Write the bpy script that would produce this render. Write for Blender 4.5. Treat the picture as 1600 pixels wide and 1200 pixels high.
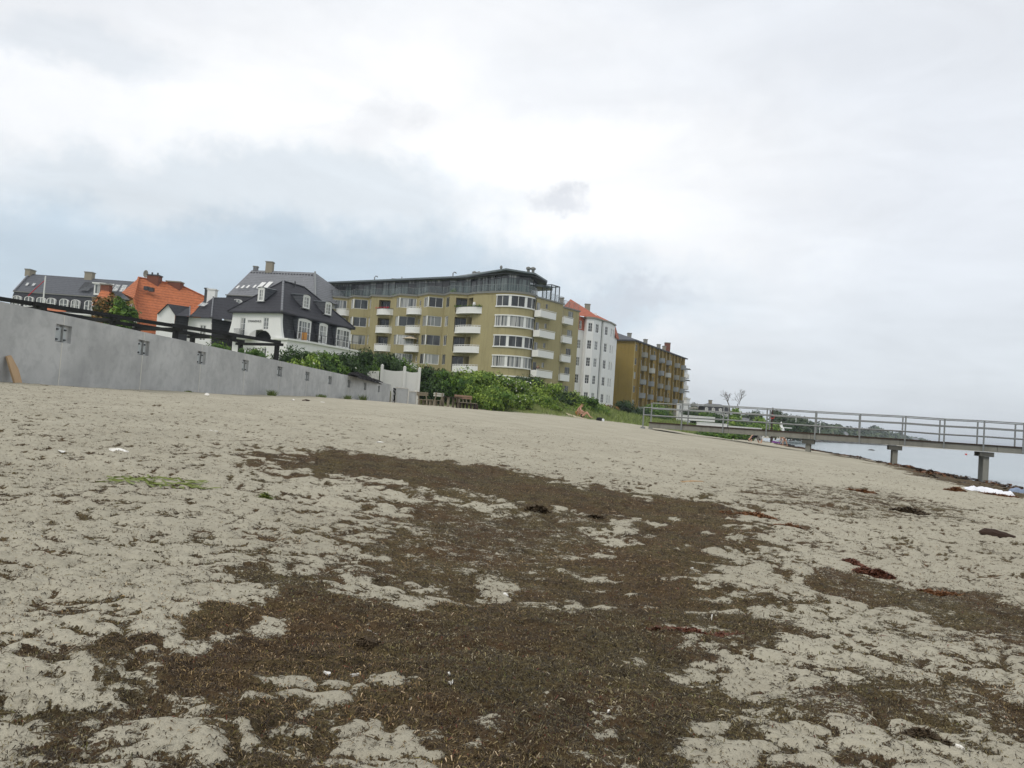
import bpy, math, random
import numpy as np
from mathutils import Vector
random.seed(7); RNG = np.random.default_rng(11)
SC = bpy.context.scene
for _o in list(bpy.data.objects): bpy.data.objects.remove(_o)

# ------------------------------------------------------------------ camera, sky, sun, exposure
EYE = 1.45
ROLL = math.radians(4.0); PITCH = math.radians(2.39); FPX = 1250.0
Fv = np.array([0, math.cos(PITCH), math.sin(PITCH)]); U0 = np.array([0, -math.sin(PITCH), math.cos(PITCH)]); R0 = np.array([1., 0, 0])
Rv = R0*math.cos(ROLL)+U0*math.sin(ROLL); Uv = U0*math.cos(ROLL)-R0*math.sin(ROLL); E0 = np.array([0, 0, EYE])
cam_d = bpy.data.cameras.new('camera'); cam = bpy.data.objects.new('camera', cam_d); SC.collection.objects.link(cam)
cam_d.sensor_width = 36; cam_d.lens = 36*FPX/1600; cam_d.clip_end = 20000; cam_d.clip_start = .05
from mathutils import Matrix
cam.matrix_world = Matrix(((Rv[0], Uv[0], -Fv[0], 0), (Rv[1], Uv[1], -Fv[1], 0), (Rv[2], Uv[2], -Fv[2], EYE), (0, 0, 0, 1)))
SC.camera = cam
SC.view_settings.view_transform = 'Standard'; SC.view_settings.look = 'None'; SC.view_settings.gamma = 1
SC.view_settings.exposure = 0.0
SUN_EL, SUN_AZ = math.radians(48), math.radians(-140)     # azimuth from +Y towards +X
sd = bpy.data.lights.new('sun', 'SUN'); sd.energy = 1.1; sd.angle = math.radians(20); sd.color = (1, .96, .9)
sun = bpy.data.objects.new('sun', sd); SC.collection.objects.link(sun)
_dir = Vector((math.sin(SUN_AZ)*math.cos(SUN_EL), math.cos(SUN_AZ)*math.cos(SUN_EL), math.sin(SUN_EL)))
sun.rotation_euler = _dir.to_track_quat('Z', 'Y').to_euler(); sun.location = (0, -20, 60)

class NB:
    """small node-graph writer"""
    def __init__(s, nt): s.nt = nt; s.N = nt.nodes; s.L = nt.links
    def n(s, t, **k):
        o = s.N.new(t)
        for a, b in k.items(): setattr(o, a, b)
        return o
    def put(s, sock, v):
        if isinstance(v, bpy.types.NodeSocket): s.L.new(v, sock)
        elif isinstance(v, (tuple, list)) and len(v) == 3 and sock.type == 'RGBA': sock.default_value = (*v, 1)
        else: sock.default_value = v
    def m(s, op, a, b=0, c=0, clamp=False):
        o = s.n('ShaderNodeMath', operation=op, use_clamp=clamp)
        s.put(o.inputs[0], a); s.put(o.inputs[1], b); s.put(o.inputs[2], c); return o.outputs[0]
    def mix(s, f, a, b, mode='MIX'):
        o = s.n('ShaderNodeMix', data_type='RGBA', blend_type=mode)
        s.put(o.inputs[0], f); s.put(o.inputs[6], a); s.put(o.inputs[7], b); return o.outputs[2]
    def noise(s, vec, sc, det=4, rough=.55, dist=0, lac=2):
        o = s.n('ShaderNodeTexNoise'); s.put(o.inputs['Vector'], vec)
        o.inputs['Scale'].default_value = sc; o.inputs['Detail'].default_value = det
        o.inputs['Roughness'].default_value = rough; o.inputs['Distortion'].default_value = dist; return o.outputs[0]
    def ramp(s, f, lo, hi, a=0., b=1.):
        o = s.n('ShaderNodeMapRange', clamp=True, interpolation_type='SMOOTHSTEP')
        s.put(o.inputs[0], f); s.put(o.inputs[1], lo); s.put(o.inputs[2], hi); s.put(o.inputs[3], a); s.put(o.inputs[4], b); return o.outputs[0]
    def vmap(s, vec, scale=(1, 1, 1), rot=(0, 0, 0)):
        o = s.n('ShaderNodeMapping'); s.L.new(vec, o.inputs[0]); o.inputs['Scale'].default_value = scale; o.inputs['Rotation'].default_value = rot; return o.outputs[0]

def make_world():
    w = bpy.data.worlds.new("World"); SC.world = w; w.use_nodes = True
    nt = w.node_tree; nt.nodes.clear(); g = NB(nt)
    out = g.n('ShaderNodeOutputWorld'); bg = g.n('ShaderNodeBackground'); g.L.new(bg.outputs[0], out.inputs[0]); bg.inputs[1].default_value = 0.14
    sky = g.n('ShaderNodeTexSky', sky_type='NISHITA'); sky.sun_disc = False; sky.sun_elevation = SUN_EL; sky.sun_rotation = SUN_AZ
    sky.air_density = 1; sky.dust_density = 3
    tc = g.n('ShaderNodeTexCoord'); v = tc.outputs['Generated']
    sp = g.n('ShaderNodeSeparateXYZ'); g.L.new(v, sp.inputs[0]); x, y, z = sp.outputs
    ay = g.m('MAXIMUM', g.m('ABSOLUTE', y), .05)
    wn = g.n('ShaderNodeTexNoise'); g.L.new(v, wn.inputs['Vector']); wn.inputs['Scale'].default_value = 7; wn.inputs['Detail'].default_value = 8; wn.inputs['Roughness'].default_value = .6
    ws = g.n('ShaderNodeSeparateColor'); g.L.new(wn.outputs[1], ws.inputs[0])
    a = g.m('DIVIDE', x, ay); e = g.m('DIVIDE', z, ay)
    aw = g.m('ADD', a, g.m('MULTIPLY', g.m('SUBTRACT', ws.outputs[0], .5), .30))
    ew = g.m('ADD', e, g.m('MULTIPLY', g.m('SUBTRACT', ws.outputs[1], .5), .19))
    def blob(ca, ce, ra, re, soft=1.0, warp=1):
        A = aw if warp else a; Q = ew if warp else e
        dx = g.m('DIVIDE', g.m('SUBTRACT', A, ca), ra); dy = g.m('DIVIDE', g.m('SUBTRACT', Q, ce), re)
        d = g.m('SQRT', g.m('ADD', g.m('MULTIPLY', dx, dx), g.m('MULTIPLY', dy, dy)))
        return g.ramp(d, 1-soft*.5, 1+soft*.5, 1., 0.)
    # projected wisps
    zc = g.m('ADD', g.m('MAXIMUM', z, 0), .12)
    cx = g.n('ShaderNodeCombineXYZ'); g.L.new(g.m('DIVIDE', x, zc), cx.inputs[0]); g.L.new(g.m('DIVIDE', y, zc), cx.inputs[1])
    wisp = g.noise(cx.outputs[0], 1.1, 9, .58, .35)
    wis2 = g.noise(g.vmap(v, (3, 3, 9)), 1.6, 8, .55, .6)
    white = (8.1, 8.12, 8.12); pale = (6.15, 6.42, 6.8); blue = (4.0, 4.85, 5.6); grey = (4.9, 5.15, 5.6)
    c = g.mix(g.ramp(e, .0, .34), (5.0, 5.55, 6.0), (6.85, 7.0, 7.22))
    c = g.mix(g.m('MULTIPLY', blob(.38, .27, .50, .40, 1.2, 0), .7), c, pale)          # pale blue-grey veil on the right
    c = g.mix(blob(-.05, .30, .36, .20, 1.3), c, white)
    c = g.mix(g.m('MULTIPLY', blob(-.45, .33, .45, .12, 1.2), .5), c, white)
    c = g.mix(g.m('MULTIPLY', blob(-.38, .235, .34, .085, .55), .80), c, (5.55, 6.05, 6.45))   # grey bank at left
    c = g.mix(g.m('MULTIPLY', blob(-.58, .42, .13, .035, .9), .7), c, (6.0, 6.35, 6.7))
    c = g.mix(g.m('MULTIPLY', blob(-.42, .165, .56, .062, .9), .85), c, blue)
    c = g.mix(g.m('MULTIPLY', blob(-.08, .135, .30, .035, 1.0), .45), c, blue)
    c = g.mix(g.m('MULTIPLY', blob(.018, .272, .045, .016, 1.1), .6), c, grey)
    c = g.mix(g.m('MULTIPLY', blob(-.22, .345, .06, .028, 1.1), .28), c, grey)
    c = g.mix(g.m('MULTIPLY', blob(.14, .155, .07, .014, 1.1), .6), c, grey)
    c = g.mix(g.m('MULTIPLY', blob(.10, .44, .17, .05, 1.2), .35), c, pale)
    c = g.mix(g.m('MULTIPLY', blob(-.52, .095, .10, .02, 1.0), .5), c, (6.4, 6.8, 7.1))
    f = g.m('MULTIPLY', g.m('SUBTRACT', wisp, .5), .22); f2 = g.m('MULTIPLY', g.m('SUBTRACT', wis2, .5), .30)
    k = g.m('ADD', g.m('ADD', f, f2), 1.0)
    kk = g.n('ShaderNodeCombineColor'); [g.L.new(k, kk.inputs[i]) for i in range(3)]
    c = g.mix(1.0, c, kk.outputs[0], 'MULTIPLY')
    c = g.mix(.10, c, sky.outputs[0])
    g.L.new(c, bg.inputs[0])
make_world()

def ray(px, py): return Fv+Rv*(px-800)/FPX+Uv*(600-py)/FPX
def at(px, py, Y): d = ray(px, py); return E0+d*(Y/d[1])
def PH(px, py, z): d = ray(px, py); return E0+d*((z-EYE)/d[2])
c5 = lambda x, y: (840+x/5, 440+y/5)

# ------------------------------------------------------------------ noise (numpy)
def _h(ix, iy, s):
    n = (ix.astype(np.int64)*374761393+iy.astype(np.int64)*668265263+s*982451653) & 0xffffffff
    n = ((n ^ (n >> 13))*1274126177) & 0xffffffff
    return ((n ^ (n >> 16)) & 0xffffff)/float(0xffffff)
def vn(x, y, s=0):
    x = np.asarray(x, float); y = np.asarray(y, float)
    ix = np.floor(x); iy = np.floor(y); fx = x-ix; fy = y-iy; ix = ix.astype(np.int64); iy = iy.astype(np.int64)
    u = fx*fx*fx*(fx*(fx*6-15)+10); v = fy*fy*fy*(fy*(fy*6-15)+10)
    return (_h(ix, iy, s)*(1-u)+_h(ix+1, iy, s)*u)*(1-v)+(_h(ix, iy+1, s)*(1-u)+_h(ix+1, iy+1, s)*u)*v
def fbm(x, y, o=4, s=0):
    r = 0; a = 1; t = 0
    for i in range(o):
        c, sn = math.cos(.6*i), math.sin(.6*i)
        r = r+a*vn((x*c-y*sn)*2**i+13.7*i, (x*sn+y*c)*2**i, s+i*17); t += a; a *= .5
    return r/t
def sst(a, b, x): t = np.clip((x-a)/(b-a), 0, 1); return t*t*(3-2*t)

# ------------------------------------------------------------------ terrain
WA, WB = np.array([-12.35, 18.6]), np.array([-9.75, 57.9])
def wallx(Y): return WA[0]+(WB[0]-WA[0])*(Y-WA[1])/(WB[1]-WA[1])
COAST = np.array([(6.7, -20), (12, 0), (25.2, 50), (38, 98), (52, 150), (75, 250), (112, 370), (180, 500), (300, 660), (480, 850), (700, 1100), (980, 1500), (1400, 2300), (1200, 3500), (0, 9000)], float)
def coastx(Y): return np.interp(Y, COAST[:8, 1], COAST[:8, 0])
GY = np.array([-20, 0, 6, 12, 20, 50, 80, 150, 400]); GU = np.array([0, .3, .5, .75, .88, 1.])
GZ = np.array([[1.3, .8, .35, .2, .12, 0], [1.35, .7, .32, .22, .13, 0], [1.35, .75, .40, .28, .16, 0], [1.40, 1.0, .68, .4, .22, 0], [1.45, 1.25, .98, .58, .34, 0], [1.86, 1.74, 1.45, .84, .52, 0], [2.0, 1.95, 1.6, .66, .42, 0], [2, 1.9, 1.4, .6, .4, 0], [2, 1.6, 1.2, .6, .3, 0]])
def seg_sd(x, y, P, closed=False):
    """distance to polyline and side"""
    best = np.full(np.shape(x), 1e9); side = np.zeros(np.shape(x))
    n = len(P); rng = range(n if closed else n-1)
    for i in rng:
        a = P[i]; b = P[(i+1) % n]; d = b-a; L = d@d+1e-12
        t = np.clip(((x-a[0])*d[0]+(y-a[1])*d[1])/L, 0, 1)
        qx = x-a[0]-t*d[0]; qy = y-a[1]-t*d[1]; D = np.hypot(qx, qy)
        cr = d[0]*qy-d[1]*qx; m = D < best
        best = np.where(m, D, best); side = np.where(m, np.sign(cr), side)
    return best, side
FOOT = np.array([(-40, 67), (-9.5, 66.0), (-4, 65.5), (3, 68), (8, 74), (13, 83), (21, 98), (32, 122), (44, 160), (66, 240), (100, 365)], float)
def hsm(x, y):
    x = np.asarray(x, float); y = np.asarray(y, float)
    wx = wallx(y); cx = coastx(y); u = (x-wx)/np.maximum(cx-wx, 5)
    yi = np.clip(np.interp(y, GY, np.arange(len(GY))), 0, len(GY)-1.001); y0 = yi.astype(int); fy = yi-y0; fy = fy*fy*(3-2*fy)
    uc = np.clip(np.interp(np.clip(u, 0, 1), GU, np.arange(6)), 0, 4.999); u0 = uc.astype(int); fu = uc-u0
    z = (GZ[y0, u0]*(1-fu)+GZ[y0, u0+1]*fu)*(1-fy)+(GZ[y0+1, u0]*(1-fu)+GZ[y0+1, u0+1]*fu)*fy
    d, sd_ = seg_sd(x, y, COAST); ins = sd_ > 0            # inland side
    zf = sst(0, 40, d)*1.6+sst(60, 400, d)*5
    zf = np.where(ins, zf, 0)
    k = sst(150, 330, y); z = z*(1-k)+zf*k
    z = np.where(ins, z, -np.minimum(d*.10, 3.0))
    # terrace behind the wall / the bank under the shrubs
    t = wx-x; z = np.where((t > .35) & (y < 67), np.maximum(z, 2.9+sst(.5, 20, t)*1.2), z)
    dF, sF = seg_sd(x, y, FOOT); up = (sF > 0)*sst(0, 9, dF)*((2.6-1.35*sst(5, 15, x)+.7*sst(24, 33, x))*(1-k)+1*k)
    z = np.where((t <= .35) | (y >= 67), z+up*ins, z)
    return z
def pillows(x, y):
    """0 in the creases between the little trampled mounds, 1 on top of them"""
    wx = (vn(x/.5, y/.5, 61)-.5)*.25; wy = (vn(x/.5, y/.5, 62)-.5)*.25
    A = np.clip(np.abs(2*fbm((x+wx*.7)/.23, (y+wy*.7)/.19, 3, 9)-1)*3.0, 0, 1)**.6
    B = np.clip(np.abs(2*fbm((x+wy)/.105, (y+wx)/.09, 2, 19)-1)*2.6, 0, 1)**.7
    return A, B
def hb(x, y, AB=None):
    """sand relief: trampled little mounds, calmer further up the beach"""
    A, B = AB or pillows(x, y); r = np.hypot(x, y)
    amp = 1-.70*sst(9, 26, y)
    return (.032*(A-.6)+.014*(B-.5)+.080*(fbm(x/.85+3, y/.7, 2, 3)-.5)+.012*(fbm(x/.07, y/.06, 2, 21)-.5))*amp+(fbm(x/2.2, y/1.7, 2, 5)-.5)*.10
def H(x, y): return hsm(x, y)+np.where(hsm(x, y) > -1, hb(x, y), 0)*sst(-.4, .12, hsm(x, y))
def H1(x, y): return float(H(np.array([x]), np.array([y]))[0])
def G(px, py):
    d = ray(px, py); t = np.geomspace(1.5, 400, 1600); P = E0+d*t[:, None]
    h = hsm(P[:, 0], P[:, 1]); i = np.argmax(P[:, 2] < h)
    if i == 0: i = len(t)-1
    return P[i]

# ------------------------------------------------------------------ materials
def newmat(name):
    m = bpy.data.materials.new(name); m.use_nodes = True; nt = m.node_tree; nt.nodes.clear(); g = NB(nt)
    out = g.n('ShaderNodeOutputMaterial'); b = g.n('ShaderNodeBsdfPrincipled'); g.L.new(b.outputs[0], out.inputs[0])
    tc = g.n('ShaderNodeTexCoord'); return m, g, b, tc.outputs['Object']
def bump(g, b, h, s=.3, d=.05):
    o = g.n('ShaderNodeBump'); o.inputs['Strength'].default_value = s; o.inputs['Distance'].default_value = d
    g.put(o.inputs['Height'], h); g.L.new(o.outputs[0], b.inputs['Normal'])
MATS = {}
def plain(name, col, rough=.7, var=.12, sc=1.5, spec=.3, metal=0, streak=0, grime=(.5, .5, .5), bs=.15, tiles=0, sc2=None):
    m, g, b, v = newmat(name)
    n = g.noise(v, sc, 7, .6); n2 = g.noise(v, sc2 or sc*9, 4, .6)
    k = g.m('ADD', 1-var, g.m('MULTIPLY', g.m('ADD', n, n2), var))
    kk = g.n('ShaderNodeCombineColor'); [g.L.new(k, kk.inputs[i]) for i in range(3)]
    c = g.mix(1., col, kk.outputs[0], 'MULTIPLY')
    if streak:
        st = g.noise(g.vmap(v, (2.2, 2.2, .18)), 1.3, 6, .6); c = g.mix(g.m('MULTIPLY', g.ramp(st, .48, .72), streak), c, grime)
    if tiles:
        w = g.n('ShaderNodeTexWave', wave_type='BANDS', bands_direction='Z', wave_profile='SAW'); g.L.new(v, w.inputs[0]); w.inputs['Scale'].default_value = tiles; w.inputs['Distortion'].default_value = .15
        w.inputs['Detail'].default_value = 1
        c = g.mix(g.m('MULTIPLY', g.ramp(w.outputs[1], .60, 1.0), .80), c, tuple(q*.3 for q in col))
        t2 = g.noise(g.vmap(v, (3.5, 3.5, tiles*3)), 1, 2, .5); c = g.mix(g.ramp(t2, .3, .75, 0, .35), c, tuple(min(1, q*1.5+.015) for q in col))
        bump(g, b, w.outputs[1], .5, .04)
    elif bs: bump(g, b, n2, bs, .02)
    g.L.new(c, b.inputs['Base Color']); b.inputs['Roughness'].default_value = rough
    b.inputs['Specular IOR Level'].default_value = spec; b.inputs['Metallic'].default_value = metal
    MATS[name] = m; return m
def glassmat(name, col, rough=.06, var=.5, curtain=None):
    m, g, b, v = newmat(name)
    n = g.noise(g.vmap(v, (1, 1, .25)), .9, 3, .5)
    c = g.mix(g.ramp(n, .42, .60), tuple(q*(1-var) for q in col), tuple(min(1, q*(1+var)) for q in col))
    if curtain: c = g.mix(g.ramp(g.noise(g.vmap(v, (3, 3, .05)), 1.2, 2, .5), .5, .56), c, curtain)
    g.L.new(c, b.inputs['Base Color']); b.inputs['Roughness'].default_value = rough; b.inputs['Specular IOR Level'].default_value = .5
    MATS[name] = m; return m
M = MATS
plain('yellow_render', (.35, .305, .165), .9, .22, .35, .15, streak=.45, grime=(.20, .175, .095), sc2=6)
plain('brick_ochre', (.27, .185, .050), .9, .25, .5, .15, streak=.40, grime=(.14, .085, .025), sc2=8)
plain('brick_brown', (.25, .18, .048), .9, .30, .5, .15, streak=.3, grime=(.12, .07, .02), sc2=8)
plain('cream_band', (.36, .29, .13), .85, .15, .6)
plain('white_paint', (.74, .74, .71), .7, .05, .7, .3, streak=.14, grime=(.50, .50, .46))
plain('white_render', (.76, .76, .74), .8, .05, .4, .25, streak=.16, grime=(.55, .55, .52))
plain('white_frame', (.78, .78, .76), .5, .03, 3, .4, bs=0)
plain('dull_frame', (.42, .42, .38), .6, .1, 3, .3, bs=0)
plain('grey_trim', (.19, .19, .17), .7, .15, 1.2)
plain('slab_grey', (.24, .235, .20), .8, .15, 1.2)
plain('roof_metal', (.10, .125, .13), .45, .12, .6, .5, bs=0)
plain('dark_metal', (.035, .038, .042), .45, .1, 2, .5, bs=0)
plain('galvanised', (.215, .225, .22), .5, .22, 3, .5, metal=.35, bs=.05)
plain('roof_tile_dark', (.030, .030, .036), .62, .2, .6, .25, tiles=.75)
plain('slate_dark', (.040, .041, .046), .7, .25, .9, .25, tiles=1.1)
plain('slate_grey', (.175, .18, .19), .65, .14, .5, .3, streak=.25, grime=(.15, .15, .155), tiles=.9)
plain('slate_mid', (.085, .09, .10), .65, .14, .5, .3, tiles=.9)
plain('roof_tile_orange', (.42, .135, .055), .8, .3, .5, .2, streak=.65, grime=(.24, .085, .045), tiles=.8)
plain('roof_tile_red', (.38, .12, .07), .8, .2, .5, .2, tiles=.8)
plain('red_brick', (.17, .065, .04), .9, .25, 2)
plain('chimney_tan', (.28, .25, .19), .9, .2, 2)
plain('black_wood', (.012, .012, .012), .65, .3, 3, .3, sc2=14)
plain('old_wood', (.24, .205, .15), .85, .3, 4, .2, sc2=30)
plain('wood_red', (.27, .17, .11), .85, .3, 4, .2)
plain('wood_dark', (.045, .036, .028), .85, .3, 4, .2)
plain('plank_wood', (.42, .29, .17), .8, .3, 6, .2)
plain('fence_white', (.60, .60, .56), .7, .12, 2, .3, streak=.2, grime=(.45, .45, .40))
plain('sheet_black', (.014, .013, .013), .8, .3, 5, .08)
plain('skin', (.50, .28, .19), .55, .08, 6, .4, bs=0)
plain('hair_dark', (.03, .02, .015), .6, .2, 30)
plain('hair_fair', (.30, .19, .09), .6, .2, 30)
plain('cloth_black', (.012, .012, .016), .9, .2, 20)
plain('cloth_grey', (.30, .30, .29), .9, .2, 20)
plain('cloth_purple', (.16, .04, .20), .9, .2, 20)
plain('cloth_white', (.80, .81, .84), .9, .05, 8)
plain('cloth_blue', (.22, .27, .36), .9, .1, 8)
plain('cloth_orange', (.45, .22, .06), .9, .2, 8)
plain('cloth_red', (.5, .03, .03), .8, .2, 8)
plain('cloth_tan', (.50, .42, .30), .9, .1, 8)
plain('petal_red', (.55, .03, .05), .8, .3, 9)
plain('shell_white', (.78, .76, .70), .5, .15, 30)
plain('weed_lime', (.14, .17, .03), .5, .5, 14, .4)
plain('weed_red', (.12, .040, .018), .6, .5, 12, .4)
plain('weed_rust', (.17, .07, .02), .6, .5, 12, .4)
plain('weed_brown', (.075, .052, .028), .7, .5, 12, .3)
plain('drift_wood', (.045, .028, .02), .8, .4, 12, .2)
plain('bark', (.09, .07, .05), .9, .3, 3)
plain('concrete_pier', (.215, .21, .18), .85, .3, 1.4, .25, streak=.6, grime=(.12, .115, .095))
plain('concrete_dark', (.10, .098, .084), .85, .3, 1.4, .25, streak=.5, grime=(.06, .058, .05))
plain('plate_steel', (.40, .43, .43), .5, .15, 4, .4)
plain('concrete_wet', (.05, .045, .035), .5, .25, 3, .4)
plain('stone_white', (.62, .60, .54), .8, .1, 1)
plain('red_paint', (.50, .035, .02), .5, .1, 3)
glassmat('glass_dark', (.035, .038, .04), .08)
glassmat('glass_mid', (.13, .14, .14), .10, .4, curtain=(.38, .38, .36))
glassmat('glass_pale', (.34, .36, .35), .14, .25, curtain=(.52, .52, .50))
glassmat('glass_teal', (.045, .062, .06), .08, .5, curtain=(.13, .16, .15))

def concrete_wall_mat():
    m, g, b, v = newmat('wall_concrete')
    a = g.noise(v, .55, 8, .62, .3); c2 = g.noise(v, 3.2, 7, .65, .4); fine = g.noise(v, 38, 4, .6)
    st = g.noise(g.vmap(v, (2.2, 2.2, .22)), 1.2, 6, .6)
    c = g.mix(g.ramp(a, .33, .68), (.36, .365, .36), (.50, .505, .495))
    c = g.mix(g.ramp(c2, .46, .66, 0, .3), c, (.26, .265, .265))
    c = g.mix(g.ramp(st, .52, .75, 0, .38), c, (.53, .53, .51))
    c = g.mix(g.ramp(fine, .62, .74, 0, .3), c, (.16, .16, .16))
    g.L.new(c, b.inputs['Base Color']); b.inputs['Roughness'].default_value = .85; b.inputs['Specular IOR Level'].default_value = .25
    bump(g, b, g.m('ADD', fine, g.m('MULTIPLY', c2, 2)), .25, .01); MATS['wall_concrete'] = m
concrete_wall_mat()
def railglass():
    m, g, b, v = newmat('rail_glass')
    b.inputs['Base Color'].default_value = (.12, .16, .16, 1); b.inputs['Roughness'].default_value = .08
    b.inputs['Alpha'].default_value = .14; MATS['rail_glass'] = m
railglass()
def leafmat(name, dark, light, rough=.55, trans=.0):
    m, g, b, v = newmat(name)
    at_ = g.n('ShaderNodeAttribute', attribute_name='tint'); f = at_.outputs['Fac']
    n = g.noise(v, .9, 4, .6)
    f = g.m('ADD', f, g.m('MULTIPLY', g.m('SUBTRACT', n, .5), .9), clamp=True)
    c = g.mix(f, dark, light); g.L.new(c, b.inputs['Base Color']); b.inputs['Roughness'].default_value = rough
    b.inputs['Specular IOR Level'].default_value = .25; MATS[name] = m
leafmat('leaf_bright', (.065, .135, .018), (.30, .40, .065))
leafmat('leaf_mid', (.03, .075, .010), (.15, .25, .03))
leafmat('leaf_dark', (.010, .028, .006), (.055, .105, .020))
leafmat('leaf_autumn', (.05, .07, .02), (.36, .17, .05))
leafmat('leaf_far', (.030, .050, .022), (.085, .115, .045))
leafmat('grass_blade', (.09, .13, .03), (.26, .31, .09))
leafmat('petals_white', (.5, .5, .42), (.75, .75, .66))
def strandmat():
    m, g, b, v = newmat('seaweed_strands')
    a = g.n('ShaderNodeAttribute', attribute_name='col'); g.L.new(a.outputs['Color'], b.inputs['Base Color'])
    b.inputs['Roughness'].default_value = .6; b.inputs['Specular IOR Level'].default_value = .3; MATS['seaweed_strands'] = m
strandmat()

# ------------------------------------------------------------------ objects
COL = SC.collection
def tag(o, label=None, cat=None, group=None, kind=None):
    if label: o['label'] = label
    if cat: o['category'] = cat
    if group: o['group'] = group
    if kind: o['kind'] = kind
    return o
ROOTLOC = {}
def thing(name, label, cat, loc=(0, 0, 0), group=None):
    o = bpy.data.objects.new(name, None); COL.objects.link(o); o.location = loc; ROOTLOC[o.name] = np.array(loc, float)
    o.empty_display_size = .2
    return tag(o, label, cat, group)
def wloc(p):
    r = np.zeros(3)
    while p is not None: r = r+np.array(p.location); p = p.parent
    return r
class MB:
    def __init__(s): s.v = []; s.f = []
    def add(s, vs, fs):
        k = len(s.v); s.v += [tuple(map(float, q)) for q in vs]; s.f += [tuple(i+k for i in f) for f in fs]; return s
    def quad(s, *p): return s.add(p, [tuple(range(len(p)))])
    def hexa(s, p): return s.add(p, [(0, 3, 2, 1), (4, 5, 6, 7), (0, 1, 5, 4), (1, 2, 6, 5), (2, 3, 7, 6), (3, 0, 4, 7)])
    def box(s, x0, x1, y0, y1, z0, z1): return s.hexa([(x0, y0, z0), (x1, y0, z0), (x1, y1, z0), (x0, y1, z0), (x0, y0, z1), (x1, y0, z1), (x1, y1, z1), (x0, y1, z1)])
    def prism(s, poly, z0, z1):
        n = len(poly); vs = [(p[0], p[1], z0) for p in poly]+[(p[0], p[1], z1) for p in poly]
        return s.add(vs, [tuple(range(n))[::-1], tuple(range(n, 2*n))]+[(i, (i+1) % n, n+(i+1) % n, n+i) for i in range(n)])
    def bar(s, a, b, w, h=None, up=(0, 0, 1)):
        a = np.array(a, float); b = np.array(b, float); h = h or w; d = b-a; d /= np.linalg.norm(d)+1e-12
        u = np.array(up, float)
        if abs(d@u) > .95: u = np.array([0, 1., 0])
        x = np.cross(d, u); x /= np.linalg.norm(x); y = np.cross(x, d)
        X = x*w/2; Y = y*h/2
        return s.hexa([a-X-Y, a+X-Y, a+X+Y, a-X+Y, b-X-Y, b+X-Y, b+X+Y, b-X+Y])
    def tube(s, pts, r, n=6):
        pts = [np.array(p, float) for p in pts]; rs = r if isinstance(r, (list, tuple)) else [r]*len(pts); rings = []
        for i, p in enumerate(pts):
            d = pts[min(i+1, len(pts)-1)]-pts[max(i-1, 0)]; d /= np.linalg.norm(d)+1e-12
            u = np.array([0, 0, 1.]) if abs(d[2]) < .9 else np.array([1., 0, 0])
            x = np.cross(d, u); x /= np.linalg.norm(x); y = np.cross(x, d)
            rings.append([p+rs[i]*(math.cos(t)*x+math.sin(t)*y) for t in np.arange(n)*2*math.pi/n])
        k = len(s.v); s.v += [tuple(q) for R in rings for q in R]
        for i in range(len(pts)-1):
            for j in range(n): s.f.append((k+i*n+j, k+i*n+(j+1) % n, k+(i+1)*n+(j+1) % n, k+(i+1)*n+j))
        s.f.append(tuple(k+j for j in range(n))[::-1]); s.f.append(tuple(k+(len(pts)-1)*n+j for j in range(n))); return s
    def lathe(s, c, prof, n=12):
        k = len(s.v)
        for r, z in prof: s.v += [(c[0]+r*math.cos(t), c[1]+r*math.sin(t), c[2]+z) for t in np.arange(n)*2*math.pi/n]
        for i in range(len(prof)-1):
            for j in range(n): s.f.append((k+i*n+j, k+i*n+(j+1) % n, k+(i+1)*n+(j+1) % n, k+(i+1)*n+j))
        return s
    def build(s, name, mat, parent=None, smooth=False, label=None):
        off = wloc(parent) if parent is not None else np.zeros(3)
        me = bpy.data.meshes.new(name); V = np.array(s.v, float)-off
        me.from_pydata(V.tolist(), [], s.f); me.materials.append(M[mat] if isinstance(mat, str) else mat)
        if smooth: me.polygons.foreach_set('use_smooth', [True]*len(me.polygons))
        o = bpy.data.objects.new(name, me); COL.objects.link(o)
        if parent is not None: o.parent = parent
        if label: o['label'] = label
        return o
def npmesh(name, V, Fq, mat, parent=None, tint=None, col=None, smooth=False):
    """fast mesh from arrays; Fq (n,k)"""
    off = wloc(parent) if parent is not None else np.zeros(3)
    me = bpy.data.meshes.new(name); V = np.asarray(V, float)-off; n, k = Fq.shape
    me.vertices.add(len(V)); me.vertices.foreach_set('co', V.ravel().astype(np.float32))
    me.loops.add(n*k); me.loops.foreach_set('vertex_index', Fq.ravel().astype(np.int32))
    me.polygons.add(n); me.polygons.foreach_set('loop_start', (np.arange(n)*k).astype(np.int32)); me.polygons.foreach_set('loop_total', np.full(n, k, np.int32))
    if smooth: me.polygons.foreach_set('use_smooth', np.ones(n, bool))
    me.update(calc_edges=True)
    if tint is not None: a = me.attributes.new('tint', 'FLOAT', 'FACE'); a.data.foreach_set('value', tint.astype(np.float32))
    if col is not None: a = me.attributes.new('col', 'FLOAT_COLOR', 'FACE'); a.data.foreach_set('color', np.c_[col, np.ones(len(col))].ravel().astype(np.float32))
    me.materials.append(M[mat] if isinstance(mat, str) else mat)
    o = bpy.data.objects.new(name, me); COL.objects.link(o)
    if parent is not None: o.parent = parent
    return o
def copy_tree(o, parent=None):
    c = o.copy(); COL.objects.link(c)
    if parent is not None: c.parent = parent
    for ch in list(o.children): copy_tree(ch, c)
    return c

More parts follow.
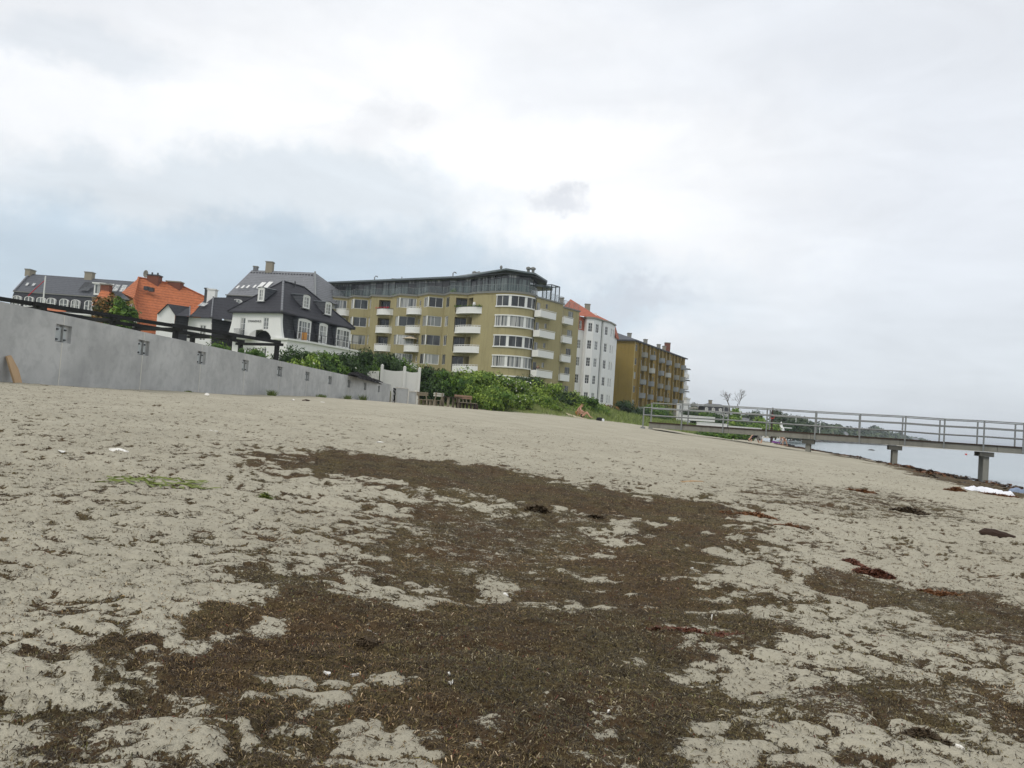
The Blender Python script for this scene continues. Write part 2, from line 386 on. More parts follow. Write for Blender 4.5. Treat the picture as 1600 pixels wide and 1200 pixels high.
class Fac:
    """a vertical facade plane: s along it, z up, n out of it"""
    def __init__(s, p0, p1):
        s.p = np.array(p0, float)[:2]; q = np.array(p1, float)[:2]; s.L = float(np.linalg.norm(q-s.p)); s.d = (q-s.p)/s.L; s.n = np.array([s.d[1], -s.d[0]])
    def W(s, a, z, n=0): q = s.p+s.d*a+s.n*n; return (q[0], q[1], z)
    def xy(s, a, n=0): q = s.p+s.d*a+s.n*n; return (q[0], q[1])
    def box(s, mb, a, b, z0, z1, n0, n1):
        return mb.hexa([s.W(a, z0, n1), s.W(b, z0, n1), s.W(b, z0, n0), s.W(a, z0, n0), s.W(a, z1, n1), s.W(b, z1, n1), s.W(b, z1, n0), s.W(a, z1, n0)])
    def wall(s, mb, a0, a1, z0, z1, ops=(), depth=.18, off=0):
        ops = [(max(o[0], a0), min(o[1], a1), o[2], o[3], (o[4] if len(o) > 4 else depth)) for o in ops if o[1] > a0 and o[0] < a1 and o[3] > z0 and o[2] < z1]
        S = sorted({a0, a1, *[o[0] for o in ops], *[o[1] for o in ops]}); Z = sorted({z0, z1, *[max(z0, o[2]) for o in ops], *[min(z1, o[3]) for o in ops]})
        for i in range(len(S)-1):
            for j in range(len(Z)-1):
                ms, mz = (S[i]+S[i+1])/2, (Z[j]+Z[j+1])/2
                if any(o[0] < ms < o[1] and o[2] < mz < o[3] for o in ops): continue
                mb.quad(s.W(S[i], Z[j], off), s.W(S[i+1], Z[j], off), s.W(S[i+1], Z[j+1], off), s.W(S[i], Z[j+1], off))
        for a, b, c, d, depth in ops:
            for q in [((a, c), (b, c)), ((b, c), (b, d)), ((b, d), (a, d)), ((a, d), (a, c))]:
                (u, v), (w, x) = q
                mb.quad(s.W(u, v, off), s.W(w, x, off), s.W(w, x, off-depth), s.W(u, v, off-depth))
def window(F, a, b, c, d, parent, nv=1, nh=0, off=-.12, frame='white_frame', glass='glass_mid', t=.07, name='window', rail=None):
    m = MB(); F.box(m, a, b, c, c+t, off, off+.06); F.box(m, a, b, d-t, d, off, off+.06)
    F.box(m, a, a+t, c+t, d-t, off, off+.06); F.box(m, b-t, b, c+t, d-t, off, off+.06)
    for i in range(nv):
        x = a+(b-a)*(i+1)/(nv+1); F.box(m, x-t*.4, x+t*.4, c+t, d-t, off+.002, off+.055)
    for i in range(nh):
        z = c+(d-c)*(i+1)/(nh+1); F.box(m, a+t, b-t, z-t*.28, z+t*.28, off+.004, off+.05)
    fr = m.build(name, frame, parent)
    g_ = MB(); g_.quad(F.W(a+.01, c+.01, off+.02), F.W(b-.01, c+.01, off+.02), F.W(b-.01, d-.01, off+.02), F.W(a+.01, d-.01, off+.02)); g_.build('pane', glass, fr)
    return fr
def strip(mb, path, z0, z1, n0, n1, F=None):
    """solid band following a plan polyline (list of xy), from n0 to n1 outwards (right-hand side of travel)"""
    P = np.array(path, float); T = np.gradient(P, axis=0); T /= np.linalg.norm(T, axis=1)[:, None]+1e-12; Nn = np.c_[T[:, 1], -T[:, 0]]
    # mitre
    for i in range(1, len(P)-1):
        a = P[i]-P[i-1]; b = P[i+1]-P[i]; a /= np.linalg.norm(a); b /= np.linalg.norm(b); na = np.array([a[1], -a[0]]); nb = np.array([b[1], -b[0]])
        q = na+nb; q /= q@q/2; Nn[i] = q
    for e, (i, j) in {0: (0, 1), -1: (-2, -1)}.items():
        a = P[j]-P[i]; a /= np.linalg.norm(a); Nn[e] = (a[1], -a[0])
    A = P+Nn*n0; B = P+Nn*n1; n = len(P)
    vs = [(x, y, z0) for x, y in A]+[(x, y, z0) for x, y in B]+[(x, y, z1) for x, y in A]+[(x, y, z1) for x, y in B]
    fs = []
    for i in range(n-1):
        fs += [(i, i+1, n+i+1, n+i), (2*n+i, 3*n+i, 3*n+i+1, 2*n+i+1), (n+i, n+i+1, 3*n+i+1, 3*n+i), (i, 2*n+i, 2*n+i+1, i+1)]
    fs += [(0, n, 3*n, 2*n), (n-1, 3*n-1, 4*n-1, 2*n-1)]
    mb.add(vs, fs); return mb

# ================================================================== GROUND
# seaweed patches: outlines traced on the sand (ground coordinates), with cover and edge softness in metres
def gpoly(pts): return np.array([G(*p)[:2] for p in pts])
PATCH = [
 (gpoly([(385, 716), (440, 709), (520, 707), (600, 712), (680, 717), (750, 724), (830, 742), (880, 756), (940, 764), (1010, 776), (1080, 780), (1150, 784), (1165, 805), (1100, 830), (1000, 822), (900, 806), (800, 790), (700, 771), (620, 760), (540, 750), (440, 738)]), 1.0, .36),
 (gpoly([(1000, 800), (1160, 790), (1165, 830), (1140, 870), (1130, 920), (1150, 960), (1165, 1010), (1150, 1080), (1180, 1140), (1200, 1320), (540, 1320), (590, 1130), (600, 1085), (500, 1065), (420, 1065), (330, 1035), (400, 960), (500, 915), (570, 930), (700, 925), (860, 925), (930, 890), (960, 850)]), 1.0, .42),
 (gpoly([(560, 835), (640, 800), (800, 790), (960, 810), (990, 850), (950, 920), (800, 930), (600, 930), (500, 915), (530, 880)]), .80, .45),
 (gpoly([(1180, 765), (1220, 757), (1330, 760), (1430, 780), (1520, 800), (1480, 812), (1380, 806), (1250, 795), (1190, 785)]), .62, .45),
 (gpoly([(1220, 905), (1330, 895), (1420, 920), (1540, 935), (1640, 960), (1640, 1030), (1500, 985), (1380, 950), (1280, 935)]), .82, .18),
 (gpoly([(1130, 900), (1260, 905), (1260, 960), (1170, 960)]), .42, .3),
 (gpoly([(1140, 800), (1300, 810), (1300, 900), (1120, 900)]), .36, .5),
 (gpoly([(1190, 1090), (1330, 1060), (1480, 1080), (1640, 1120), (1640, 1170), (1420, 1150), (1250, 1150)]), .75, .12),
 (gpoly([(1400, 960), (1660, 1000), (1660, 1080), (1440, 1040)]), .55, .2),
 (gpoly([(-40, 1150), (120, 1140), (330, 1170), (520, 1150), (560, 1190), (560, 1260), (-60, 1260)]), .52, .15),
 (gpoly([(60, 1000), (300, 1010), (340, 1070), (120, 1060)]), .42, .25),
 (gpoly([(90, 765), (330, 765), (350, 790), (120, 790)]), .30, .5),
 (gpoly([(240, 900), (430, 850), (540, 890), (400, 980), (280, 980)]), .52, .4),
]
PATCH += [(gpoly([(1385, 726), (1440, 731), (1500, 743), (1570, 760), (1610, 772), (1600, 779), (1500, 756), (1430, 742)]), .95, .5), (gpoly([(1228, 693.5), (1290, 702), (1380, 719), (1386, 724), (1290, 707.5), (1228, 698)]), .9, .6)]
def wrack(x, y):
    """thin tide wrack close to the water's edge"""
    cx = coastx(y); t = cx-x; k = fbm(x*.35, y*.22, 3, 77)
    a = np.exp(-((t-1.1-1.2*fbm(x*0, y*.25, 2, 5))/.75)**2)*sst(.28, .42, k)
    b = np.exp(-((t-3.4-2.2*fbm(x*0, y*.18, 2, 8))/.8)**2)*sst(.42, .56, k)
    return np.maximum(a, b)*sst(14, 22, y)
def cover(x, y):
    w = (fbm(x*1.1, y*1.1, 4, 31)-.5); w2 = fbm(x*5, y*6, 3, 33)-.5
    A, B = pillows(x, y)
    D = .405+.05*(1-sst(3, 9, y))-.19*sst(7, 17, y)-.10*sst(18, 40, y)-.03*sst(-1, -9, x)
    D = D+.22*(fbm(x*.8, y*1.2, 3, 41)-.5)*(1-.6*sst(9, 30, y))
    val = (np.exp(-(A/.30)**2)*.50+np.exp(-(B/.22)**2)*.22-.22)*(1-.75*sst(12, 30, y))  # weed caught in the creases, thickened to paint in their shade
    D = D+val*1.0
    for P, v, soft in PATCH:
        near = (x > P[:, 0].min()-3) & (x < P[:, 0].max()+3) & (y > P[:, 1].min()-3) & (y < P[:, 1].max()+3)
        if not near.any(): continue
        xx, yy = x[near], y[near]; d, _ = seg_sd(xx, yy, P, True)
        inside = np.zeros(xx.shape, bool); n = len(P)
        for i in range(n):
            a, b = P[i], P[(i+1) % n]; c = ((a[1] > yy) != (b[1] > yy)) & (xx < (b[0]-a[0])*(yy-a[1])/(b[1]-a[1]+1e-12)+a[0]); inside ^= c
        s = np.where(inside, d, -d)+(w[near]*2.4+w2[near]*3.4)*soft*1.1
        D[near] = np.maximum(D[near], D[near]+(v-D[near])*sst(-soft*1.1, soft*.8, s))
    D = np.maximum(D, .24*(1-.62*sst(7, 24, y))*(y < 60)+.10*(fbm(x*6, y*7, 2, 91)-.5)*(1-sst(9, 20, y)))
    D = np.maximum(D, wrack(x, y)*.95)
    D = np.clip(D, 0, 1); D0 = D; fl = .215*(1-.62*sst(7, 24, y)); return np.clip(np.maximum(fl*(D0 > .05), D-((A-.60)*2.4+(B-.55)*1.1)*D*(1-D)*(1-.7*sst(12, 30, y))), 0, 1)
def sheet():
    Yr = np.concatenate([np.linspace(-20, 1.2, 12), np.geomspace(1.5, 95, 560), np.geomspace(99, 9000, 120)])
    c = np.linspace(-1, 1, 861); W = 5.5+.95*np.maximum(Yr, 0)
    X = c[None, :]*W[:, None]; Y = np.repeat(Yr[:, None], len(c), 1)
    x = X.ravel(); y = Y.ravel(); z = H(x, y)
    nr, nc = X.shape; i = np.arange(nr-1)[:, None]*nc+np.arange(nc-1)[None, :]
    Fq = np.stack([i, i+1, i+nc+1, i+nc], -1).reshape(-1, 4)
    m, g, b, v = newmat('sand')
    cov = g.n('ShaderNodeAttribute', attribute_name='cover').outputs['Fac']; gr = g.n('ShaderNodeAttribute', attribute_name='green').outputs['Fac']
    wet = g.n('ShaderNodeAttribute', attribute_name='wet').outputs['Fac']
    n1 = g.noise(v, .8, 6, .6); n2 = g.noise(v, 14, 6, .65); n3 = g.noise(v, 130, 3, .6)
    sand = g.mix(g.ramp(n1, .3, .7), (.375, .346, .264), (.452, .420, .324))
    sand = g.mix(g.ramp(n2, .35, .7, 0, .45), sand, (.32, .287, .22))
    sand = g.mix(g.ramp(n3, .60, .75, 0, .6), sand, (.20, .165, .12))
    # seaweed flecks, also painted crease shade: thin curled fragments from stretched, distorted noise
    f1 = g.noise(g.vmap(v, (1, 1.5, 1), (0, 0, .35)), 17, 7, .68, .9); f2 = g.noise(g.vmap(v, (1.6, 1, 1), (0, 0, -.5)), 42, 5, .65, 1.2)
    f = g.m('ADD', g.m('MULTIPLY', f1, .6), g.m('MULTIPLY', f2, .4))
    th = g.m('SUBTRACT', .655, g.m('MULTIPLY', cov, .32))
    mask = g.ramp(g.m('SUBTRACT', f, th), -.012, .020); n4 = g.noise(v, 48, 4, .65)
    c1 = g.noise(v, 75, 5, .75); c2 = g.noise(v, 1.7, 5, .6); c3 = g.noise(v, 160, 3, .7)
    wd = g.mix(g.ramp(c1, .38, .62), (.044, .032, .016), (.145, .112, .050))
    wd = g.mix(g.ramp(c2, .40, .62, 0, .75), wd, (.085, .050, .026)); wd = g.mix(g.ramp(g.noise(v, 5, 4, .6), .50, .66, 0, .6), wd, (.030, .021, .013))
    wd = g.mix(g.ramp(c3, .60, .70, 0, .75), wd, (.30, .255, .16))
    c = g.mix(mask, sand, wd)
    grc = g.mix(g.noise(v, 3, 6, .7), (.07, .10, .02), (.20, .22, .07))
    c = g.mix(gr, c, grc)
    c = g.mix(wet, c, (.10, .085, .06))
    g.L.new(c, b.inputs['Base Color']); b.inputs['Specular IOR Level'].default_value = .2
    g.put(b.inputs['Roughness'], g.m('SUBTRACT', .95, g.m('MULTIPLY', wet, .55)))
    hgt = g.m('ADD', g.m('ADD', g.m('MULTIPLY', n2, .036), g.m('MULTIPLY', n4, .012)), g.m('ADD', g.m('MULTIPLY', n3, .004), g.m('MULTIPLY', mask, g.m('MULTIPLY', c1, .012))))
    bump(g, b, hgt, .85, 1.0)
    o = npmesh('beach', np.c_[x, y, z], Fq, m, smooth=True)
    def attr(nm, val): a = o.data.attributes.new(nm, 'FLOAT', 'POINT'); a.data.foreach_set('value', val.astype(np.float32))
    hs = hsm(x, y)
    dF, sF = seg_sd(x, y, FOOT); g1 = (sF > 0)*sst(-.2, 1.2, dF+(fbm(x*.8, y*.8, 3, 5)-.5)*2.5)
    far = sst(1.2, 2.2, hs)*sst(150, 260, y); g2 = ((wallx(y)-x) > .4)*(y < 67)
    attr('cover', cover(x, y)*(y < 160)); attr('green', np.clip(np.maximum(np.maximum(g1, far), g2), 0, 1)*(hs > .35))
    attr('wet', sst(.10, .02, hs)*.8)
    tag(o, kind='structure'); return o
beach = sheet()

def sea():
    m, g, b, v = newmat('sea_water')
    n = g.noise(g.vmap(v, (1, .35, 1), (0, 0, .25)), 1.3, 6, .6, .4); n2 = g.noise(g.vmap(v, (1, .5, 1)), .06, 4, .5)
    g.put(b.inputs['Base Color'], g.mix(g.ramp(n2, .4, .62), (.19, .245, .265), (.235, .285, .30))); b.inputs['Roughness'].default_value = .16
    b.inputs['Specular IOR Level'].default_value = .5; bump(g, b, n, .22, .06)
    V = [(-60, -60, 0), (9000, -60, 0), (9000, 12000, 0), (-60, 12000, 0)]
    o = npmesh('sea', np.array(V, float), np.array([[0, 1, 2, 3]]), m); tag(o, kind='structure')
sea()

def strands():
    """loose seaweed and dry grass fragments lying on the sand, one mass nobody could count"""
    N = 1250000
    y = np.exp(RNG.uniform(math.log(1.7), math.log(26), N)); x = RNG.uniform(-1, 1, N)*(1.2+.74*y)
    D = cover(x, y); keep = RNG.random(N) < np.clip(D, .0, 1)**1.6*.62+.015
    x, y, D = x[keep], y[keep], D[keep]; n = len(x)
    L = RNG.gamma(1.8, .0062, n)*(1+.07*y)+.004; w = RNG.uniform(.0007, .0019, n)*(1+.12*y)
    a = RNG.uniform(0, 2*np.pi, n); bend = RNG.normal(0, .9, n)
    z = H(x, y); lift = RNG.gamma(1.5, .0020, n)
    a2 = a+bend; p0 = np.c_[x-np.cos(a)*L/2, y-np.sin(a)*L/2, z+.002+lift*RNG.random(n)]; p1 = np.c_[x, y, z+.005+lift*1.4]
    p2 = np.c_[x+np.cos(a2)*L/2, y+np.sin(a2)*L/2, z+.002+lift*RNG.random(n)]
    q = np.c_[-np.sin(a), np.cos(a), RNG.normal(0, .3, n)]*w[:, None]; q2 = np.c_[-np.sin(a2), np.cos(a2), RNG.normal(0, .5, n)]*w[:, None]
    V = np.stack([p0-q*.4, p0+q*.4, p1+q, p1-q, p2+q2*.3, p2-q2*.3], 1).reshape(-1, 3)
    k = np.arange(n)[:, None]*6; Fq = np.concatenate([k+np.array([[0, 1, 2, 3]]), k+np.array([[3, 2, 4, 5]])], 1).reshape(-1, 4)
    pal = np.array([(.026, .019, .011), (.050, .036, .019), (.080, .060, .028), (.13, .102, .045), (.21, .17, .085), (.36, .31, .21), (.12, .035, .018), (.11, .105, .03)])
    pr = np.array([.17, .25, .24, .17, .09, .03, .012, .04]); ci = RNG.choice(len(pal), n, p=pr/pr.sum())
    cl = .55+.9*fbm(x*2.2, y*2.8, 4, 71)[:, None]; warm = np.array([1.12, .95, .85]); wm = sst(.45, .62, fbm(x*.8, y*.9, 3, 72))[:, None]
    c = pal[ci]*RNG.uniform(.7, 1.3, (n, 1))*cl*(1-wm+wm*warm); c = np.repeat(c, 2, 0)
    o = npmesh('seaweed', V, Fq, 'seaweed_strands', col=c)
    tag(o, 'matted brown seaweed and dry eelgrass scattered over the trampled sand', 'seaweed', kind='stuff')
strands()

# ------------------------------------------------------------------ leaves
def leaf_geo(blobs, n, size, seed=0, flat=.5, shell=.35, gap=.46, droop=0):
    """n small leaf faces through the volume of several ellipsoids, thinned by noise so gaps show"""
    r = np.random.default_rng(seed); B = np.array(blobs, float); vol = B[:, 3]*B[:, 4]*B[:, 5]; vol = vol**.7
    i = r.choice(len(B), n, p=vol/vol.sum()); u = r.normal(size=(n, 3)); u /= np.linalg.norm(u, axis=1)[:, None]
    rad = r.uniform(shell, 1, n)**(.45); bump_ = 1+.28*(vn(u[:, 0]*2.3+i*7, u[:, 1]*2.3+u[:, 2]*3, seed)-.5)*2
    P = B[i, :3]+u*(rad*bump_)[:, None]*B[i, 3:6]
    s0 = B[:, 3:6].mean()*.45
    nz = vn(P[:, 0]/s0+P[:, 2]/s0*.7, P[:, 1]/s0-P[:, 2]/s0*.6, seed+3); k = (nz > gap*r.uniform(.35, 1.0, n)) ; P = P[k]; u = u[k]; nz = nz[k]; n = len(P)
    nn = u+r.normal(0, .7, (n, 3)); nn[:, 2] += flat; nn /= np.linalg.norm(nn, axis=1)[:, None]
    t = np.cross(nn, r.normal(size=(n, 3))); t /= np.linalg.norm(t, axis=1)[:, None]; t[:, 2] -= droop; b = np.cross(nn, t)
    s = size*r.uniform(.6, 1.4, n)[:, None]; V = np.stack([P-t*s, P-b*s*.45, P+t*s, P+b*s*.45], 1).reshape(-1, 3)
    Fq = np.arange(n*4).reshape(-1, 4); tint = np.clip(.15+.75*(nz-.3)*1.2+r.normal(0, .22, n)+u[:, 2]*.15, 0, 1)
    return V, Fq, tint
def core_geo(blobs, k=.72, seed=0):
    V = []; Fq = []
    for bi, (x, y, z, a, b, c) in enumerate(blobs):
        nu, nv = 14, 9; base = len(V)
        for j in range(nv+1):
            for i in range(nu):
                th = math.pi*j/nv; ph = 2*math.pi*i/nu; d = (math.sin(th)*math.cos(ph), math.sin(th)*math.sin(ph), math.cos(th))
                q = k*(.85+.3*float(vn(np.array([d[0]*2+bi*3]), np.array([d[1]*2+d[2]*2]), seed)[0]))
                V.append((x+d[0]*a*q, y+d[1]*b*q, z+d[2]*c*q))
        for j in range(nv):
            for i in range(nu): Fq.append((base+j*nu+i, base+j*nu+(i+1) % nu, base+(j+1)*nu+(i+1) % nu, base+(j+1)*nu+i))
    return np.array(V), np.array(Fq)
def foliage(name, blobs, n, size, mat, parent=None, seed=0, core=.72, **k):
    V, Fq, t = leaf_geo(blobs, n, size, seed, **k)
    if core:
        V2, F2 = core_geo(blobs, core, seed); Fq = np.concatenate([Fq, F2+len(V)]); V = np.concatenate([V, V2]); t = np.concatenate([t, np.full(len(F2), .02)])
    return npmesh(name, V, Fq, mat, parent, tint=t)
def tree(name, label, base, h, w, mat, n=900, size=.35, group=None, seed=0, cat='tree', trunk=.35, lobes=7, cz=.5):
    x, y, z = base; root = thing(name, label, cat, base, group); r = random.Random(seed)
    m = MB(); m.tube([(x, y, z-.3), (x+w*.02, y, z+h*trunk*.6), (x, y, z+h*.75)], [h*.028+.06, h*.02+.04, .03], 7)
    bl = [(x, y, z+h*(trunk+(1-trunk)*cz), w*.36, w*.36, h*(1-trunk)*.42)]
    for i in range(lobes):
        a = r.uniform(0, 6.28); q = r.uniform(.3, 1); zz = z+h*(trunk+.08+(1-trunk)*r.uniform(.05, .78)); k = 1-.45*(zz-z)/h
        bl.append((x+math.cos(a)*w*.27*q*k*1.3, y+math.sin(a)*w*.27*q*k*1.3, zz, w*r.uniform(.15, .24)*k*1.3, w*r.uniform(.15, .24)*k*1.3, h*(1-trunk)*r.uniform(.14, .22)))
        m.tube([(x, y, z+h*trunk*.8), (bl[-1][0], bl[-1][1], bl[-1][2])], [h*.012+.03, .02], 5)
    m.build('trunk', 'bark', root); foliage('crown', bl, n, size, mat, root, seed, core=.6); return root

# ================================================================== CONCRETE SEA WALL
FW = Fac(WA, WB)
WTOP = 3.36
def sea_wall():
    # joints measured along the wall
    jx = [84, 218, 315, 387, 441, 484, 519, 549, 573.5, 594]
    js = []
    for px in jx:
        d = ray(px, 560); t = (FW.p@FW.n)/(d[:2]@FW.n); P = d*t; js.append(float((P[:2]-FW.p)@FW.d))
    k = np.polyfit(np.arange(10), js, 1); step, s0 = float(k[0]), float(k[1]); js = [s0+step*i for i in range(10)]
    print('wall step', step, s0)
    root = thing('concrete_wall', 'long grey concrete sea wall of tall precast panels with bolt pockets along the sand', 'wall', (*FW.xy(0), 1.2))
    ends = [s0-3*step, s0-2*step, s0-step]+js+[FW.L+4.6]
    for i in range(len(ends)-1):
        a, b = ends[i]+.012, ends[i+1]-.012; m = MB(); pk = (.42, .74, 2.40, 2.98)   # pocket: half at each side of a joint
        ops = [(a-.01, a+.36, 2.62, 3.09), (b-.30, b+.01, 2.62, 3.09)]
        if i == len(ends)-2: ops = ops[:1]
        FW.wall(m, a, b, .6, WTOP, ops, depth=.09); m2 = m
        for o in ops: m.quad(FW.W(max(o[0], a), 2.62, -.09), FW.W(min(o[1], b), 2.62, -.09), FW.W(min(o[1], b), 3.09, -.09), FW.W(max(o[0], a), 3.09, -.09))
        m.quad(FW.W(a, WTOP, 0), FW.W(b, WTOP, 0), FW.W(b, WTOP, -.2), FW.W(a, WTOP, -.2)); m.quad(FW.W(a, .6, -.2), FW.W(b, .6, -.2), FW.W(b, WTOP, -.2), FW.W(a, WTOP, -.2))
        m.quad(FW.W(a, .6, 0), FW.W(a, WTOP, 0), FW.W(a, WTOP, -.2), FW.W(a, .6, -.2)); m.quad(FW.W(b, .6, 0), FW.W(b, WTOP, 0), FW.W(b, WTOP, -.2), FW.W(b, .6, -.2))
        m.build('panel', 'wall_concrete', root)
    m = MB()
    for s in ends[1:-1]: FW.box(m, s-.013, s+.013, .6, 2.61, -.06, .006); FW.box(m, s-.013, s+.013, 3.10, WTOP-.01, -.06, .006)
    m.build('joint_seal', 'stone_white', root)
    for s in js+[ends[2]]:
        m = MB(); FW.box(m, s-.27, s+.20, 2.64, 3.02, -.088, -.05); pl = m.build('bolt_plate', 'plate_steel', root)
        m = MB()
        for ds in (-.20, .14):
            for z in (2.69, 2.96): FW.box(m, s+ds-.028, s+ds+.028, z-.022, z+.022, -.05, -.012)
        m.build('bolt', 'dark_metal', pl)
    return js, step
JS, STEP = sea_wall()
# low end of the wall: graffiti panel, capped grey wall and the white fence above it
def wall_end():
    sE = FW.L+4.6
    e = np.array(FW.xy(sE)); A = e+np.array([-.2, 1.2])
    P0 = at(613, 615, A[1])[:2]; P1 = at(628, 615, 63.6)[:2]; P2 = at(652, 615, 64.2)[:2]
    F = Fac(P0, at(622, 615, 64.2)[:2]); z0 = 1.6
    r = thing('graffiti_slab', 'short white slab with black scribbled graffiti at the end of the concrete wall', 'slab', (*P0, z0))
    m = MB(); F.box(m, 0, F.L, z0, 3.15, -.12, 0); m.build('slab', 'white_render', r)
    g_ = MB(); rr = random.Random(5); L = F.L
    for pts in [[(.15, 2.95), (.5, 2.7), (.75, 2.35), (.6, 2.0), (.25, 1.85)], [(.1, 3.1), (.45, 3.05), (.9, 2.7)], [(.9, 3.05), (.85, 2.5), (.95, 1.9)], [(.3, 2.6), (.45, 2.3), (.3, 2.1)], [(.2, 1.86), (.9, 1.84)], [(.55, 3.1), (.6, 2.85), (.8, 2.95), (.7, 3.1)]]:
        for (a, b), (c, d) in zip(pts, pts[1:]): F_a = F.W(a*L, b, .012); F_b = F.W(c*L, d, .012); g_.bar(F_a, F_b, .02, .11, up=(F.n[0], F.n[1], 0)) if False else g_.bar(F_a, F_b, .13, .02, up=(F.n[0], F.n[1], 0))
    g_.build('graffiti', 'black_wood', r)
    F2 = Fac(at(620.5, 615, 63.4)[:2], at(652.5, 615, 64.8)[:2])
    r = thing('capped_wall', 'low grey rendered wall with pale cap and posts below the white fence', 'wall', (*F2.xy(0), z0))
    m = MB(); F2.box(m, 0, F2.L*.52, z0, 3.15, -.2, 0); F2.box(m, F2.L*.56, F2.L*.93, z0, 2.95, -.2, -.02); m.build('wall', 'wall_concrete', r)
    m = MB(); F2.box(m, -.03, F2.L*.50, 3.152, 3.22, -.24, .05); F2.box(m, F2.L*.585, F2.L*.93, 2.952, 3.0, -.24, .05); m.build('cap', 'stone_white', r)
    m = MB(); F2.box(m, F2.L*.52+.003, F2.L*.56-.003, z0, 3.12, -.25, .05); m.build('post', 'stone_white', r)
    m = MB(); F2.box(m, F2.L*.935, F2.L, z0, 3.1, -.25, .05); m.build('post', 'stone_white', r)
    # fence with scalloped top
    F3 = Fac(at(596, 590, 64.6)[:2], at(654, 600, 65.4)[:2]); r = thing('white_fence', 'white board fence with sagging scalloped top edge and tall posts', 'fence', (*F3.xy(0), 2.2))
    px = [0, F3.L*.60, F3.L*1.0]
    F3b = Fac((F3.p[0]-9, F3.p[1]-1.0), F3.p)
    for F_, spans in ((F3, [(0, F3.L*.60), (F3.L*.60, F3.L)]), (F3b, [(F3b.L*.25, F3b.L*.62), (F3b.L*.62, F3b.L-.1)])):
        for a, b in spans:
            m = MB(); n = int((b-a)/.12); zt = 4.62 if F_ is F3 else 4.45
            for i in range(n):
                s = a+.1+(b-a-.2)*(i+.5)/n; t = (i+.5)/n; top = zt-.08*math.sin(math.pi*t); F_.box(m, s-.052, s+.052, 2.2, top, -.04, -.015)
            F_.box(m, a+.05, b-.05, 3.2, 3.3, -.08, -.042); m.build('board_panel', 'fence_white', r)
    for F_, s in ((F3, 0), (F3, F3.L*.6), (F3, F3.L), (F3b, F3b.L*.25), (F3b, F3b.L*.62)):
        m = MB(); z1 = 4.92 if F_ is F3 else 4.75; F_.box(m, s-.11, s+.11, 1.8, z1, -.14, .08); m.add([F_.W(s-.13, z1, .1), F_.W(s+.13, z1, .1), F_.W(s+.13, z1, -.16), F_.W(s-.13, z1, -.16), F_.W(s, z1+.12, -.03)], [(0, 1, 4), (1, 2, 4), (2, 3, 4), (3, 0, 4)]); m.build('post', 'fence_white', r)
    # dark covered pile on top behind the wall
    m = MB(); a = at(550, 582, 50)[:2]; b = at(592, 588, 60.5)[:2]; n = 22; V = []
    for i in range(n+1):
        t = i/n; p = np.array(a)*(1-t)+np.array(b)*t; h = .30*math.sin(math.pi*min(1, t*1.4+.05))**.5+.14*math.sin(i*1.9)+.1 if t < .7 else .30+.08*math.sin(i*2.3)
        for j, (o, k) in enumerate([(.5, 0), (.35, .7), (0, 1), (-.35, .75), (-.6, 0)]): V.append((p[0]+o*.9, p[1], 3.22+max(.08, h)*k))
    m.add(V, [(i*5+j, i*5+j+1, (i+1)*5+j+1, (i+1)*5+j) for i in range(n) for j in range(4)])
    tag(m.build('covered_pile', 'sheet_black', None), 'crumpled black plastic sheet over a low pile behind the wall top', 'tarp')
wall_end()
def plank():
    b = G(29, 599); base = np.array([b[0], b[1], 0]); F = FW; s = float((b[:2]-F.p)@F.d); z = H1(*F.xy(s, .45))-.05
    root = thing('leaning_plank', 'weathered brown plank leaning upright against the grey wall', 'plank', (*F.xy(s, .4), z))
    m = MB(); P = [((-.12, 0), .36), ((.14, 0), .36), ((.13, .38), .22), ((.03, .70), .07), ((-.12, .66), .08), ((-.16, .36), .23)]
    f = [F.W(s+a, z+q, n) for (a, q), n in P]; bk = [F.W(s+a, z+q, n-.05) for (a, q), n in P]; k = len(P)
    m.add(f+bk, [tuple(range(k)), tuple(range(k, 2*k))[::-1]]+[(i, (i+1) % k, k+(i+1) % k, k+i) for i in range(k)]); m.build('board', 'plank_wood', root)
plank()

# ------------------------------------------------------------------ PERGOLA behind the wall
def pergola():
    zt = 4.36; P1 = at(433, 540, 38.2)[:2]; P0 = at(62, 480, 28.4)[:2]; d = (P1-P0); L = np.linalg.norm(d); d /= L; nb = np.array([-d[1], d[0]])
    F = Fac(P0-d*L/4*1.3, P1+d*.1); tot = F.L; s0 = L/4*1.3
    r = thing('pergola', 'black timber pergola with double beams standing behind the concrete wall', 'pergola', (*F.xy(s0), 2.9))
    for row, off in ((0, 0), (1, -2.5)):
        for k in range(-1, 5):
            s = s0+L/4*k
            m = MB(); F.box(m, s-.085, s+.085, 2.6, zt-.27, off-.085, off+.085); m.build('post', 'black_wood', r)
            if k < 4:
                m = MB(); F.box(m, s-.22, s+L/4+.30, zt-.15+(.004 if k % 2 else 0), zt-(.003 if k % 2 else 0), off-.06-.125*(k % 2), off+.06-.125*(k % 2)); m.build('beam', 'black_wood', r)
    for k in range(-1, 5):
        s = s0+L/4*k; m = MB(); F.box(m, s-.075, s+.075, zt-.28, zt-.155, -2.8, .34); m.build('cross_beam', 'black_wood', r)
pergola()

